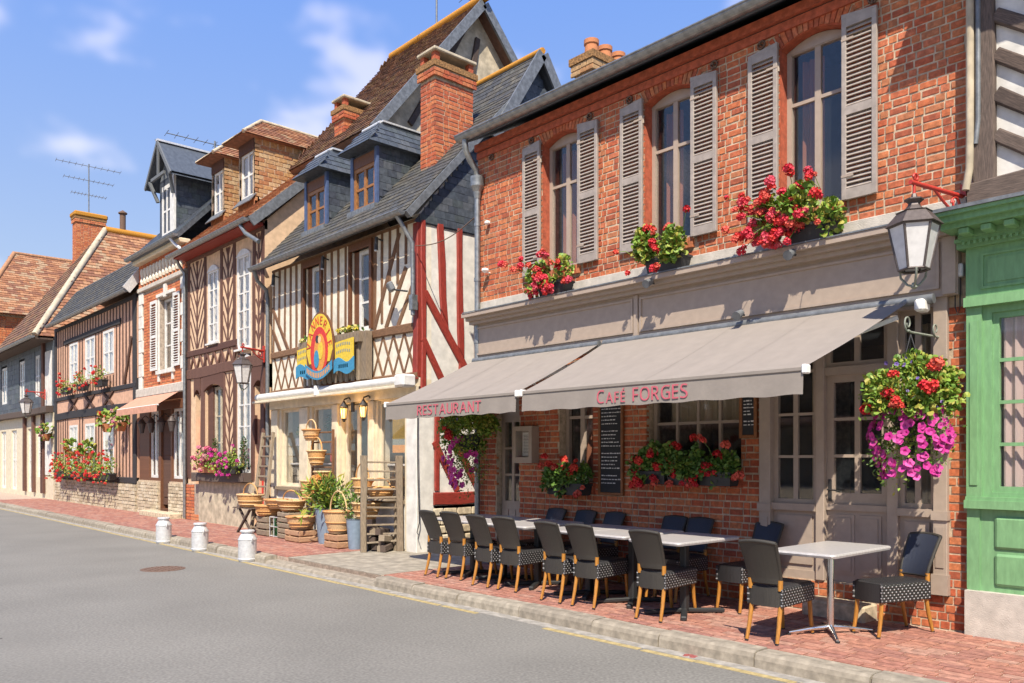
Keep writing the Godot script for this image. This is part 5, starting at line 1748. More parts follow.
func chevron_house() -> void:
	var X0 := -20.5
	var X1 := -16.25
	var t := thing("timber_house", "maroon timbered house with chevron braces, arched white windows and brick dormers", "house", Vector3(-18.4, PAVE, 0))
	var mb := MB.new()
	var up := [[-19.22, 4.3, -18.6, 6.05], [-17.6, 4.0, -16.9, 6.1]]
	var lo := [[-20.02, 0.5, -19.72, 3.3], [-19.4, 1.3, -18.4, 3.35], [-17.62, 1.3, -16.9, 3.9], [-16.72, 0.2, -16.3, 3.3]]
	mb.wall(Transform3D(), X0, X1, 0.0, 6.6, up + lo, 0.25)
	put(mb, "wall", M.plaster_salmon, t)
	shell(t, M.plaster_salmon, X0, X1, 6.6, -5.0)
	for x in [X0 + 0.08, -19.4, -18.45, -17.76, -16.75, X1 - 0.08]:
		timber(t, Vector3(x, 3.6, -0.02), Vector3(x, 6.6, -0.02), 0.14, 0.08, "maroon")
	for p in [[X0, X1, 6.52, 0.18], [X0, -17.62, 4.2, 0.15], [X0, X1, 3.68, 0.24]]:
		timber(t, Vector3(p[0], p[2], -0.01), Vector3(p[1], p[2], -0.01), p[3], 0.1, "maroon", Vector3(0, 0, 1), "beam")
	chevron(t, X0 + 0.16, -19.48, 4.3, 6.4, "maroon", 0.1, 0.34)
	chevron(t, -18.37, -17.84, 4.3, 6.4, "maroon", 0.1, 0.34)
	chevron(t, -16.67, X1 - 0.16, 4.0, 6.4, "maroon", 0.1, 0.34)
	var x := X0 + 0.2
	while x < -17.7:
		timber(t, Vector3(x, 3.8, 0.015), Vector3(x + 0.2, 4.13, 0.015), 0.07, 0.04, "maroon")
		timber(t, Vector3(x + 0.36, 3.8, 0.015), Vector3(x + 0.16, 4.13, 0.015), 0.07, 0.04, "maroon")
		x += 0.42
	arch_window(t, -19.2, -18.62, 4.32, 6.02, 0.02, 4)
	arch_window(t, -17.58, -16.92, 4.02, 6.08, 0.02, 5)
	# ground floor
	for p in [[X0 + 0.1, 0.22], [-19.56, 0.24], [-18.3, 0.12], [-17.74, 0.18], [-16.8, 0.16], [X1 - 0.1, 0.2]]:
		timber(t, Vector3(p[0], 1.15, -0.015), Vector3(p[0], 3.6, -0.015), p[1], 0.08, "maroon")
	for q in [[-20.02, -19.72, 3.12], [-19.42, -18.38, 3.2], [-16.72, -16.3, 3.12]]:
		mb = MB.new()
		var ps := PackedVector2Array()
		for p in arch_pts(q[0] - 0.05, q[1] + 0.05, q[2], 0.16):
			ps.append(p)
		ps.append(Vector2(q[1] + 0.05, 3.62)); ps.append(Vector2(q[0] - 0.05, 3.62))
		mb.prism(ps, Transform3D(Basis(), Vector3(0, 0, 0.03)), 0.2)
		put(mb, "arched_lintel", PAL.maroon.mats[0], t)
	chevron(t, -18.25, -17.82, 1.2, 3.55, "maroon", 0.08, 0.34)
	win(t, "window", -19.1, 1.3, -18.42, 3.3, -0.1, 2, 3, 0.07, 0.035, 0.05, M.old_render, M.glass)
	curtain(t, M.curtain_white, -19.0, -18.5, 1.35, 2.6, -0.28, 5)
	bx(t, "window_casing", PAL.maroon.mats[1], Vector3(-19.4, 1.3, -0.14), Vector3(-19.1, 3.3, -0.06))
	arch_window(t, -17.6, -16.92, 1.32, 3.8, 0.0, 5)
	for q in [[-20.02, -19.74], [-16.7, -16.32]]:
		var d := bx(t, "red_door", M.sign_red, Vector3(q[0], 0.3, -0.2), Vector3(q[1], 2.6, -0.14))
		for i in 3:
			bx(d, "door_panel", M.sign_red, Vector3(q[0] + 0.05, 0.5 + i * 0.7, -0.14), Vector3(q[1] - 0.05, 1.05 + i * 0.7, -0.125), 0.006)
		bx(d, "transom_light", M.glass_dark, Vector3(q[0], 2.62, -0.18), Vector3(q[1], 3.2, -0.17))
	timber(t, Vector3(-19.75, 1.18, 0.1), Vector3(-16.85, 1.2, 0.1), 0.2, 0.22, "oak_grey", Vector3(0, 0, 1), "sill_beam")
	mb = MB.new()
	mb.box(Vector3(-19.7, 0.0, 0.0), Vector3(-16.75, 1.08, 0.05))
	put(mb, "plinth", M.old_render, t)
	mb = MB.new()
	mb.box(Vector3(X0, 0.0, 0.0), Vector3(-19.71, 1.0, 0.03))
	var pb := put(mb, "brick_pier", M.mortar_grey, t)
	lay(courses(Transform3D(Basis(), Vector3(0, 0, 0.045)), X0, -19.72, 0.12, 1.0, [0.2, 0.1], 0.065, 0.014, 0.03, [[-20.02, 0.3, -19.74, 1.2]], 4), pb, "brick", "brickwork", "brick_orange", 0)
	mb = MB.new()
	mb.tube([Vector3(X0 - 0.02, 6.6, 0.33), Vector3(X0 - 0.02, 6.35, 0.2), Vector3(X0 - 0.02, 6.2, 0.08), Vector3(X0 - 0.02, 0.15, 0.08)], 0.04, 8)
	put(mb, "downpipe", M.zinc, t)
	mb = MB.new()
	mb.tube([Vector3(X1 - 0.3, 6.5, 0.4), Vector3(X1 - 0.1, 6.3, 0.38), Vector3(X1 + 0.35, 6.05, 0.3)], 0.045, 8)
	put(mb, "spout", M.zinc, t)
	gutter(t, X0 - 0.2, X1 + 0.05, 6.58, 0.42, M.zinc, 0.07)
	# tiled roof
	var sl := 0.9
	var zr := -3.0
	var yr := 6.62 + (0.36 - zr) * sl
	mb = MB.new()
	slab(mb, X0, X1 + 0.1, 0.36, 6.62, zr, yr, 0.1)
	slab(mb, X0, X1 + 0.1, -6.3, 6.62, zr, yr, 0.1)
	var rf := put(mb, "roof", M.tile_1, t)
	var w := Vector3(0, yr - 6.62, zr - 0.36)
	var clear := func(cx: float, cy: float) -> bool:
		var xx := X0 + cx
		for d in [-19.76, -18.12]:
			if absf(xx - d) < 0.42 and cy > 1.15 and cy < 3.3: return false
		return true
	lay(tiles(Vector3(X0, 6.62, 0.36), Vector3(1, 0, 0), w.normalized(), X1 - X0 + 0.1, w.length(), 0.19, 0.13, 0.018, 6, 0.008, clear), rf, "tile", "tiling", "tile_orange", 120, "plain")
	mb = MB.new()
	mb.bar(Vector3(X1 + 0.12, 6.5, 0.36), Vector3(X1 + 0.12, yr - 0.1, zr), 0.2, 0.05, Vector3(1, 0, 0))
	put(mb, "verge_board", M.lead, t)
	mb = MB.new()
	mb.prism(PackedVector2Array([Vector2(5.0, 6.6), Vector2(3.0, yr - 0.15), Vector2(0.0, 6.6)]), Transform3D(Basis(Vector3(0, 0, -1), Vector3.UP, Vector3(1, 0, 0)), Vector3(X1, 0, 0)), 0.2)
	put(mb, "gable", M.plaster_salmon, t)
	bx(t, "soffit", PAL.red_beam.mats[0], Vector3(X0, 6.5, 0.0), Vector3(X1, 6.56, 0.36))
	for d in [[-19.76, 0.36], [-18.12, 0.4]]:
		brick_dormer(t, d[0], d[1])

func brick_dormer(t: Node, d: float, hw: float) -> void:
	var zf := -0.45
	var yb := 7.62
	var yt := 8.95
	var zr := -2.25
	var mb := MB.new()
	for s in [-1.0, 1.0]:
		var x = d + s * (hw + 0.02)
		mb.prism(PackedVector2Array([Vector2(-zf, yb - 0.3), Vector2(-zr, yt), Vector2(-zf, yt)]), Transform3D(Basis(Vector3(0, 0, -1), Vector3.UP, Vector3(1, 0, 0)), Vector3(x + (0.0 if s > 0 else 0.12), 0, 0)), 0.12)
	var o := put(mb, "dormer", M.mortar, t)
	var tri := func(cx: float, cy: float) -> bool:
		return cy > yb - 0.25 + (cx + zf) * 0.9
	var re := courses(Transform3D(Basis(Vector3(0, 0, -1), Vector3.UP, Vector3(1, 0, 0)), Vector3(d + hw + 0.032, 0, 0)), -zf, -zr, yb - 0.25, yt - 0.2, [0.22, 0.22], 0.085, 0.016, 0.03, [], 6, 0.003, tri)
	for i in 9:
		re.append([Transform3D(Basis(Vector3(0, 0, -1), Vector3.UP, Vector3(1, 0, 0)), Vector3(d + hw + 0.017, yt - 0.1, zf - 0.08 - i * 0.19)) * Transform3D(Basis.from_scale(Vector3(0.15, 0.17, 0.03)), Vector3.ZERO), rng.randi() % 6])
	lay(re, o, "brick", "brickwork", "brick_yellow", 100)
	# jambs in brick, brown lintel, white window
	mb = MB.new()
	mb.box(Vector3(d - hw, yb - 0.2, zf - 0.1), Vector3(d - hw + 0.1, yt - 0.15, zf + 0.0))
	mb.box(Vector3(d + hw - 0.04, yb - 0.2, zf - 0.1), Vector3(d + hw + 0.02, yt - 0.15, zf + 0.0))
	mb.box(Vector3(d - hw, yt - 0.3, zf - 0.1), Vector3(d + hw, yt - 0.02, zf + 0.02))
	put(mb, "casing", PAL.maroon.mats[2], o)
	bx(o, "apron", M.tile_orange_1, Vector3(d - hw - 0.02, yb - 0.7, zf - 0.3), Vector3(d + hw + 0.02, yb - 0.1, zf + 0.02))
	mb = MB.new()
	mb.bar(Vector3(d, yb - 0.2, zf + 0.16), Vector3(d, yb + 0.02, zf - 0.02), hw * 2 + 0.1, 0.02, Vector3(0, 0.7, 0.7))
	put(mb, "lead_apron", M.lead, o)
	win(t, "dormer_window", d - hw + 0.1, yb, d + hw - 0.04, yt - 0.3, zf - 0.02, 2, 2, 0.06, 0.04, 0.05, M.white_paint, M.glass_dark)
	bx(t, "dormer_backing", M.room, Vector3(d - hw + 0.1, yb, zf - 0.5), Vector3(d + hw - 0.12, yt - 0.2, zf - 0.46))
	# hipped tile roof flaring over the front
	var ye := yt - 0.06
	var yr := 9.46
	var zb := -3.0
	var e := 0.34
	var c := [Vector3(d - hw - 0.16, ye, zf + e), Vector3(d + hw + 0.16, ye, zf + e), Vector3(d + hw + 0.16, ye, zb), Vector3(d - hw - 0.16, ye, zb)]
	var r := [Vector3(d, yr, zf - 0.35), Vector3(d, yr, zb)]
	mb = MB.new()
	var mid := Vector3(d, ye + 0.1, -1.4)
	mb.tri(c[0], c[1], r[0])
	mb.qo(c[1], c[2], r[1], r[0], mid); mb.qo(c[3], c[0], r[0], r[1], mid)
	mb.qo(c[0], c[1], c[2], c[3], mid)
	put(mb, "dormer_roof", M.tile_3, o)
	var wr: Vector3 = Vector3(-hw - 0.16, yr - ye, 0)
	var wl := wr.length()
	var sd := func(cx: float, cy: float) -> bool:
		return cx > cy / wl * 0.69
	var ti := tiles(c[1], Vector3(0, 0, -1), wr.normalized(), c[1].z - zb, wl, 0.17, 0.085, 0.016, 6, 0.008, sd)
	var wf: Vector3 = r[0] - (c[0] + c[1]) / 2
	var fl := wf.length()
	var wid: float = c[0].distance_to(c[1])
	var fr := func(cx: float, cy: float) -> bool:
		return cx > cy / fl * wid / 2 and cx < wid - cy / fl * wid / 2
	ti.append_array(tiles(c[0], Vector3(1, 0, 0), wf.normalized(), wid, fl, 0.17, 0.085, 0.016, 6, 0.008, fr))
	lay(ti, o, "tile", "tiling", "tile", 60, "plain")
	mb = MB.new()
	mb.tube([c[1] + Vector3(0, 0.02, 0), r[0] + Vector3(0, 0.03, 0)], 0.045, 6)
	mb.tube([c[0] + Vector3(0, 0.02, 0), r[0] + Vector3(0, 0.03, 0)], 0.045, 6)
	mb.tube([r[0] + Vector3(0, 0.02, 0), r[1]], 0.05, 6)
	put(mb, "ridge_tiles", M.old_render, o)

# ---------- narrow orange brick house ----------
func narrow_house() -> void:
	var X0 := -24.1
	var X1 := -20.58
	var t := thing("brick_house", "narrow orange brick house with stone quoins and slate gabled dormer", "house", Vector3(-22.3, PAVE, 0))
	var mb := MB.new()
	mb.wall(Transform3D(Basis(), Vector3(0, 0, -0.012)), X0, X1, 3.3, 7.0, [[-22.5, 3.95, -21.5, 5.85]], 0.25)
	var wl := put(mb, "wall", M.mortar_grey, t)
	lay(courses(Transform3D(), X0 + 0.35, X1 - 0.4, 3.55, 6.2, [0.22, 0.11], 0.065, 0.014, 0.04, [[-22.6, 3.85, -21.4, 5.98]], 4), wl, "brick", "brickwork", "brick_orange", 0)
	lay(courses(Transform3D(Basis(), Vector3(0, 0, 0.02)), X0, X1, 6.36, 6.98, [0.22, 0.11], 0.065, 0.014, 0.04, [], 4), wl, "brick", "brickwork", "brick_orange", 0)
	# balusters of pale stone in the frieze
	for i in 13:
		mb = MB.new()
		mb.lathe([Vector2(0.05, 6.42), Vector2(0.07, 6.5), Vector2(0.045, 6.6), Vector2(0.07, 6.75), Vector2(0.05, 6.85)], Vector3(X0 + 0.35 + i * 0.24, 0, 0.03), 8)
		put(mb, "baluster", M.plaster_cream, t)
	# quoins
	for s in [[X0 + 0.0, 0.36], [X1 - 0.4, 0.38]]:
		for i in 8:
			var w: float = s[1] if i % 2 else s[1] * 0.72
			var a: float = s[0] if s[0] < -22 else X1 - w
			bx(t, "quoin", M.plaster_white, Vector3(a, 3.55 + i * 0.335, -0.1), Vector3(a + w, 3.55 + i * 0.335 + 0.322, 0.03), 0.01)
	bx(t, "string_course", M.cement, Vector3(X0 - 0.03, 3.3, -0.1), Vector3(X1, 3.54, 0.1), 0.02)
	bx(t, "string_course", M.cement, Vector3(X0, 6.23, -0.1), Vector3(X1, 6.35, 0.07), 0.015)
	bx(t, "eaves_cornice", M.cream_paint, Vector3(X0, 6.98, -0.1), Vector3(X1, 7.1, 0.2), 0.02)
	# window surround
	mb = MB.new()
	mb.box(Vector3(-22.62, 3.85, -0.05), Vector3(-21.38, 3.95, 0.07)); mb.box(Vector3(-22.6, 3.95, -0.05), Vector3(-22.52, 5.9, 0.02)); mb.box(Vector3(-21.48, 3.95, -0.05), Vector3(-21.4, 5.9, 0.02))
	mb.box(Vector3(-22.65, 5.9, -0.05), Vector3(-21.35, 5.98, 0.05)); mb.box(Vector3(-22.08, 5.85, 0.0), Vector3(-21.92, 6.18, 0.06))
	mb.box(Vector3(-22.56, 3.66, -0.05), Vector3(-22.46, 3.85, 0.04)); mb.box(Vector3(-21.54, 3.66, -0.05), Vector3(-21.44, 3.85, 0.04))
	put(mb, "window_surround", M.plaster_white, t)
	win(t, "window", -22.48, 3.96, -21.52, 5.84, -0.12, 2, 3, 0.06, 0.03, 0.05, M.white_paint, M.glass)
	curtain(t, M.curtain_white, -22.4, -21.6, 4.0, 5.7, -0.3, 5)
	for q in [[-23.08, -22.6], [-21.4, -20.98]]:
		mb = MB.new()
		mb.box(Vector3(q[0], 3.98, 0.03), Vector3(q[0] + 0.05, 5.85, 0.06)); mb.box(Vector3(q[1] - 0.05, 3.98, 0.03), Vector3(q[1], 5.85, 0.06))
		for y in [3.98, 4.85, 5.77]:
			mb.box(Vector3(q[0] + 0.05, y, 0.032), Vector3(q[1] - 0.05, y + 0.08, 0.058))
		var o := put(mb, "shutter", M.white_paint, t)
		for i in 26:
			var y := 4.08 + i * 0.0645
			if absf(y - 4.88) < 0.06: continue
			piece(UNIT.plain, "slat", M.white_paint, o, Transform3D(Basis.from_euler(Vector3(0.7, 0, 0)) * Basis.from_scale(Vector3(q[1] - q[0] - 0.1, 0.01, 0.055)), Vector3((q[0] + q[1]) / 2, y, 0.044)))
	# ground floor: stone base, brown posts, shop windows, lanterns
	mb = MB.new()
	mb.wall(Transform3D(), X0, X1, 0.0, 3.3, [[-23.3, 1.1, -22.6, 2.9], [-22.4, 0.3, -21.7, 2.9], [-21.6, 1.1, -20.85, 2.9]], 0.25)
	put(mb, "shop_wall", M.brown_paint, t)
	shell(t, M.mortar_grey, X0, X1, 7.0, -5.0)
	for q in [[-23.3, -22.6], [-21.6, -20.85]]:
		win(t, "shop_window", q[0], 1.1, q[1], 2.9, -0.05, 2, 1, 0.07, 0.05, 0.05, M.white_paint, M.glass)
		curtain(t, M.curtain_white, q[0] + 0.1, q[1] - 0.1, 1.15, 2.8, -0.22, 4)
	var dr := bx(t, "door", PAL.brown5.mats[0], Vector3(-22.4, 0.4, -0.12), Vector3(-21.7, 2.9, -0.06))
	for i in 2:
		bx(dr, "door_panel", PAL.brown5.mats[1], Vector3(-22.3, 0.6 + i * 1.1, -0.06), Vector3(-21.8, 1.5 + i * 1.1, -0.04), 0.01)
	for q in [[X0 + 0.05, -22.45], [-21.65, X1 - 0.05]]:
		mb = MB.new()
		mb.box(Vector3(q[0], 0.0, 0.0), Vector3(q[1], 1.02, 0.05))
		var sb := put(mb, "stone_base", M.mortar, t)
		lay(courses(Transform3D(Basis(), Vector3(0, 0, 0.08)), q[0], q[1], 0.12, 1.04, [0.24, 0.16, 0.3], 0.075, 0.012, 0.06, [], 5, 0.006), sb, "stone", "stonework", "stone", 0)
	bx(t, "doorstep", PAL.stone.mats[4], Vector3(-22.9, 0.1, 0.08), Vector3(-20.7, 0.25, 0.4), 0.02)
	mb = MB.new()
	mb.quad(Vector3(X0 + 0.05, 2.95, 0.62), Vector3(X1 - 0.3, 2.95, 0.62), Vector3(X1 - 0.3, 3.3, 0.1), Vector3(X0 + 0.05, 3.3, 0.1))
	mb.quad(Vector3(X0 + 0.05, 2.78, 0.63), Vector3(X1 - 0.3, 2.78, 0.63), Vector3(X1 - 0.3, 2.95, 0.62), Vector3(X0 + 0.05, 2.95, 0.62))
	var aw := thing("awning", "small salmon pink awning on the narrow orange brick house", "awning", Vector3(-22.4, 3.0, 0.3))
	var sal := mk("awning_salmon", Color(0.62, 0.32, 0.22), 0.9, "plaster", Vector3.ONE * 0.8, {"back": Color(0.1, 0.05, 0.03)})
	put(mb, "canopy", sal, aw)
	mb = MB.new()
	mb.tube([Vector3(X0 + 0.05, 2.95, 0.6), Vector3(X1 - 0.3, 2.95, 0.6)], 0.02, 6)
	put(mb, "front_bar", M.white_plastic, aw)
	for i in 4:
		var lx := -23.3 + i * 0.75
		var l := thing("wall_lantern", "dark wall lantern under the salmon awning, %s from its street end" % ["first", "second", "third", "fourth"][i], "lantern", Vector3(lx, 2.3, 0.2), "lanterns of the narrow house")
		mb = MB.new()
		mb.lathe([Vector2(0.05, 2.3), Vector2(0.1, 2.55), Vector2(0.12, 2.56), Vector2(0.04, 2.68), Vector2(0.0, 2.7)], Vector3(lx, 0, 0.2), 6)
		put(mb, "case", M.lantern_metal, l)
		mb = MB.new()
		mb.tube([Vector3(lx, 2.7, 0.2), Vector3(lx, 2.78, 0.1), Vector3(lx, 2.7, 0.0)], 0.012, 5)
		put(mb, "bracket", M.iron, l)
	gutter(t, X0 - 0.1, X1 + 0.1, 7.15, 0.32, M.zinc, 0.07)
	mb = MB.new()
	mb.tube([Vector3(X1 - 0.25, 7.1, 0.32), Vector3(X1 - 0.15, 6.95, 0.25), Vector3(X1 + 0.1, 6.75, 0.14)], 0.045, 8)
	put(mb, "spout", M.galvanised, t)
	mb = MB.new()
	slab(mb, X0, X1, 0.28, 7.15, -2.6, 10.2, 0.1)
	slab(mb, X0, X1, -5.4, 7.15, -2.6, 10.2, 0.1)
	var rf := put(mb, "roof", M.slate_1, t)
	var w := Vector3(0, 3.05, -2.88)
	lay(tiles(Vector3(X0, 7.15, 0.28), Vector3(1, 0, 0), w.normalized(), X1 - X0, w.length(), 0.22, 0.16, 0.008, 5), rf, "slate", "slating", "slate", 0, "plain")
	# tall slate dormer with a gabled roof and carved bargeboards
	mb = MB.new()
	mb.box(Vector3(-22.779, 7.3, -2.4), Vector3(-21.661, 9.05, -0.1))
	var dm := put(mb, "dormer", M.slate_2, t)
	lay(courses(Transform3D(Basis(Vector3(0, 0, -1), Vector3.UP, Vector3(1, 0, 0)), Vector3(-21.652, 0, 0)), 0.12, 2.4, 7.3, 9.0, [0.22], 0.14, 0.004, 0.012, [], 5), dm, "slate", "slating", "slate", 60, "plain")
	mb = MB.new()
	for s in [-1.0, 1.0]:
		var a := Vector3(-22.220 + s * 0.92, 8.95, 0.15); var b := Vector3(-22.220, 9.95, 0.15)
		var a2 := Vector3(-22.220 + s * 0.92, 8.95, -2.5); var b2 := Vector3(-22.220, 9.95, -2.5)
		mb.qo(a, b, b2, a2, Vector3(-22.220, 9.0, -1)); mb.qo(a - Vector3(0, 0.08, 0), b - Vector3(0, 0.08, 0), b2 - Vector3(0, 0.08, 0), a2 - Vector3(0, 0.08, 0), Vector3(-22.220, 12.0, -1))
	put(mb, "dormer_roof", M.slate_1, dm)
	var we := Vector3(-0.92, 1.0, 0)
	lay(tiles(Vector3(-21.429, 8.95, 0.15), Vector3(0, 0, -1), we.normalized(), 2.85, we.length(), 0.22, 0.15, 0.008, 5), dm, "slate", "slating", "slate_old", 40, "plain")
	mb = MB.new()
	mb.prism(PackedVector2Array([Vector2(-22.779, 9.0), Vector2(-21.661, 9.0), Vector2(-22.220, 9.8)]), Transform3D(Basis(), Vector3(0, 0, -0.1)), 0.1)
	put(mb, "dormer_gable", M.grey_board, dm)
	mb = MB.new()
	for s in [-1.0, 1.0]:
		mb.bar(Vector3(-22.220 + s * 0.94, 8.88, 0.16), Vector3(-22.220, 9.92, 0.16), 0.09, 0.04)
		mb.bar(Vector3(-22.220 + s * 0.55, 8.5, -0.05), Vector3(-22.220 + s * 0.72, 9.05, 0.12), 0.06, 0.08)
	mb.bar(Vector3(-22.693, 9.02, 0.14), Vector3(-21.747, 9.02, 0.14), 0.08, 0.06)
	mb.bar(Vector3(-22.220, 9.0, 0.14), Vector3(-22.220, 9.8, 0.14), 0.06, 0.05)
	put(mb, "bargeboard", M.grey_board, dm)
	win(t, "dormer_window", -22.564, 7.5, -21.876, 8.85, -0.08, 2, 2, 0.1, 0.05, 0.05, M.white_paint, M.glass_dark)
	bx(dm, "corner_board", M.white_paint, Vector3(-21.833, 7.3, -0.12), Vector3(-21.644, 9.0, -0.06))
	aerial("tv_aerial", "long television aerial above the slate dormer of the narrow brick house", Vector3(-23.0, 9.9, -1.7), 0.75, 1)
	bx(dm, "ridge_flashing", M.galvanised, Vector3(-22.280, 9.95, -2.5), Vector3(-22.160, 10.0, 0.18))

# ---------- close studded house with flowers ----------
func close_stud_house() -> void:
	var X0 := -33.2
	var X1 := -24.3
	var t := thing("timber_house", "brown close-studded house with black beams and red geranium boxes", "house", Vector3(-28.7, PAVE, 0))
	var ws := [[-31.3, -30.3], [-29.4, -28.35], [-27.45, -26.4]]
	var holes := []
	for w in ws:
		holes.append([w[0], 4.2, w[1], 5.55])
		holes.append([w[0], 1.1, w[1], 2.75])
	var mb := MB.new()
	mb.wall(Transform3D(), X0, X1, 0.9, 6.3, holes, 0.25)
	put(mb, "wall", M.plaster_peach, t)
	shell(t, M.plaster_peach, X0, X1, 6.3, -5.0)
	mb = MB.new()
	mb.box(Vector3(X0, 0.0, -0.25), Vector3(X1, 0.9, 0.02))
	var st := put(mb, "stone_base", M.mortar, t)
	lay(courses(Transform3D(Basis(), Vector3(0, 0, 0.06)), X0, X1, 0.1, 0.92, [0.3, 0.2, 0.38], 0.085, 0.014, 0.07, [], 5, 0.008), st, "stone", "stonework", "stone", 0, "stone")
	for x in [X0 + 0.1, X1 - 0.15]:
		timber(t, Vector3(x, 0.7, -0.01), Vector3(x, 6.3, -0.01), 0.26, 0.1, "black5", Vector3(0, 0, 1), "corner_post")
	for p in [[X0, X1, 3.72, 0.13], [X0, X1, 3.1, 0.26], [X0, X1, 0.98, 0.16], [-31.9, -25.7, 5.66, 0.17], [X0, X1, 6.22, 0.12]]:
		timber(t, Vector3(p[0], p[2], -0.005), Vector3(p[1], p[2], -0.005), p[3], 0.1, "black5", Vector3(0, 0, 1), "beam")
	var x := X0 + 0.45
	while x < X1 - 0.3:
		var inw := false
		for w in ws:
			if x > w[0] - 0.1 and x < w[1] + 0.1: inw = true
		if inw:
			timber(t, Vector3(x, 5.75, -0.014), Vector3(x, 6.15, -0.014), 0.12, 0.05, "brown5")
			timber(t, Vector3(x, 3.8, -0.014), Vector3(x, 4.15, -0.014), 0.12, 0.05, "brown5")
		else:
			timber(t, Vector3(x, 3.8, -0.014), Vector3(x, 6.15, -0.014), 0.12, 0.05, "brown5")
			timber(t, Vector3(x, 1.08, -0.014), Vector3(x, 2.98, -0.014), 0.12, 0.05, "brown5")
		x += 0.3
	for w in ws:
		timber(t, Vector3(w[0], 3.22, 0.02), Vector3(w[1], 3.66, 0.02), 0.1, 0.05, "brown5")
		timber(t, Vector3(w[1], 3.22, 0.026), Vector3(w[0], 3.66, 0.026), 0.1, 0.05, "brown5")
		win(t, "window", w[0], 4.2, w[1], 5.55, 0.012, 2, 2, 0.08, 0.05, 0.05, M.white_paint, M.glass)
		curtain(t, M.curtain_white, w[0] + 0.05, w[1] - 0.05, 4.2, 5.5, -0.05, 5)
		win(t, "window", w[0], 1.1, w[1], 2.75, 0.012, 2, 2, 0.08, 0.05, 0.05, M.white_paint, M.glass)
		curtain(t, M.curtain_white, w[0] + 0.05, w[1] - 0.05, 1.1, 2.7, -0.05, 5)
	timber(t, Vector3(-25.35, 3.8, 0.03), Vector3(-24.7, 5.1, 0.03), 0.12, 0.05, "brown5")
	gutter(t, X0 + 0.3, X1 + 0.1, 6.33, 0.35, M.zinc, 0.07)
	mb = MB.new()
	slab(mb, X0 + 0.3, X1 + 0.12, 0.32, 6.36, -0.6, 7.65, 0.1)
	slab(mb, X0 + 0.3, X1 + 0.12, -5.2, 6.36, -0.6, 7.65, 0.1)
	var rf := put(mb, "roof", M.slate_old_3, t)
	var w2 := Vector3(0, 1.29, -0.92)
	lay(tiles(Vector3(X0 + 0.3, 6.36, 0.32), Vector3(1, 0, 0), w2.normalized(), X1 - X0 - 0.18, w2.length(), 0.24, 0.15, 0.012, 5), rf, "slate", "slating", "slate_old", 0, "plain")
	mb = MB.new()
	mb.bar(Vector3(X1 + 0.14, 6.32, 0.34), Vector3(X1 + 0.14, 7.6, -0.6), 0.24, 0.05, Vector3(1, 0, 0))
	put(mb, "verge_board", M.galvanised, t)
	mb = MB.new()
	mb.prism(PackedVector2Array([Vector2(5.0, 6.3), Vector2(0.6, 7.55), Vector2(0.0, 6.3)]), Transform3D(Basis(Vector3(0, 0, -1), Vector3.UP, Vector3(1, 0, 0)), Vector3(X1, 0, 0)), 0.2)
	put(mb, "gable", M.plaster_peach, t)
	var k := 0
	for w in ws:
		var nm: String = ["nearest the slate house", "in the middle", "nearest the salmon awning"][k]
		geranium_box("flower_box", "small geranium box under an upper window, %s" % nm, w[0] + 0.1, w[1] - 0.1, 3.8, 0.22, 1, 0.2, 120, 13, "red_petal", M.trough_black, Vector3(0.15, 0.35, 0.25), 0.0, "upper geranium boxes of the close-studded house", "leafy_lime")
		k += 1
	k = 0
	for w in [[-32.0, -29.8], [-29.8, -27.6], [-27.6, -25.6]]:
		geranium_box("flower_box", "overflowing red geranium trough on the stone base, %s" % ["nearest the slate house", "in the middle", "nearest the salmon awning"][k], w[0], w[1], 0.98, 0.25, 1, 0.2, 420, 34, "red_petal", M.trough_black, Vector3(0.15, 0.5, 0.25), 0.0, "low geranium troughs of the close-studded house", "leafy_lime")
		k += 1
	k = 0
	for p in [[-30.2, 1.75], [-28.2, 1.7], [-26.3, 2.55], [-25.0, 2.55], [-33.6, 2.4]]:
		var h := thing("hanging_pot", "small terracotta pot of trailing flowers, %s" % ["between the first and second low windows", "between the second and third low windows", "over the third low window", "on the corner post by the salmon awning", "on the white wall by the slate house"][k], "flower pot", Vector3(p[0], p[1], 0.2), "pots on the close-studded house")
		mb = MB.new()
		mb.lathe([Vector2(0.0, p[1] - 0.15), Vector2(0.1, p[1] - 0.15), Vector2(0.17, p[1] + 0.1), Vector2(0.14, p[1] + 0.1)], Vector3(p[0], 0, 0.22), 10)
		put(mb, "pot", M.terracotta, h)
		mb = MB.new()
		leaves_in(mb, Vector3(p[0], p[1] + 0.2, 0.25), Vector3(0.3, 0.3, 0.22), 60, 0.12, PAL.leafy_lime.cols)
		put(mb, "foliage", PAL.leafy_lime.all, h)
		var bp := []
		for i in 8:
			bp.append(Vector3(p[0] + rnd(-0.3, 0.3), p[1] + rnd(0.0, 0.45), 0.3 + rnd(0.05, 0.15)))
		blooms(h, bp, "red_petal" if k < 3 else "pink")
		k += 1

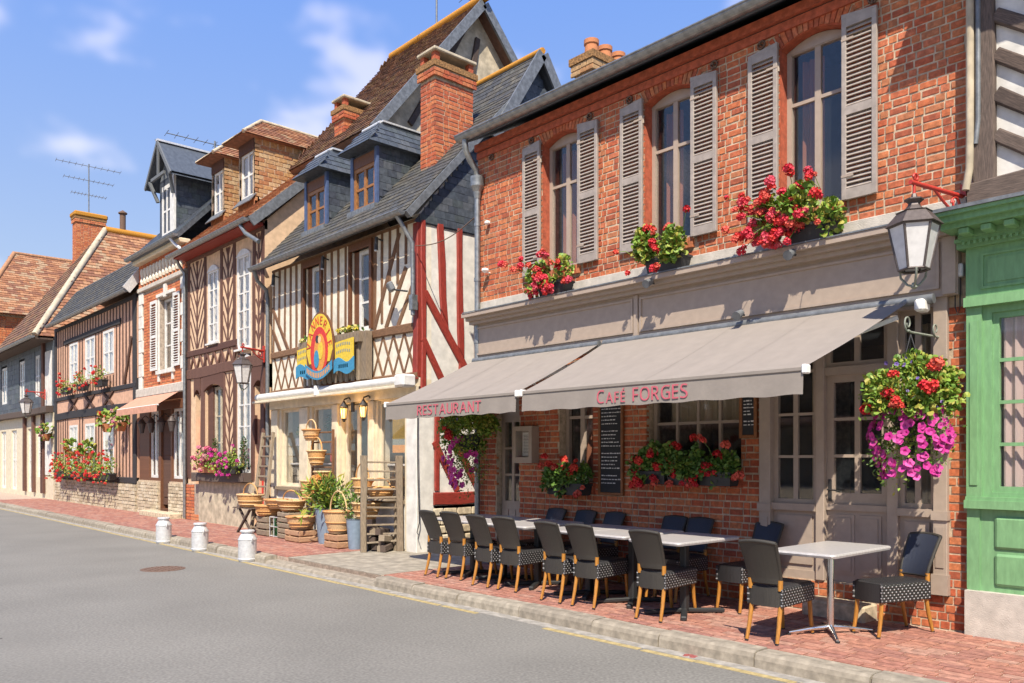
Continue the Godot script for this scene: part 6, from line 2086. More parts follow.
# ---------- houses at the far end ----------
func far_houses() -> void:
	var t := thing("slate_house", "slate hung house with cream shop front and steep hipped tile roof", "house", Vector3(-39.5, PAVE, 0))
	var X0 := -46.0
	var X1 := -33.5
	var mb := MB.new()
	mb.wall(Transform3D(), X0, X1, 3.3, 6.1, [[-42.5, 4.0, -41.3, 5.7], [-39.0, 4.0, -38.0, 5.7], [-36.3, 4.0, -35.5, 5.6]], 0.25)
	var up := put(mb, "upper_wall", M.slate_1, t)
	lay(courses(Transform3D(Basis(), Vector3(0, 0, 0.014)), X0, -34.7, 3.3, 6.1, [0.3], 0.2, 0.006, 0.014, [[-42.5, 4.0, -41.3, 5.7], [-39.0, 4.0, -38.0, 5.7], [-36.3, 4.0, -35.5, 5.6]], 5), up, "slate", "slating", "slate", 0, "plain")
	for w in [[-42.5, -41.3], [-39.0, -38.0], [-36.3, -35.5]]:
		win(t, "window", w[0], 4.0, w[1], 5.6, -0.02, 2, 2, 0.1, 0.06, 0.05, M.white_paint, M.glass)
		curtain(t, M.curtain_white, w[0] + 0.1, w[1] - 0.1, 4.0, 5.6, -0.16, 4)
	mb = MB.new()
	mb.wall(Transform3D(), X0, X1, 0.0, 3.3, [[-42.6, 0.3, -41.6, 2.8], [-40.5, 0.3, -39.5, 2.8], [-37.5, 0.3, -36.6, 2.8], [-36.0, 0.9, -35.2, 2.8]], 0.25)
	put(mb, "shop_wall", M.cream_paint, t)
	shell(t, M.plaster_cream, X0, X1, 6.1, -7.0)
	for w in [[-42.6, -41.6, 0.3], [-40.5, -39.5, 0.3], [-37.5, -36.6, 0.3], [-36.0, -35.2, 0.9]]:
		win(t, "shop_window", w[0], w[2], w[1], 2.8, -0.05, 2, 2, 0.1, 0.06, 0.05, M.white_paint, M.glass)
		curtain(t, M.curtain_white, w[0] + 0.1, w[1] - 0.1, w[2] + 0.1, 2.7, -0.2, 4)
	for x in [-37.8, -36.3, -34.9]:
		timber(t, Vector3(x, 0.3, 0.05), Vector3(x, 3.3, 0.05), 0.28, 0.1, "maroon", Vector3(0, 0, 1), "post")
	bx(t, "white_panel", M.plaster_white, Vector3(-34.6, 1.0, 0.0), Vector3(-33.7, 5.6, 0.03))
	timber(t, Vector3(-34.8, 0.3, 0.05), Vector3(-34.8, 6.0, 0.05), 0.25, 0.1, "maroon", Vector3(0, 0, 1), "post")
	timber(t, Vector3(X0, 3.4, 0.12), Vector3(X1, 3.4, 0.12), 0.25, 0.25, "oak_grey", Vector3(0, 0, 1), "beam")
	# hipped roof: front slope, right slope
	var A := Vector3(-37.5, 11.3, -2.9)
	var A2 := Vector3(-37.5, 11.3, -6.0)
	var AL := Vector3(-38.2, 11.3, -2.9)
	var c0 := Vector3(-41.2, 6.05, 0.6); var c1 := Vector3(-33.5, 6.05, 0.6); var c2 := Vector3(-33.5, 6.05, -9.5)
	mb = MB.new()
	var mid := Vector3(-38, 7, -4)
	mb.qo(c0, c1, A, AL, mid)
	mb.qo(c0, AL, Vector3(-38.2, 11.3, -6.0), Vector3(-41.2, 6.05, -9.5), mid)
	mb.qo(c1, c2, A2, A, mid)
	mb.qo(A, A2, Vector3(-38.2, 11.3, -6.0), AL, mid - Vector3(0, 2, 0))
	mb.qo(Vector3(-38.2, 11.3, -6.0), A2, c2, Vector3(-41.2, 6.05, -9.5), mid)
	var rf := put(mb, "roof", M.tile_brown_1, t)
	var wf := Vector3(0, 5.25, -3.5)
	var ff := func(cx: float, cy: float) -> bool:
		return cx < 7.7 - cy / wf.length() * 4.0 and cx > cy / wf.length() * 3.0
	lay(tiles(c0, Vector3(1, 0, 0), wf.normalized(), 7.7, wf.length(), 0.3, 0.2, 0.02, 5, 0.01, ff), rf, "tile", "tiling", "tile_brown", 0, "plain")
	var wr := Vector3(-4.0, 5.25, 0)
	var fr := func(cx: float, cy: float) -> bool:
		return cx > cy / wr.length() * 3.5 and cx < 10.1 - cy / wr.length() * 3.5
	lay(tiles(c1, Vector3(0, 0, -1), wr.normalized(), 10.1, wr.length(), 0.26, 0.17, 0.02, 5, 0.012, fr), rf, "tile", "tiling", "tile", 0, "plain")
	mb = MB.new()
	mb.tube([c1 + Vector3(0, 0.03, 0), A + Vector3(0, 0.05, 0)], 0.12, 6)
	put(mb, "hip_tiles", M.old_render, rf)
	mb = MB.new()
	mb.tube([A + Vector3(0, 0.04, 0), A2 + Vector3(0, 0.04, 0)], 0.16, 7)
	put(mb, "ridge_tiles", M.orange_lichen, rf)
	gutter(t, X0, -33.4, 6.03, 0.7, M.zinc, 0.08)
	bx(t, "soffit", PAL.oak_grey.mats[0], Vector3(X0, 5.94, -0.1), Vector3(X1, 6.0, 0.58))
	chimney(t, -40.6, -40.0, -3.6, -2.4, 6.8, 12.5, "brick_orange", M.mortar, false)
	bx(t, "chimney_crown", M.orange_lichen, Vector3(-40.7, 12.4, -3.7), Vector3(-39.9, 12.62, -2.3), 0.05)
	mb = MB.new()
	mb.tube([Vector3(-37.5, 11.2, -3.6), Vector3(-37.5, 12.15, -3.6)], 0.12, 8)
	mb.lathe([Vector2(0.18, 12.15), Vector2(0.18, 12.2), Vector2(0.0, 12.32)], Vector3(-37.5, 0, -3.6), 10)
	put(mb, "flue", M.rust, t)
	# far orange roofed house, taller, seen over the slate house
	var f := thing("tile_roof_house", "distant brick house with orange hipped tile roof beyond the slate house", "house", Vector3(-50, 0, -4))
	mb = MB.new()
	mb.box(Vector3(-53.4, 0, -9.0), Vector3(-46.83, 8.75, -0.02))
	var fw := put(mb, "wall", M.mortar, f)
	lay(courses(Transform3D(Basis(Vector3(0, 0, -1), Vector3.UP, Vector3(1, 0, 0)), Vector3(-46.8, 0, 0)), 0.0, 8.9, 5.0, 8.7, [0.3, 0.15], 0.09, 0.02, 0.03, [], 4), fw, "brick", "brickwork", "brick_orange", 0)
	lay(courses(Transform3D(), -53.4, -46.8, 5.0, 8.7, [0.3, 0.15], 0.09, 0.02, 0.03, [], 4), fw, "brick", "brickwork", "brick_orange", 0)
	mb = MB.new()
	var e0 := Vector3(-53.8, 8.72, 0.35); var e1 := Vector3(-46.45, 8.72, 0.35); var e2 := Vector3(-46.45, 8.72, -9.3); var e3 := Vector3(-53.8, 8.72, -9.3)
	var p1 := Vector3(-50.1, 12.5, -1.95); var p2 := Vector3(-50.1, 12.5, -7.0)
	var fm := Vector3(-50, 9, -4)
	mb.tri(e0, e1, p1); mb.qo(e1, e2, p2, p1, fm); mb.qo(e0, e3, p2, p1, fm); mb.tri(e2, e3, p2); mb.qo(e0, e1, e2, e3, Vector3(-50, 12, -4))
	var fr2 := put(mb, "roof", M.tile_1, f)
	var w3 := Vector3(-3.65, 3.78, 0)
	var f3 := func(cx: float, cy: float) -> bool:
		return cx > cy / w3.length() * 2.3 and cx < 9.65 - cy / w3.length() * 2.3
	lay(tiles(e1, Vector3(0, 0, -1), w3.normalized(), 9.65, w3.length(), 0.28, 0.18, 0.02, 5, 0.012, f3), fr2, "tile", "tiling", "tile", 0, "plain")
	mb = MB.new()
	mb.tube([e1, p1, p2], 0.13, 6)
	put(mb, "ridge_tiles", M.tile_2, fr2)
	# aerial on the slate house chimney
	aerial("tv_aerial", "thin television aerials on the lichen-topped orange chimney", Vector3(-40.3, 12.5, -3.0), 2.4, 3)

func aerial(called: String, label: String, at: Vector3, h: float, n: int) -> void:
	var t := thing(called, label, "aerial", at)
	var mb := MB.new()
	mb.tube([at, at + Vector3(0, h, 0)], 0.025, 6)
	put(mb, "mast", M.lead, t)
	for i in n:
		var y := at.y + h - 0.1 - i * 0.65
		mb = MB.new()
		var d := Vector3(0.1, -0.02, -1.0)
		var l := 1.3 - 0.3 * i
		mb.tube([Vector3(at.x, y, at.z) - d * l, Vector3(at.x, y, at.z) + d * l], 0.014, 5)
		for k in 11:
			var p := Vector3(at.x, y, at.z) + d * l * (k / 5.0 - 1.0)
			mb.tube([p - Vector3(0.25, 0.0, 0.03), p + Vector3(0.25, 0.0, 0.03)], 0.009, 4)
		put(mb, "antenna", M.lead, t)

func rear_roofs() -> void:
	# large tiled roof behind the basket shop
	var t := thing("rear_house", "tall house behind the basket shop with brown tile roof and rendered gable", "house", Vector3(-17, 0, -4))
	var X1 := -14.0
	var X0 := -17.5
	var mb := MB.new()
	mb.box(Vector3(-18.3, 0, -6.6), Vector3(X1 - 0.15, 8.2, -4.6))
	mb.prism(PackedVector2Array([Vector2(7.2, 7.0), Vector2(7.2, 8.1), Vector2(4.0, 11.6), Vector2(1.5, 8.6), Vector2(1.5, 7.0)]), Transform3D(Basis(Vector3(0, 0, -1), Vector3.UP, Vector3(1, 0, 0)), Vector3(X1 - 0.15, 0, 0)), 0.2)
	put(mb, "gable_wall", M.old_render, t)
	mb = MB.new()
	slab(mb, X0, X1 + 0.12, -1.2, 8.25, -4.0, 11.75, 0.12)
	slab(mb, X0, X1 + 0.12, -7.5, 7.9, -4.0, 11.75, 0.12)
	mb.tri(Vector3(X0, 8.25, -1.2), Vector3(X0, 11.75, -4.0), Vector3(X0 - 1.0, 8.25, -4.0))
	var rf := put(mb, "roof", M.tile_brown_1, t)
	var w := Vector3(0, 3.5, -2.8)
	lay(tiles(Vector3(X0, 8.25, -1.2), Vector3(1, 0, 0), w.normalized(), X1 - X0 + 0.12, w.length(), 0.19, 0.12, 0.02, 5, 0.01), rf, "tile", "tiling", "tile_brown", 0, "plain")
	var ho := Vector3(X0 - 1.0, 8.25, -4.0)
	var hu := (Vector3(X0, 8.25, -1.2) - ho)
	var apex := Vector3(X0, 11.75, -4.0)
	var foot := ho + hu * ((apex - ho).dot(hu) / hu.length_squared())
	var hw := apex - foot
	var fx := (foot - ho).length() / hu.length()
	var hf := func(cx: float, cy: float) -> bool:
		var q := cy / hw.length()
		var u := cx / hu.length()
		return u > q * fx and u < 1.0 - q * (1.0 - fx)
	lay(tiles(ho, hu.normalized(), hw.normalized(), hu.length(), hw.length(), 0.19, 0.12, 0.02, 5, 0.01, hf), rf, "tile", "tiling", "tile_brown", 0, "plain")
	mb = MB.new()
	mb.tube([Vector3(X0, 11.8, -4.0), Vector3(X1 + 0.28, 11.8, -4.0)], 0.1, 7)
	put(mb, "ridge_tiles", M.orange_lichen, rf)
	mb = MB.new()
	mb.bar(Vector3(X1 + 0.14, 8.15, -1.15), Vector3(X1 + 0.14, 11.66, -3.98), 0.2, 0.06, Vector3(1, 0, 0))
	mb.bar(Vector3(X1 + 0.14, 7.85, -7.5), Vector3(X1 + 0.14, 11.66, -4.02), 0.2, 0.06, Vector3(1, 0, 0))
	put(mb, "bargeboard", M.lead, t)
	for p in [[0.0, 0.9], [0.45, 1.0]]:
		timber(t, Vector3(X1 - 0.12, 8.6, -2.2 - p[0] * 3), Vector3(X1 - 0.12, 11.0, -3.6 - p[0]), 0.14, 0.06, "oak_grey", Vector3(1, 0, 0))
	timber(t, Vector3(X1 - 0.12, 9.6, -2.6), Vector3(X1 - 0.12, 9.6, -5.4), 0.14, 0.06, "oak_grey", Vector3(1, 0, 0))
	aerial("tv_aerial", "small television aerial on the ridge of the tall brown tile roof", Vector3(-15.6, 11.8, -4.0), 1.1, 1)
	# slate hung gable between the chimney and the restaurant
	var s := thing("slate_wing", "slate roofed wing with small slate hung gable behind the restaurant", "house", Vector3(-12, 0, -2.6))
	var G := -10.72
	mb = MB.new()
	mb.box(Vector3(-13.5, 0, -3.8), Vector3(G - 0.1, 7.5, -2.2))
	mb.prism(PackedVector2Array([Vector2(1.7, 7.3), Vector2(2.62, 8.7), Vector2(3.7, 7.3)]), Transform3D(Basis(Vector3(0, 0, -1), Vector3.UP, Vector3(1, 0, 0)), Vector3(G - 0.03, 0, 0)), 0.15)
	var gw := put(mb, "gable_wall", M.slate_2, s)
	var gf := func(cx: float, cy: float) -> bool:
		return cy < 8.68 - absf(cx - 2.62) * 1.45
	lay(courses(Transform3D(Basis(Vector3(0, 0, -1), Vector3.UP, Vector3(1, 0, 0)), Vector3(G - 0.015, 0, 0)), 1.7, 3.6, 7.3, 8.7, [0.24], 0.15, 0.005, 0.012, [], 5, 0.002, gf), gw, "slate", "slating", "slate", 30, "plain")
	mb = MB.new()
	slab(mb, -13.5, G + 0.12, -1.5, 7.2, -2.62, 8.95, 0.08)
	slab(mb, -13.5, G + 0.12, -3.9, 7.1, -2.62, 8.95, 0.08)
	var rf2 := put(mb, "roof", M.slate_0, s)
	var w2 := Vector3(0, 1.75, -1.12)
	lay(tiles(Vector3(-13.5, 7.2, -1.5), Vector3(1, 0, 0), w2.normalized(), G + 13.62, w2.length(), 0.22, 0.14, 0.008, 5), rf2, "slate", "slating", "slate_old", 40, "plain")
	mb = MB.new()
	mb.tube([Vector3(-13.5, 8.97, -2.62), Vector3(G + 0.14, 8.97, -2.62)], 0.06, 6)
	put(mb, "ridge_tiles", M.orange_lichen, rf2)
	mb = MB.new()
	mb.bar(Vector3(G + 0.14, 7.1, -1.45), Vector3(G + 0.14, 8.9, -2.6), 0.2, 0.04, Vector3(1, 0, 0))
	mb.bar(Vector3(G + 0.14, 7.0, -3.95), Vector3(G + 0.14, 8.9, -2.64), 0.2, 0.04, Vector3(1, 0, 0))
	put(mb, "bargeboard", M.lead, s)
	# chimney with clay pots on the restaurant roof
	var c := thing("chimney_stack", "brick chimney stack with three clay pots on the restaurant roof", "chimney", Vector3(-8.2, 6.6, -1.2))
	var ch := chimney(c, -8.1, -7.75, -1.72, -0.82, 6.4, 7.42, "brick_yellow", M.mortar, false)
	for i in 3:
		mb = MB.new()
		mb.lathe([Vector2(0.11, 7.3), Vector2(0.095, 7.5), Vector2(0.11, 7.52), Vector2(0.11, 7.58), Vector2(0.08, 7.58)], Vector3(-7.92, 0, -0.98 - i * 0.29), 12)
		put(mb, "chimney_pot", M.terracotta, c)

func market_hall() -> void:
	# across the square, behind the camera: what the shop windows mirror
	var t := thing("market_hall", "open timber hall with dark posts across the square", "hall", Vector3(-20, 0.1, 36))
	bx(t, "wall", M.plaster_cream, Vector3(-60, 0.0, 41.0), Vector3(20, 3.6, 41.4))
	for i in 24:
		timber(t, Vector3(-58 + i * 3.3, 0.1, 34), Vector3(-58 + i * 3.3, 3.6, 34), 0.4, 0.4, "oak_grey", Vector3(0, 0, -1), "post")
	bx(t, "beam", PAL.oak_grey.mats[0], Vector3(-60, 3.3, 33.8), Vector3(20, 3.8, 34.2))
	var mb := MB.new()
	slab(mb, -61, 21, 33.0, 3.5, 38.5, 8.0, 0.2)
	slab(mb, -61, 21, 44.0, 3.5, 38.5, 8.0, 0.2)
	put(mb, "roof", M.tile_brown_0, t)

# ---------- terrace ----------
func make_chair() -> Node3D:
	var t := thing("wicker_chair", "x", "chair", Vector3.ZERO, "wicker terrace chairs")
	# sits facing -z: the back is at +z
	var mb := MB.new()
	mb.cbox(Transform3D(Basis(), Vector3(0, 0.445, 0)), Vector3(0.305, 0.03, 0.57), Vector3(0.02, 0.012, 0.02))
	put(mb, "seat", M.wicker_black, t)
	for s in [[-0.149], [0.149]]:
		mb = MB.new()
		mb.cbox(Transform3D(Basis(), Vector3(s[0], 0.37, 0)), Vector3(0.024, 0.15, 0.58), Vector3.ONE * 0.007)
		put(mb, "side_apron", M.wicker_fleck, t)
	for z in [-0.28, 0.28]:
		mb = MB.new()
		var n := 8
		for i in n:
			var a := lerpf(-0.139, 0.139, float(i) / n)
			var b := lerpf(-0.139, 0.139, float(i + 1) / n)
			var bow := 0.025 * signf(z)
			var za = z + bow * cos(a / 0.139 * PI / 2)
			var zb = z + bow * cos(b / 0.139 * PI / 2)
			mb.qo(Vector3(a, 0.295, za), Vector3(b, 0.295, zb), Vector3(b, 0.448, zb), Vector3(a, 0.448, za), Vector3(0, 0.37, 0))
			mb.qo(Vector3(a, 0.295, za), Vector3(b, 0.295, zb), Vector3(b, 0.295, z * 0.8), Vector3(a, 0.295, z * 0.8), Vector3(0, 0.5, 0))
		put(mb, "end_apron", M.wicker_back if z > 0 else M.wicker_black, t)
	# curved backrest: rear face weathered, inner face dark blue
	var rows := 9
	var cols := 8
	var at := func(i: int, j: int, dz: float) -> Vector3:
		var u := float(i) / cols * 2.0 - 1.0
		var v := float(j) / rows
		var y := lerpf(0.49, 0.825, v)
		var w := lerpf(0.133, 0.156, v)
		return Vector3(u * w, y + 0.015 * (1.0 - u * u) * v, 0.265 + 0.14 * pow(v, 1.25) + 0.028 * (1.0 - u * u) + dz)
	for f in [[0.016, "backrest", "wicker_back", 1], [-0.012, "backrest_lining", "wicker_blue", -1]]:
		mb = MB.new()
		for i in cols:
			for j in rows:
				var q := [at.call(i, j, f[0]), at.call(i + 1, j, f[0]), at.call(i + 1, j + 1, f[0]), at.call(i, j + 1, f[0])]
				if f[3] > 0: mb.quad(q[0], q[1], q[2], q[3])
				else: mb.quad(q[3], q[2], q[1], q[0])
		put(mb, f[1], M[f[2]], t)
	mb = MB.new()
	for i in [0, cols]:
		var p := []
		for j in rows + 1:
			p.append(at.call(i, j, 0.002))
		mb.tube(p, 0.016, 6)
	var p2 := []
	for i in cols + 1:
		p2.append(at.call(i, rows, 0.002))
	mb.tube(p2, 0.017, 6)
	p2 = []
	for i in cols + 1:
		p2.append(at.call(i, 0, 0.002))
	mb.tube(p2, 0.015, 6)
	put(mb, "back_rim", M.wicker_back, t)
	var am: Array = PAL.amber.mats
	var k := 0
	for s in [-1.0, 1.0]:
		mb = MB.new()
		mb.tube([Vector3(s * 0.127, 0.30, 0.265), Vector3(s * 0.13, 0.15, 0.295), Vector3(s * 0.134, 0.012, 0.335)], [0.019, 0.018, 0.015], 8)
		put(mb, "leg", am[k % 4], t)
		mb = MB.new()
		mb.tube([Vector3(s * 0.127, 0.30, -0.26), Vector3(s * 0.13, 0.15, -0.275), Vector3(s * 0.134, 0.012, -0.3)], [0.019, 0.018, 0.015], 8)
		put(mb, "leg", am[(k + 1) % 4], t)
		mb = MB.new()
		mb.tube([Vector3(s * 0.131, 0.43, 0.275), Vector3(s * 0.133, 0.515, 0.275)], 0.021, 8)
		put(mb, "back_post", am[k % 4], t)
		for z in [0.337, -0.302]:
			mb = MB.new()
			mb.tube([Vector3(s * 0.134, 0.014, z), Vector3(s * 0.134, 0.0, z)], 0.016, 8)
			put(mb, "foot_cap", M.black_metal, t)
		k += 1
	return t

func make_table(alu: bool, w: float, d: float) -> Node3D:
	var t := thing("cafe_table", "x", "table", Vector3.ZERO, "terrace tables")
	var mb := MB.new()
	# top: rounded corners, thick pale edge
	var ring := []
	var r := 0.045
	for c in [[w / 2 - r, d / 2 - r, 0.0], [-w / 2 + r, d / 2 - r, PI / 2], [-w / 2 + r, -d / 2 + r, PI], [w / 2 - r, -d / 2 + r, PI * 1.5]]:
		for i in 5:
			var a: float = c[2] + PI / 2 * i / 4
			ring.append(Vector2(c[0] + cos(a) * r, c[1] + sin(a) * r))
	var lay_ := [[0.705, 0.94], [0.708, 0.985], [0.725, 1.0], [0.737, 0.99], [0.741, 0.965]]
	for k in lay_.size() - 1:
		for i in ring.size():
			var a: Vector2 = ring[i]
			var b: Vector2 = ring[(i + 1) % ring.size()]
			var lo: Array = lay_[k]
			var hi: Array = lay_[k + 1]
			mb.qo(Vector3(a.x * lo[1], lo[0], a.y * lo[1]), Vector3(b.x * lo[1], lo[0], b.y * lo[1]), Vector3(b.x * hi[1], hi[0], b.y * hi[1]), Vector3(a.x * hi[1], hi[0], a.y * hi[1]), Vector3(0, 0.722, 0))
	for i in ring.size():
		var a: Vector2 = ring[i] * 0.965
		var b: Vector2 = ring[(i + 1) % ring.size()] * 0.965
		mb.tri(Vector3(0, 0.741, 0), Vector3(b.x, 0.741, b.y), Vector3(a.x, 0.741, a.y))
		mb.tri(Vector3(0, 0.705, 0), Vector3(a.x, 0.705, a.y), Vector3(b.x, 0.705, b.y))
	put(mb, "tabletop", M.laminate, t)
	var m: Material = M.aluminium if alu else M.black_metal
	mb = MB.new()
	if alu:
		mb.tube([Vector3(0, 0.04, 0), Vector3(0, 0.7, 0)], 0.029, 14)
	else:
		mb.cbox(Transform3D(Basis(), Vector3(0, 0.37, 0)), Vector3(0.075, 0.67, 0.075), Vector3.ONE * 0.012)
	mb.box(Vector3(-0.16, 0.692, -0.16), Vector3(0.16, 0.704, 0.16))
	put(mb, "column", m, t)
	for i in 4:
		var a := PI / 4 + PI / 2 * i
		var dv := Vector3(cos(a) * 0.8, 0, sin(a) * 1.15).normalized()
		mb = MB.new()
		if alu:
			mb.tube([Vector3(0, 0.06, 0), dv * 0.15 + Vector3(0, 0.05, 0), dv * 0.38 + Vector3(0, 0.02, 0)], [0.022, 0.018, 0.012], 8)
		else:
			mb.bar(Vector3(0, 0.035, 0) + dv * 0.03, dv * 0.4 + Vector3(0, 0.022, 0), 0.06, 0.042, Vector3.UP, 0.01)
		put(mb, "foot", m, t)
		mb = MB.new()
		mb.tube([dv * 0.38, dv * 0.38 + Vector3(0, 0.014, 0)], 0.02, 8)
		put(mb, "glide", M.black_metal, t)
	return t

func copy(src: Node3D, at: Vector3, turn: float, label: String, used: Array) -> Node3D:
	var o := src
	if used.size() and used[0]:
		o = src.duplicate()
		o.name = src.name
		add_child(o, true)
	if used.size(): used[0] = true
	o.position = at
	o.rotation.y = turn
	o.set_meta("label", label)
	return o

func terrace() -> void:
	var ord := ["first", "second", "third", "fourth", "fifth", "sixth", "seventh", "eighth"]
	var ch := make_chair()
	var used := [false]
	var front := [[-3.62, 1.37, 0.05], [-4.83, 1.34, 0.1], [-5.7, 1.3, 0.12], [-6.12, 1.31, 0.03], [-6.98, 1.19, 0.13], [-7.38, 1.21, 0.0], [-8.07, 1.09, 0.09], [-8.43, 1.13, -0.03]]
	for i in front.size():
		copy(ch, Vector3(front[i][0], PAVE, front[i][1]), front[i][2], "black wicker chair with back to the road, %s from the green shop" % ord[i], used)
	var back := [[-3.06, 0.52, PI - 0.32], [-4.52, 0.46, PI - 0.05], [-5.32, 0.46, PI + 0.05], [-5.7, 0.44, PI], [-6.62, 0.44, PI - 0.06], [-7.06, 0.44, PI + 0.04], [-7.6, 0.44, PI], [-8.1, 0.46, PI + 0.03]]
	for i in back.size() - 1:
		copy(ch, Vector3(back[i][0], PAVE, back[i][1]), back[i][2], "dark blue backed wicker chair against the restaurant wall, %s from the green shop" % ord[i], used)
	var tb := make_table(false, 0.62, 1.0)
	used = [false]
	var xs := [[-4.79, 1.12], [-5.52, 1.02], [-6.15, 1.0], [-7.02, 0.95], [-7.65, 0.93], [-8.28, 0.9]]
	for i in xs.size():
		copy(tb, Vector3(xs[i][0], PAVE, xs[i][1]), 0.0, "pale topped café table on black foot, %s in the awning row from the green shop" % ord[i], used)
	var ta := make_table(true, 0.6, 1.08)
	copy(ta, Vector3(-3.4, PAVE, 0.94), 0.0, "pale topped café table on shiny aluminium leg in front of the glazed door", [])
	ta.set_meta("group", "terrace tables")

# ---------- flowers of the restaurant ----------
func main_flowers() -> void:
	var tb: Material = M.trough_black
	var g := "flower boxes over the restaurant fascia"
	geranium_box("flower_box", "pink-red geranium box on the cornice under the restaurant window farthest from the lantern", -7.72, -7.22, 3.73, 0.2, 1, 0.16, 380, 40, "pink_red", tb, Vector3(0.2, 0.26, 0.2), -0.2, g, "leafy_lime")
	geranium_box("flower_box", "lime leaved geranium box on the cornice under the restaurant's middle first-floor window", -5.95, -5.42, 3.73, 0.2, 1, 0.16, 1300, 13, "red_petal", tb, Vector3(0.2, 0.3, 0.22), -0.22, g, "leafy_lime")
	geranium_box("flower_box", "big spilling red geranium box on the cornice under the restaurant window nearest the lantern", -4.2, -3.72, 3.73, 0.2, 1, 0.17, 900, 74, "pink_red", tb, Vector3(0.26, 0.34, 0.28), -0.34, g, "leafy_lime")
	geranium_box("flower_box", "long trough of deep red geraniums under the awning by the wide window", -6.12, -4.84, 1.33, 0.14, 3, 0.15, 1500, 40, "red_petal", tb, Vector3(0.1, 0.27, 0.13), 0.0, "flower troughs under the awning", "leafy")
	geranium_box("flower_box", "double trough of red geraniums below the small window beside the tall chalkboard", -7.62, -6.96, 1.16, 0.14, 2, 0.15, 650, 14, "red_petal", tb, Vector3(0.08, 0.24, 0.12), 0.0, "flower troughs under the awning", "leafy")
	# hanging baskets
	hanging_basket("hanging_basket", "big hanging basket of magenta petunias and red geraniums by the door", Vector3(-2.9, 2.06, 0.52), 1.0, Vector3(-2.85, 2.75, 0.0), false)
	hanging_basket("hanging_basket", "shaded hanging basket of purple petunias at the alley corner under the awning", Vector3(-8.95, 1.92, 0.45), 1.15, Vector3(-9.1, 2.9, 0.0), true)

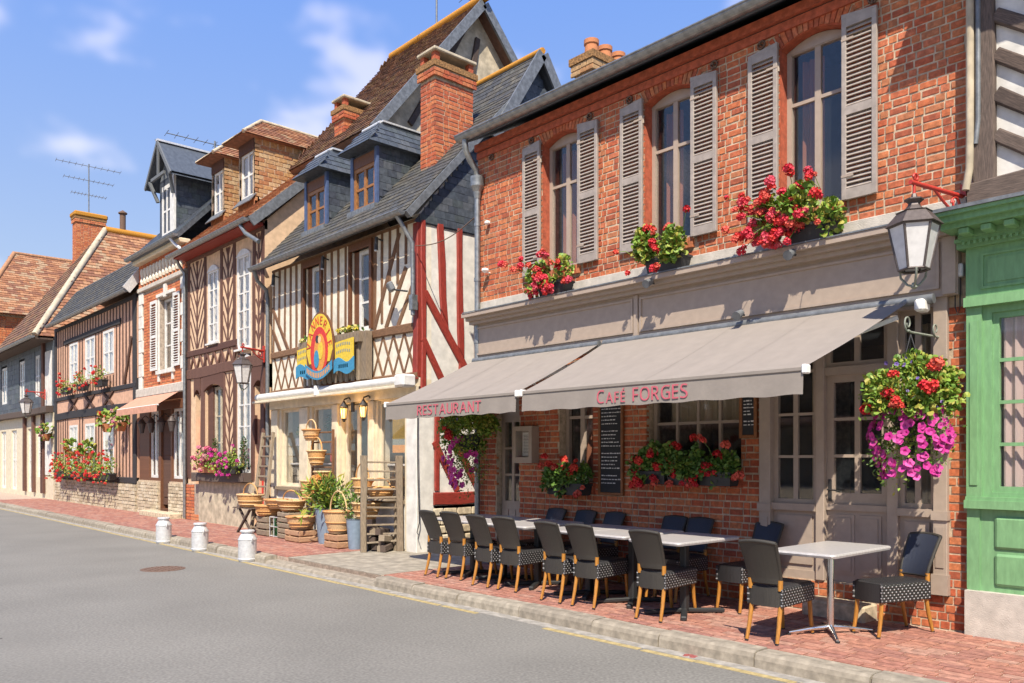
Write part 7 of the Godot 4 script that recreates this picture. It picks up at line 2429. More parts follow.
func hanging_basket(called: String, label: String, c: Vector3, s: float, wall: Vector3, shaded: bool) -> void:
	var t := thing(called, label, "hanging basket", c, "hanging flower baskets")
	var mb := MB.new()
	mb.lathe([Vector2(0.0, -0.22), Vector2(0.09, -0.2), Vector2(0.16, -0.1), Vector2(0.18, 0.03), Vector2(0.15, 0.03)], c, 14)
	put(mb, "pot", M.trough_black, t)
	# chains to the hook
	var hook := c + Vector3(0, 0.62, 0)
	for i in 3:
		mb = MB.new()
		var a := TAU * i / 3
		mb.tube([c + Vector3(cos(a) * 0.17, 0.03, sin(a) * 0.17), hook], 0.006, 5)
		put(mb, "chain", M.iron, t)
	# scrolled bracket
	mb = MB.new()
	mb.tube([Vector3(wall.x, hook.y + 0.02, 0.0), hook + Vector3(0, 0.02, 0), hook + Vector3(0, 0.03, 0.05)], 0.011, 6)
	var sc := []
	for i in 19:
		var a := i / 18.0 * TAU * 1.25
		var r := 0.07 * (1.0 - i / 26.0)
		sc.append(hook + Vector3(0, 0.09 - cos(a) * r, 0.06 + sin(a) * r))
	mb.tube(sc, 0.008, 5)
	sc = []
	for i in 15:
		var a := i / 14.0 * TAU
		var r := 0.06 * (1.0 - i / 22.0)
		sc.append(Vector3(wall.x, hook.y + 0.08 - cos(a) * r, 0.12 + sin(a) * r))
	mb.tube(sc, 0.008, 5)
	put(mb, "bracket", M.verdigris if not shaded else M.iron, t)
	mb = MB.new()
	var lk := "leafy_lime"
	var cols: Array = PAL[lk].cols
	for i in 30:
		var d := rdir(0.3)
		var e := c + Vector3(d.x * 0.26, 0.1 + d.y * 0.24, d.z * 0.24) * s
		leaves_in(mb, e, Vector3(0.15, 0.13, 0.14) * s, 120, 0.046, cols, i % 2 == 0)
	for i in 14:
		leaves_in(mb, c + Vector3(rnd(-0.2, 0.22), rnd(-0.6, -0.05), rnd(-0.08, 0.18)) * s, Vector3(0.15, 0.15, 0.11) * s, 80, 0.04, PAL.leafy.cols if i % 2 else cols, false)
	for i in 10:
		var d := rdir(0.2)
		var p := c + Vector3(d.x * 0.3, 0.1 + d.y * 0.2, absf(d.z) * 0.25) * s
		for k in 6:
			p += (d * 0.03 + Vector3(0, -0.008 * k, 0)) * s
			mb.col = cols[rng.randi() % cols.size()]
			leaf(mb, p, rdir(), rdir(1.0), 0.045, 0.02, false)
	put(mb, "foliage", PAL[lk].all, t)
	# petunias pour down the street side
	for i in (60 if shaded else 120):
		var a := rnd(-1.9, 1.9)
		var y := rnd(-0.62, -0.02)
		var w := 0.30 - 0.14 * absf(y + 0.25) / 0.4
		var o := Vector3(sin(a) * w * 1.05, y, cos(a) * w * 0.85 + 0.03) * s
		var n := (Vector3(o.x, 0.05, o.z + 0.1).normalized() + rdir() * 0.35).normalized()
		var x := n.cross(Vector3.UP).normalized() * -1.0
		var b := Basis(x, n.cross(x), n).orthonormalized() * Basis.from_scale(Vector3.ONE * rnd(0.75, 1.15) * s)
		if shaded and o.x > 0.0: o.x *= 0.4
		piece(UNIT.petunia, "petunia", PAL.magenta.mats[rng.randi() % 3], t, Transform3D(b, c + o + n * 0.03))
	var pts := []
	for q in [[-0.02, 0.05, 0.3], [0.05, 0.0, 0.34], [-0.06, 0.1, 0.3], [0.24, 0.32, 0.22], [0.28, 0.3, 0.2], [0.0, 0.26, 0.3], [-0.28, -0.02, 0.22], [0.26, 0.12, 0.26], [0.04, 0.04, 0.38], [0.22, 0.16, 0.3]]:
		pts.append(c + Vector3(q[0], q[1], q[2]) * s)
		pts.append(c + Vector3(q[0] + rnd(-0.05, 0.05), q[1] + rnd(-0.04, 0.04), q[2]) * s)
	blooms(t, pts.slice(0, 8) if shaded else pts, "red_petal")
	pts = []
	for i in 22:
		var d := rdir(0.6)
		pts.append(c + Vector3(d.x * 0.34, 0.16 + d.y * 0.26, absf(d.z) * 0.28 + 0.05) * s)
	for p in pts:
		piece(UNIT.petunia, "lobelia", PAL.violet.mats[rng.randi() % 2], t, Transform3D(Basis.from_euler(Vector3(rnd(-1, 0.3), rnd(-1, 1), 0)) * Basis.from_scale(Vector3.ONE * rnd(0.35, 0.55)), p))

# ---------- lantern, boards, small fittings ----------
func street_lantern(label: String, hang: Vector3, wallx: float, zw: float, s: float) -> void:
	var t := thing("street_lantern", label, "lantern", hang, "bracket lanterns")
	var h := hang
	var ring := func(y: float, r: float) -> Array:
		var o := []
		for i in 6:
			var a := TAU * (i + 0.5) / 6
			o.append(h + Vector3(cos(a) * r, y, sin(a) * r) * s)
		return o
	# roof
	var mb := MB.new()
	var lv := [[-0.24, 0.235], [-0.235, 0.25], [-0.12, 0.15], [-0.11, 0.16], [-0.1, 0.1], [-0.05, 0.055], [-0.03, 0.05], [0.0, 0.085], [0.012, 0.085], [0.02, 0.03], [0.06, 0.02]]
	for k in lv.size() - 1:
		var a: Array = ring.call(lv[k][0], lv[k][1])
		var b: Array = ring.call(lv[k + 1][0], lv[k + 1][1])
		for i in 6:
			mb.qo(a[i], a[(i + 1) % 6], b[(i + 1) % 6], b[i], h + Vector3(0, (lv[k][0] + lv[k + 1][0]) / 2, 0) * s)
	put(mb, "lantern_roof", M.lantern_metal, t)
	# six frosted panes
	var hi: Array = ring.call(-0.24, 0.215)
	var lo: Array = ring.call(-0.64, 0.13)
	for i in 6:
		mb = MB.new()
		var j := (i + 1) % 6
		mb.qo(lo[i], lo[j], hi[j], hi[i], h + Vector3(0, -0.4, 0) * s)
		put(mb, "pane", M.frosted, t)
	mb = MB.new()
	for i in 6:
		mb.tube([lo[i], hi[i]], 0.012 * s, 5)
		mb.tube([lo[i], lo[(i + 1) % 6]], 0.013 * s, 5)
		mb.tube([hi[i], hi[(i + 1) % 6]], 0.012 * s, 5)
	put(mb, "lantern_frame", M.lantern_metal, t)
	mb = MB.new()
	for i in 3:
		var a := TAU * (i + 0.5) / 3
		var d := Vector3(cos(a), 0, sin(a))
		mb.tube([h + (d * 0.13 + Vector3(0, -0.64, 0)) * s, h + (d * 0.12 + Vector3(0, -0.7, 0)) * s, h + (d * 0.06 + Vector3(0, -0.77, 0)) * s, h + Vector3(0, -0.79, 0) * s], 0.011 * s, 5)
	mb.lathe([Vector2(0.0, -0.82 * s), Vector2(0.03 * s, -0.8 * s), Vector2(0.02 * s, -0.76 * s), Vector2(0.0, -0.75 * s)], h, 8)
	put(mb, "finial", M.verdigris, t)
	# red scrolled bracket to the wall
	mb = MB.new()
	var w := Vector3(wallx, h.y + 0.16 * s, zw)
	var e := h + Vector3(0, 0.16 * s, 0)
	mb.tube([w, e + (e - w).normalized() * 0.05], 0.022 * s, 7)
	mb.tube([e, h + Vector3(0, 0.03, 0)], 0.014 * s, 6)
	mb.bar(w + Vector3(0, -0.26, 0) * s, w + Vector3(0, 0.12, 0) * s, 0.05 * s, 0.04 * s)
	var pts := []
	for i in 12:
		var q := i / 11.0
		pts.append(w.lerp(e, 0.62 * (1.0 - q)) + Vector3(0, -0.2 * s * sin(q * PI / 2), 0))
	mb.tube(pts, 0.013 * s, 6)
	var d2 := (e - w).normalized()
	for k in [[0.17, 0.07], [0.97, 0.035]]:
		pts = []
		for i in 17:
			var a := TAU * i / 16 * 1.1
			var r: float = k[1] * (1.0 - i / 40.0) * s
			pts.append(w.lerp(e, k[0]) + d2 * cos(a) * r + Vector3(0, -0.09 * s * (1.0 if k[0] < 0.5 else -0.6) + sin(a) * r, 0))
		mb.tube(pts, 0.013 * s, 6)
	put(mb, "bracket", M.red_iron, t)

func main_fittings() -> void:
	street_lantern("white glazed street lantern on a red iron bracket above the green shop", Vector3(-2.8, 3.76, 0.7), -2.66, 0.0, 0.9)
	street_lantern("small street lantern on a red iron bracket in front of the chevron house", Vector3(-15.95, 3.72, 0.62), -16.2, 0.05, 0.9)
	street_lantern("dark street lantern at the far end on the slate house", Vector3(-34.1, 3.9, 0.75), -34.3, 0.1, 1.0)
	# tall chalkboard menu
	var t := thing("chalkboard", "tall narrow chalkboard menu in a wooden frame between the windows", "chalkboard", Vector3(-6.68, 1.18, 0.02))
	board(t, -6.88, -6.48, 1.17, 2.32, 0.02, 21)
	t = thing("chalkboard", "little framed chalkboard beside the glazed shop front", "chalkboard", Vector3(-4.76, 1.85, 0.02))
	board(t, -4.87, -4.66, 1.84, 2.32, 0.02, 8)
	# glazed menu case
	t = thing("menu_case", "taupe menu case with paper behind glass on the brick wall", "menu case", Vector3(-8.2, 1.55, 0.05))
	var mb := MB.new()
	mb.box(Vector3(-8.36, 1.56, 0.0), Vector3(-7.98, 2.06, 0.02))
	for q in [[-8.36, 1.56, -8.3, 2.06], [-8.04, 1.56, -7.98, 2.06], [-8.3, 1.56, -8.04, 1.64], [-8.3, 2.0, -8.04, 2.06]]:
		mb.box(Vector3(q[0], q[1], 0.02), Vector3(q[2], q[3], 0.14))
	put(mb, "case", M.taupe, t)
	bx(t, "menu_sheet", M.paper, Vector3(-8.28, 1.66, 0.022), Vector3(-8.06, 1.98, 0.025))
	mb = MB.new()
	for i in 13:
		mb.box(Vector3(-8.26, 1.94 - i * 0.02, 0.0255), Vector3(-8.26 + rnd(0.08, 0.17), 1.946 - i * 0.02, 0.0262))
	put(mb, "menu_print", M.iron, t)
	bx(t, "pane", M.glass, Vector3(-8.3, 1.64, 0.12), Vector3(-8.04, 2.0, 0.124))
	# wall sensors, spot lights on the fascia
	t = thing("wall_lamp", "tiny white lamp on the brick wall beside the downpipe", "lamp", Vector3(-9.0, 4.35, 0.03))
	mb = MB.new()
	mb.tube([Vector3(-9.0, 4.3, 0.0), Vector3(-9.0, 4.3, 0.08)], 0.012, 6)
	mb.lathe([Vector2(0.0, 4.36), Vector2(0.05, 4.35), Vector2(0.055, 4.32), Vector2(0.02, 4.29), Vector2(0.0, 4.29)], Vector3(-9.0, 0, 0.09), 10)
	put(mb, "shade", M.white_plastic, t)
	t = thing("wall_lamp", "tiny white sensor high on the brick wall beside the downpipe", "lamp", Vector3(-9.0, 5.0, 0.03))
	mb = MB.new()
	mb.cbox(Transform3D(Basis(), Vector3(-9.0, 5.02, 0.05)), Vector3(0.07, 0.05, 0.07), Vector3.ONE * 0.015)
	put(mb, "housing", M.white_plastic, t)
	t = thing("spot_lamp", "small chrome spot lamp below the awning cornice beside the lime geraniums", "lamp", Vector3(-5.85, 3.5, 0.3))
	spot(t, Vector3(-5.85, 3.62, 0.32))
	t = thing("spot_lamp", "small white lamp on the awning top edge below the big geranium box", "lamp", Vector3(-4.72, 3.08, 0.3))
	spot(t, Vector3(-4.72, 3.12, 0.26))
	t = thing("spot_lamp", "small lamp hanging below the big spilling geranium box", "lamp", Vector3(-4.1, 3.55, 0.35))
	spot(t, Vector3(-4.1, 3.62, 0.34))
	t = thing("meter_box", "little grey electric box between the restaurant and the green shop", "electric box", Vector3(-2.68, 3.2, 0.05))
	bx(t, "case", M.galvanised, Vector3(-2.72, 3.2, 0.005), Vector3(-2.645, 3.32, 0.07), 0.01)
	mb = MB.new()
	mb.tube([Vector3(-2.68, 3.2, 0.03), Vector3(-2.68, 2.95, 0.03), Vector3(-2.7, 2.88, 0.03), Vector3(-2.72, 2.95, 0.03), Vector3(-2.72, 3.1, 0.03)], 0.006, 5)
	put(mb, "wire", M.iron, t)

func spot(t: Node, p: Vector3) -> void:
	var mb := MB.new()
	mb.tube([p + Vector3(0, 0.0, -0.08), p], 0.012, 6)
	put(mb, "arm", M.iron, t)
	mb = MB.new()
	mb.tube([p + Vector3(0, 0.02, -0.03), p + Vector3(0, -0.03, 0.07)], [0.035, 0.05], 10)
	put(mb, "housing", M.lead, t)

func board(t: Node, x0: float, x1: float, y0: float, y1: float, z: float, lines: int) -> void:
	bx(t, "slate_sheet", M.chalkboard, Vector3(x0 + 0.03, y0 + 0.03, z - 0.01), Vector3(x1 - 0.03, y1 - 0.03, z + 0.012))
	for q in [[x0, y0, x0 + 0.035, y1], [x1 - 0.035, y0, x1, y1], [x0 + 0.035, y0, x1 - 0.035, y0 + 0.035], [x0 + 0.035, y1 - 0.035, x1 - 0.035, y1]]:
		bx(t, "frame_rail", M.board_frame, Vector3(q[0], q[1], z - 0.012), Vector3(q[2], q[3], z + 0.025), 0.004)
	var mb := MB.new()
	for i in lines:
		var y := lerpf(y1 - 0.09, y0 + 0.1, float(i) / lines)
		if i % 6 == 5: continue
		var x := x0 + 0.05
		var stop := lerpf(x0, x1, rnd(0.6, 0.9))
		while x < stop:
			var w := rnd(0.012, 0.045)
			mb.box(Vector3(x, y, z + 0.0122), Vector3(x + w, y + rnd(0.008, 0.014), z + 0.0132))
			x += w + rnd(0.006, 0.016)
	put(mb, "chalk_writing", M.chalk, t)

# ---------- in front of the basket shop ----------
func wbasket(label: String, at: Vector3, r0: float, r1: float, h: float, handle: bool, ci: int, sz := 1.0, group := "wicker baskets of the shop") -> Node3D:
	var t := thing("wicker_basket", label, "basket", at, group)
	var mb := MB.new()
	var n := 6
	var pr := []
	for i in n + 1:
		var q := float(i) / n
		pr.append(Vector2(lerpf(r0, r1, q) + 0.03 * r1 * sin(q * PI), h * q))
	pr.append(Vector2(r1 * 0.9, h)); pr.append(Vector2(r0 * 0.85, h * 0.1)); pr.append(Vector2(0, h * 0.08))
	mb.lathe(pr, at, 18, Vector3(1, 1, sz))
	put(mb, "bowl", PAL.wicker.mats[ci], t)
	mb = MB.new()
	var rim := []
	for i in 21:
		var a := TAU * i / 20
		rim.append(at + Vector3(cos(a) * r1, h, sin(a) * r1 * sz))
	mb.tube(rim, 0.018, 6)
	for y in [0.05, h * 0.5]:
		var q: float = y / h
		var rr := lerpf(r0, r1, q) + 0.03 * r1 * sin(q * PI) + 0.004
		rim = []
		for i in 19:
			var a := TAU * i / 18
			rim.append(at + Vector3(cos(a) * rr, y, sin(a) * rr * sz))
		mb.tube(rim, 0.011, 5)
	put(mb, "rim", PAL.wicker.mats[(ci + 1) % 3], t)
	if handle:
		mb = MB.new()
		var p := []
		for i in 13:
			var a := PI * i / 12
			p.append(at + Vector3(cos(a) * r1, h + sin(a) * h * 0.95, 0))
		mb.tube(p, 0.013, 6)
		put(mb, "handle", PAL.wicker.mats[ci], t)
	return t

func crate(label: String, a: Vector3, b: Vector3, key := "raw_wood", nm := "wooden_crate") -> void:
	var t := thing(nm, label, "crate", Vector3((a.x + b.x) / 2, a.y, (a.z + b.z) / 2), "wooden crates of the shop")
	var h := b.y - a.y
	var n := maxi(2, int(h / 0.1))
	for i in n:
		var y := a.y + h * (i + 0.5) / n
		var w := h / n * 0.86
		for z in [a.z, b.z]:
			timber(t, Vector3(a.x, y, z), Vector3(b.x, y, z), w, 0.016, key, Vector3(0, 0, 1), "slat", 0.03)
		for x in [a.x, b.x]:
			timber(t, Vector3(x, y, a.z), Vector3(x, y, b.z), w, 0.016, key, Vector3(1, 0, 0), "slat", 0.03)
	for x in [a.x + 0.02, b.x - 0.02]:
		for z in [a.z + 0.02, b.z - 0.02]:
			timber(t, Vector3(x, a.y, z), Vector3(x, b.y, z), 0.03, 0.03, key, Vector3(0, 0, 1), "corner_post", 0.03)
	bx(t, "base_board", PAL[key].mats[0], a + Vector3(0.01, 0.005, 0.01), Vector3(b.x - 0.01, a.y + 0.025, b.z - 0.01))

func ladder(label: String, a: Vector3, b: Vector3, w: float, n: int, key: String) -> void:
	var t := thing("wooden_ladder", label, "ladder", a)
	var x := Vector3(w / 2, 0, 0)
	timber(t, a - x * 1.1, b - x * 0.9, 0.055, 0.06, key, Vector3(0, 0.2, 1), "rail", 0.05)
	timber(t, a + x * 1.1, b + x * 0.9, 0.055, 0.06, key, Vector3(0, 0.2, 1), "rail", 0.05)
	for i in n:
		var p := a.lerp(b, (i + 0.6) / n)
		timber(t, p - x, p + x, 0.035, 0.035, key, Vector3(0, 0, 1), "rung", 0.05)

func spiky_plant(mb: MB, c: Vector3, n: int, l: float, cols: Array) -> void:
	for i in n:
		var d := rdir(1.3)
		var p := c
		mb.col = cols[rng.randi() % cols.size()]
		for k in 4:
			var q := p + d * l / 4
			for m in 3:
				leaf(mb, p.lerp(q, m / 3.0), (d + rdir() * 0.9).normalized(), rdir(), l * 0.3, l * 0.06, false)
			p = q
			d = (d + Vector3(0, -0.16, 0)).normalized()

func basket_display() -> void:
	ladder("weathered wooden ladder leaning between the chevron house and the basket shop", Vector3(-15.45, PAVE, 0.55), Vector3(-15.85, 2.15, 0.12), 0.5, 10, "raw_wood")
	# low bench and chair frame by the ladder
	var t := thing("wooden_bench", "small dark wooden folding stand under the handled basket", "stand", Vector3(-15.75, PAVE, 0.55))
	for s in [-1.0, 1.0]:
		timber(t, Vector3(-16.1 , PAVE, 0.5 + s * 0.16), Vector3(-15.5, 0.62, 0.5 + s * 0.16), 0.05, 0.04, "oak_grey", Vector3(0, 0, 1), "leg")
		timber(t, Vector3(-15.5, PAVE, 0.5 + s * 0.13), Vector3(-16.1, 0.62, 0.5 + s * 0.13), 0.05, 0.04, "oak_grey", Vector3(0, 0, 1), "leg")
	for i in 5:
		timber(t, Vector3(-16.15 + i * 0.15, 0.63, 0.28), Vector3(-16.15 + i * 0.15, 0.63, 0.72), 0.1, 0.02, "oak_grey", Vector3.UP, "slat")
	wbasket("orange wicker basket with hoop handle on the dark stand", Vector3(-15.85, 0.65, 0.5), 0.26, 0.33, 0.24, true, 0, 0.75)
	crate("open wooden crate on the ground beside the dark stand", Vector3(-15.3, PAVE, 0.3), Vector3(-14.85, 0.5, 0.62))
	crate("wooden crate below the heaped baskets beside the green bottle crate", Vector3(-14.45, PAVE, 0.25), Vector3(-14.0, 0.62, 0.6))
	crate("reddish wooden box under a round basket in front of the stall riser", Vector3(-13.85, PAVE, 0.4), Vector3(-13.3, 0.34, 0.75), "pine")
	crate("small reddish wooden box under the pot-bellied basket by the blue pot", Vector3(-12.42, PAVE, 0.45), Vector3(-12.0, 0.36, 0.75), "pine")
	wbasket("flat oval wicker tray basket heaped on the middle crates", Vector3(-14.8, 0.66, 0.4), 0.25, 0.36, 0.16, false, 1, 0.7)
	wbasket("low round wicker basket on the open crate beside the stand", Vector3(-15.1, 0.5, 0.45), 0.2, 0.28, 0.2, false, 2)
	wbasket("wide brown wicker basket on the crate beside the bottles", Vector3(-14.25, 0.63, 0.42), 0.22, 0.34, 0.2, true, 0, 0.75)
	wbasket("round wicker basket on the reddish box in front of the stall riser", Vector3(-13.58, 0.35, 0.57), 0.18, 0.27, 0.22, false, 1)
	wbasket("pot-bellied straw basket on the small reddish box by the blue pot", Vector3(-12.22, 0.37, 0.6), 0.17, 0.27, 0.36, true, 1, 0.9)
	wbasket("upright wicker chair-back basket leaning on the stall riser", Vector3(-13.95, 0.84, 0.25), 0.16, 0.2, 0.36, false, 0, 0.5)
	wbasket("wicker basket hanging on the tall rack by the shop door", Vector3(-13.55, 1.5, 0.28), 0.13, 0.2, 0.26, true, 0, 0.8)
	wbasket("small upper wicker basket on the tall rack by the shop door", Vector3(-13.75, 1.95, 0.28), 0.12, 0.19, 0.2, true, 1, 0.8)
	wbasket("lowest wicker basket on the tall rack above the blue pot", Vector3(-13.3, 1.12, 0.3), 0.12, 0.18, 0.26, false, 0, 0.8)
	wbasket("shallow basket on the shelf behind the rustic gate", Vector3(-11.55, 0.98, 0.2), 0.2, 0.3, 0.16, true, 2, 0.7)
	wbasket("orange basket on the logs behind the rustic gate", Vector3(-11.75, 0.62, 0.35), 0.16, 0.24, 0.26, false, 0)
	wbasket("small basket behind the rustic gate post by the pot plants", Vector3(-11.95, 1.0, 0.3), 0.14, 0.2, 0.28, true, 0, 0.8)
	# rack
	t = thing("display_rack", "tall thin wooden rack holding baskets by the shop door", "rack", Vector3(-13.4, PAVE, 0.2))
	for x in [-13.95, -13.2]:
		timber(t, Vector3(x, PAVE, 0.16), Vector3(x, 2.15, 0.14), 0.04, 0.04, "oak", Vector3(0, 0, 1), "post")
	for y in [0.9, 1.2, 1.46, 1.7, 1.92, 2.1]:
		timber(t, Vector3(-13.95, y, 0.16), Vector3(-13.2, y, 0.16), 0.03, 0.03, "oak", Vector3(0, 0, 1), "rail")
	# bottles in a wire crate
	t = thing("bottle_crate", "wire crate of dark green bottles beside the wooden crates", "bottle crate", Vector3(-14.65, PAVE, 0.45))
	var gb := mk("bottle_green", Color(0.03, 0.10, 0.04), 0.15)
	var mb := MB.new()
	for x in [-14.82, -14.65, -14.48]:
		for z in [0.32, 0.58]:
			mb.tube([Vector3(x, PAVE, z), Vector3(x, 0.5, z)], 0.008, 5)
	for y in [0.14, 0.32, 0.5]:
		for z in [0.32, 0.58]:
			mb.tube([Vector3(-14.82, y, z), Vector3(-14.48, y, z)], 0.008, 5)
		for x in [-14.82, -14.48]:
			mb.tube([Vector3(x, y, 0.32), Vector3(x, y, 0.58)], 0.008, 5)
	put(mb, "wire_frame", M.galvanised, t)
	for x in [-14.74, -14.56]:
		for z in [0.39, 0.51]:
			mb = MB.new()
			mb.lathe([Vector2(0.0, 0.13), Vector2(0.045, 0.14), Vector2(0.045, 0.33), Vector2(0.018, 0.4), Vector2(0.018, 0.47), Vector2(0.0, 0.47)], Vector3(x, 0, z), 10)
			put(mb, "bottle", gb, t)
	# blue pot with plants
	t = thing("potted_plant", "tall blue-grey pot with bushy green plants and orange flowers", "potted plant", Vector3(-13.0, PAVE, 0.35))
	mb = MB.new()
	mb.lathe([Vector2(0.0, PAVE), Vector2(0.17, PAVE), Vector2(0.235, 0.72), Vector2(0.25, 0.74), Vector2(0.215, 0.74), Vector2(0.2, 0.68), Vector2(0.0, 0.68)], Vector3(-13.0, 0, 0.35), 18)
	put(mb, "pot", M.blue_pot, t)
	mb = MB.new()
	spiky_plant(mb, Vector3(-13.0, 0.75, 0.35), 34, 0.6, PAL.leafy_lime.cols)
	leaves_in(mb, Vector3(-12.85, 0.98, 0.4), Vector3(0.34, 0.32, 0.26), 300, 0.075, PAL.leafy.cols, false)
	leaves_in(mb, Vector3(-13.3, 1.0, 0.4), Vector3(0.26, 0.2, 0.22), 200, 0.075, PAL.leafy_lime.cols, false)
	put(mb, "foliage", PAL.leafy.all, t)
	var pts := []
	for i in 16:
		pts.append(Vector3(-13.15 + rnd(-0.2, 0.2), 1.15 + rnd(-0.16, 0.16), 0.5 + rnd(-0.1, 0.12)))
	blooms(t, pts, "orange_petal", "flower")
	t = thing("potted_plant", "second blue pot with low plants beside the rustic gate", "potted plant", Vector3(-12.0, PAVE, 0.3))
	mb = MB.new()
	mb.lathe([Vector2(0.0, PAVE), Vector2(0.11, PAVE), Vector2(0.15, 0.6), Vector2(0.16, 0.62), Vector2(0.0, 0.6)], Vector3(-11.85, 0, 0.5), 14)
	put(mb, "pot", M.blue_pot, t)
	mb = MB.new()
	leaves_in(mb, Vector3(-11.95, 0.85, 0.5), Vector3(0.3, 0.26, 0.22), 200, 0.07, PAL.leafy.cols, false)
	put(mb, "foliage", PAL.leafy.all, t)
	# rustic gate
	t = thing("rustic_gate", "weathered rustic pole gate standing beside the white corner pillar", "gate", Vector3(-11.3, PAVE, 0.3))
	var a := Vector3(-11.36, PAVE, 0.64)
	var b := Vector3(-11.12, PAVE, 0.12)
	var out := Vector3(0.9, 0, 0.4).normalized()
	timber(t, a, a + Vector3(0, 1.55, 0), 0.1, 0.09, "raw_wood", out, "post")
	timber(t, b, b + Vector3(0, 1.55, 0), 0.11, 0.09, "raw_wood", out, "post")
	for i in 10:
		var y := 0.14 + i * 0.145
		timber(t, a + Vector3(0, y, 0), b + Vector3(0, y + rnd(-0.03, 0.03), 0), 0.03, 0.03, "raw_wood", out, "pole", 0.08)
	# wood stack behind the gate
	t = thing("log_stack", "heap of cut logs behind the rustic gate", "logs", Vector3(-11.5, PAVE, 0.2))
	for i in 14:
		var p := Vector3(-11.62 + (i % 5) * 0.11, PAVE + 0.07 + (i / 5) * 0.12, 0.3 + rnd(-0.06, 0.06))
		timber(t, p + Vector3(-0.1, rnd(-0.04, 0.04), -0.15), p + Vector3(0.08, rnd(-0.04, 0.05), 0.15), 0.1, 0.1, "oak_grey" if i % 3 else "raw_wood", Vector3.UP, "log")
	t = thing("shelf", "plain wooden shelf behind the rustic gate", "shelf", Vector3(-11.55, 0.9, 0.2))
	timber(t, Vector3(-11.9, 0.95, 0.2), Vector3(-11.15, 0.95, 0.2), 0.36, 0.03, "raw_wood", Vector3.UP, "board")
	for x in [-11.85, -11.2]:
		timber(t, Vector3(x, PAVE, 0.14), Vector3(x, 0.94, 0.14), 0.05, 0.05, "raw_wood", Vector3(0, 0, 1), "leg")
	# door lamps of the basket shop (lit)
	var k := 0
	for x in [-12.72, -12.08]:
		var l := thing("wall_lantern", "small lit black wall lantern beside the basket shop door, %s" % ["near the rack", "near the rustic gate"][k], "lantern", Vector3(x, 2.35, 0.1), "lit lanterns of the basket shop")
		mb = MB.new()
		mb.bar(Vector3(x, 2.45, 0.02), Vector3(x, 2.72, 0.02), 0.08, 0.03)
		mb.tube([Vector3(x, 2.62, 0.03), Vector3(x, 2.7, 0.1), Vector3(x, 2.66, 0.2)], 0.014, 6)
		mb.lathe([Vector2(0.075, 2.52), Vector2(0.085, 2.53), Vector2(0.04, 2.59), Vector2(0.0, 2.66)], Vector3(x, 0, 0.2), 8)
		mb.lathe([Vector2(0.0, 2.26), Vector2(0.02, 2.27), Vector2(0.045, 2.32), Vector2(0.0, 2.32)], Vector3(x, 0, 0.2), 8)
		for i in 6:
			var g := TAU * i / 6
			mb.tube([Vector3(x + cos(g) * 0.045, 2.31, 0.2 + sin(g) * 0.045), Vector3(x + cos(g) * 0.07, 2.53, 0.2 + sin(g) * 0.07)], 0.006, 4)
		put(mb, "cage", M.iron, l)
		mb = MB.new()
		mb.lathe([Vector2(0.0, 2.33), Vector2(0.038, 2.33), Vector2(0.058, 2.5), Vector2(0.0, 2.5)], Vector3(x, 0, 0.2), 10)
		put(mb, "lamp_glass", M.lamp_bulb, l)
		var om := OmniLight3D.new()
		om.name = "lamp_light"
		om.light_color = Color(1.0, 0.75, 0.4)
		om.light_energy = 0.12
		om.light_size = 0.06
		om.omni_range = 6.0
		om.omni_attenuation = 2.0
		om.shadow_enabled = true
		l.add_child(om)
		om.position = Vector3(0, 0.05, 0.22)
		k += 1
	# yellow banner in the right-hand window
	t = thing("cloth_banner", "yellow and green cloth banner hanging in the shop window by the pillar", "banner", Vector3(-11.5, 1.7, -0.2))
	mb = MB.new()
	mb.box(Vector3(-11.72, 1.95, -0.16), Vector3(-11.3, 2.45, -0.15))
	put(mb, "cloth", M.sign_yellow, t)
	bx(t, "green_stripe", M.verdigris, Vector3(-11.72, 1.85, -0.16), Vector3(-11.3, 1.95, -0.15))
	bx(t, "orange_stripe", M.sign_orange, Vector3(-11.72, 1.72, -0.16), Vector3(-11.3, 1.85, -0.15))
	# things in the shop windows
	wbasket("pale wicker panel basket standing in the shop window by the ladder", Vector3(-14.95, 1.09, -0.3), 0.13, 0.13, 0.42, false, 1, 0.4)
	t = thing("potted_plant", "clipped green plant on the shelf in the shop window by the ladder", "potted plant", Vector3(-15.1, 1.9, -0.35))
	mb = MB.new()
	leaves_in(mb, Vector3(-15.1, 2.15, -0.35), Vector3(0.32, 0.16, 0.12), 260, 0.05, PAL.leafy_lime.cols)
	put(mb, "foliage", PAL.leafy_lime.all, t)
	bx(t, "trough", M.white_plastic, Vector3(-15.4, 1.88, -0.44), Vector3(-14.8, 2.03, -0.26))
	t = thing("potted_plant", "dark leafy plant in the shop window by the rack", "potted plant", Vector3(-13.9, 1.6, -0.45))
	mb = MB.new()
	leaves_in(mb, Vector3(-13.85, 2.3, -0.4), Vector3(0.34, 0.28, 0.14), 160, 0.13, PAL.leafy_dark.cols, false)
	put(mb, "foliage", PAL.leafy_dark.all, t)
	bx(t, "pot", M.sign_red, Vector3(-14.1, 1.54, -0.5), Vector3(-13.8, 1.98, -0.3), 0.03)

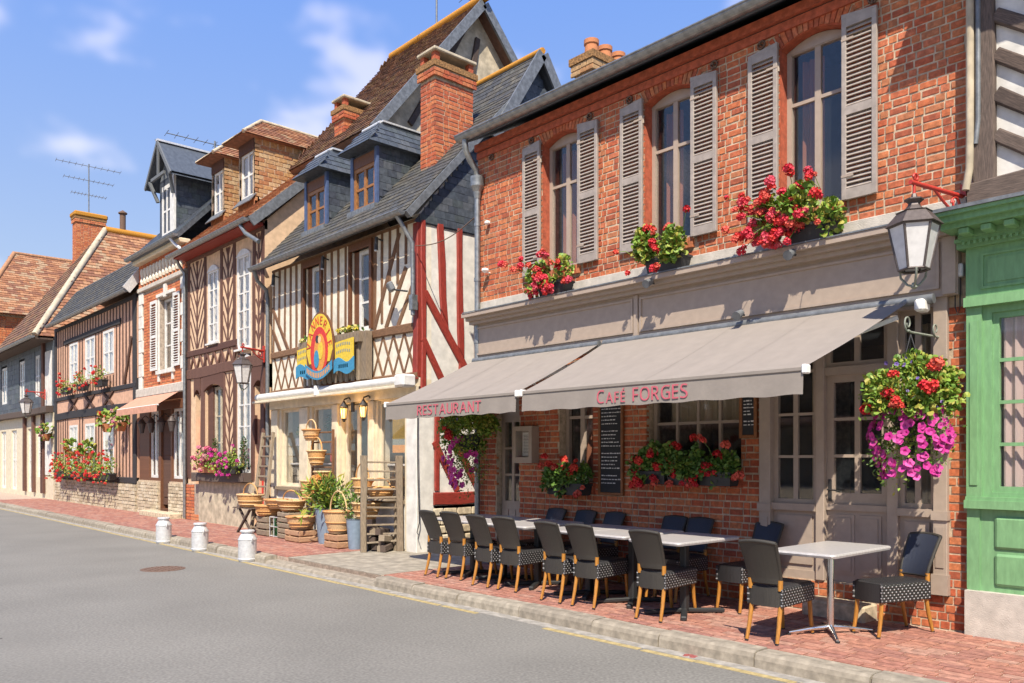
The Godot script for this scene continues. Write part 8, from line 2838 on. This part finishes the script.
func street_bits() -> void:
	# a tar-filled crack and two faded red survey marks near the kerb
	var cm := mk("tar", Color(0.09, 0.088, 0.085), 0.7)
	var cr := MB.new()
	var cp := []
	for i in 9:
		cp.append(Vector3(-8.85 + i * 0.035 + rnd(-0.01, 0.01), 0.003, 6.55 - i * 0.05 + rnd(-0.012, 0.012)))
	for i in 8:
		cr.bar(cp[i], cp[i + 1], rnd(0.006, 0.012), 0.004, Vector3.UP)
	struct(put(cr, "road_crack", cm))
	var rm := mk("red_mark", Color(0.62, 0.16, 0.14), 0.9, "lichen", Vector3.ONE * 9.0)
	var rp := MB.new()
	for k in 9:
		rp.lathe([Vector2(0.0, 0.0068), Vector2(rnd(0.012, 0.026), 0.0062), Vector2(0.03, 0.003)], Vector3(-4.0 + rnd(-0.07, 0.07), 0, 2.1 + rnd(-0.04, 0.04)), 7)
	struct(put(rp, "red_paint_mark", rm))
	# three milk churns on the road edge
	var k := 0
	for p in [Vector2(-16.1, 2.12), Vector2(-14.32, 2.12), Vector2(-12.4, 2.12)]:
		var t := thing("milk_churn", "silver milk churn bollard at the kerb, %s" % ["farthest along the street", "in the middle of the three", "nearest the rustic gate"][k], "milk churn", Vector3(p.x, 0, p.y), "milk churns along the kerb")
		var mb := MB.new()
		var c := Vector3(p.x, 0, p.y)
		mb.lathe([Vector2(0.0, 0.01), Vector2(0.135, 0.01), Vector2(0.14, 0.03), Vector2(0.14, 0.34), Vector2(0.135, 0.37), Vector2(0.105, 0.425), Vector2(0.09, 0.44), Vector2(0.09, 0.47)], c, 22)
		put(mb, "body", M.galvanised, t)
		mb = MB.new()
		mb.lathe([Vector2(0.1, 0.462), Vector2(0.112, 0.468), Vector2(0.112, 0.488), Vector2(0.1, 0.496), Vector2(0.0, 0.502)], c, 20)
		put(mb, "lid", M.galvanised, t)
		mb = MB.new()
		for y in [0.03, 0.335]:
			mb.lathe([Vector2(0.14, y), Vector2(0.147, y + 0.008), Vector2(0.147, y + 0.02), Vector2(0.14, y + 0.028)], c, 22)
		put(mb, "hoop", M.galvanised, t)
		for s in [-1.0, 1.0]:
			mb = MB.new()
			mb.tube([c + Vector3(s * 0.12, 0.4, 0.0), c + Vector3(s * 0.165, 0.4, 0.0), c + Vector3(s * 0.165, 0.33, 0.0), c + Vector3(s * 0.138, 0.32, 0.0)], 0.009, 6)
			put(mb, "handle", M.galvanised, t)
		k += 1
	# flower troughs on the chevron house sill
	geranium_box("flower_box", "terracotta trough of pink flowers on the chevron house sill by the maroon door", -19.2, -18.2, 1.29, 0.2, 1, 0.2, 240, 26, "pink", M.terracotta, Vector3(0.2, 0.32, 0.2), 0.0, "flower troughs on the chevron house", "leafy_lime")
	geranium_box("flower_box", "trailing trough of magenta flowers on the chevron house sill by the ladder", -17.9, -16.95, 1.29, 0.24, 1, 0.16, 420, 26, "magenta", M.trough_black, Vector3(0.25, 0.34, 0.22), 0.0, "flower troughs on the chevron house", "leafy_lime")
	for q in [[-18.55, "behind the pink trough"], [-17.0, "behind the magenta trough"]]:
		var t := thing("potted_plant", "small conical evergreen %s on the chevron house sill" % q[1], "potted plant", Vector3(q[0], 1.3, 0.12), "conical evergreens on the chevron house")
		var mb := MB.new()
		for i in 7:
			leaves_in(mb, Vector3(q[0], 1.45 + i * 0.09, 0.12), Vector3(0.17 - i * 0.019, 0.08, 0.12 - i * 0.012), 46, 0.05, PAL.leafy_dark.cols, false)
		put(mb, "foliage", PAL.leafy_dark.all, t)
		mb = MB.new()
		mb.tube([Vector3(q[0], 1.3, 0.12), Vector3(q[0], 2.0, 0.12)], 0.012, 5)
		put(mb, "stem", PAL.oak.mats[0], t)
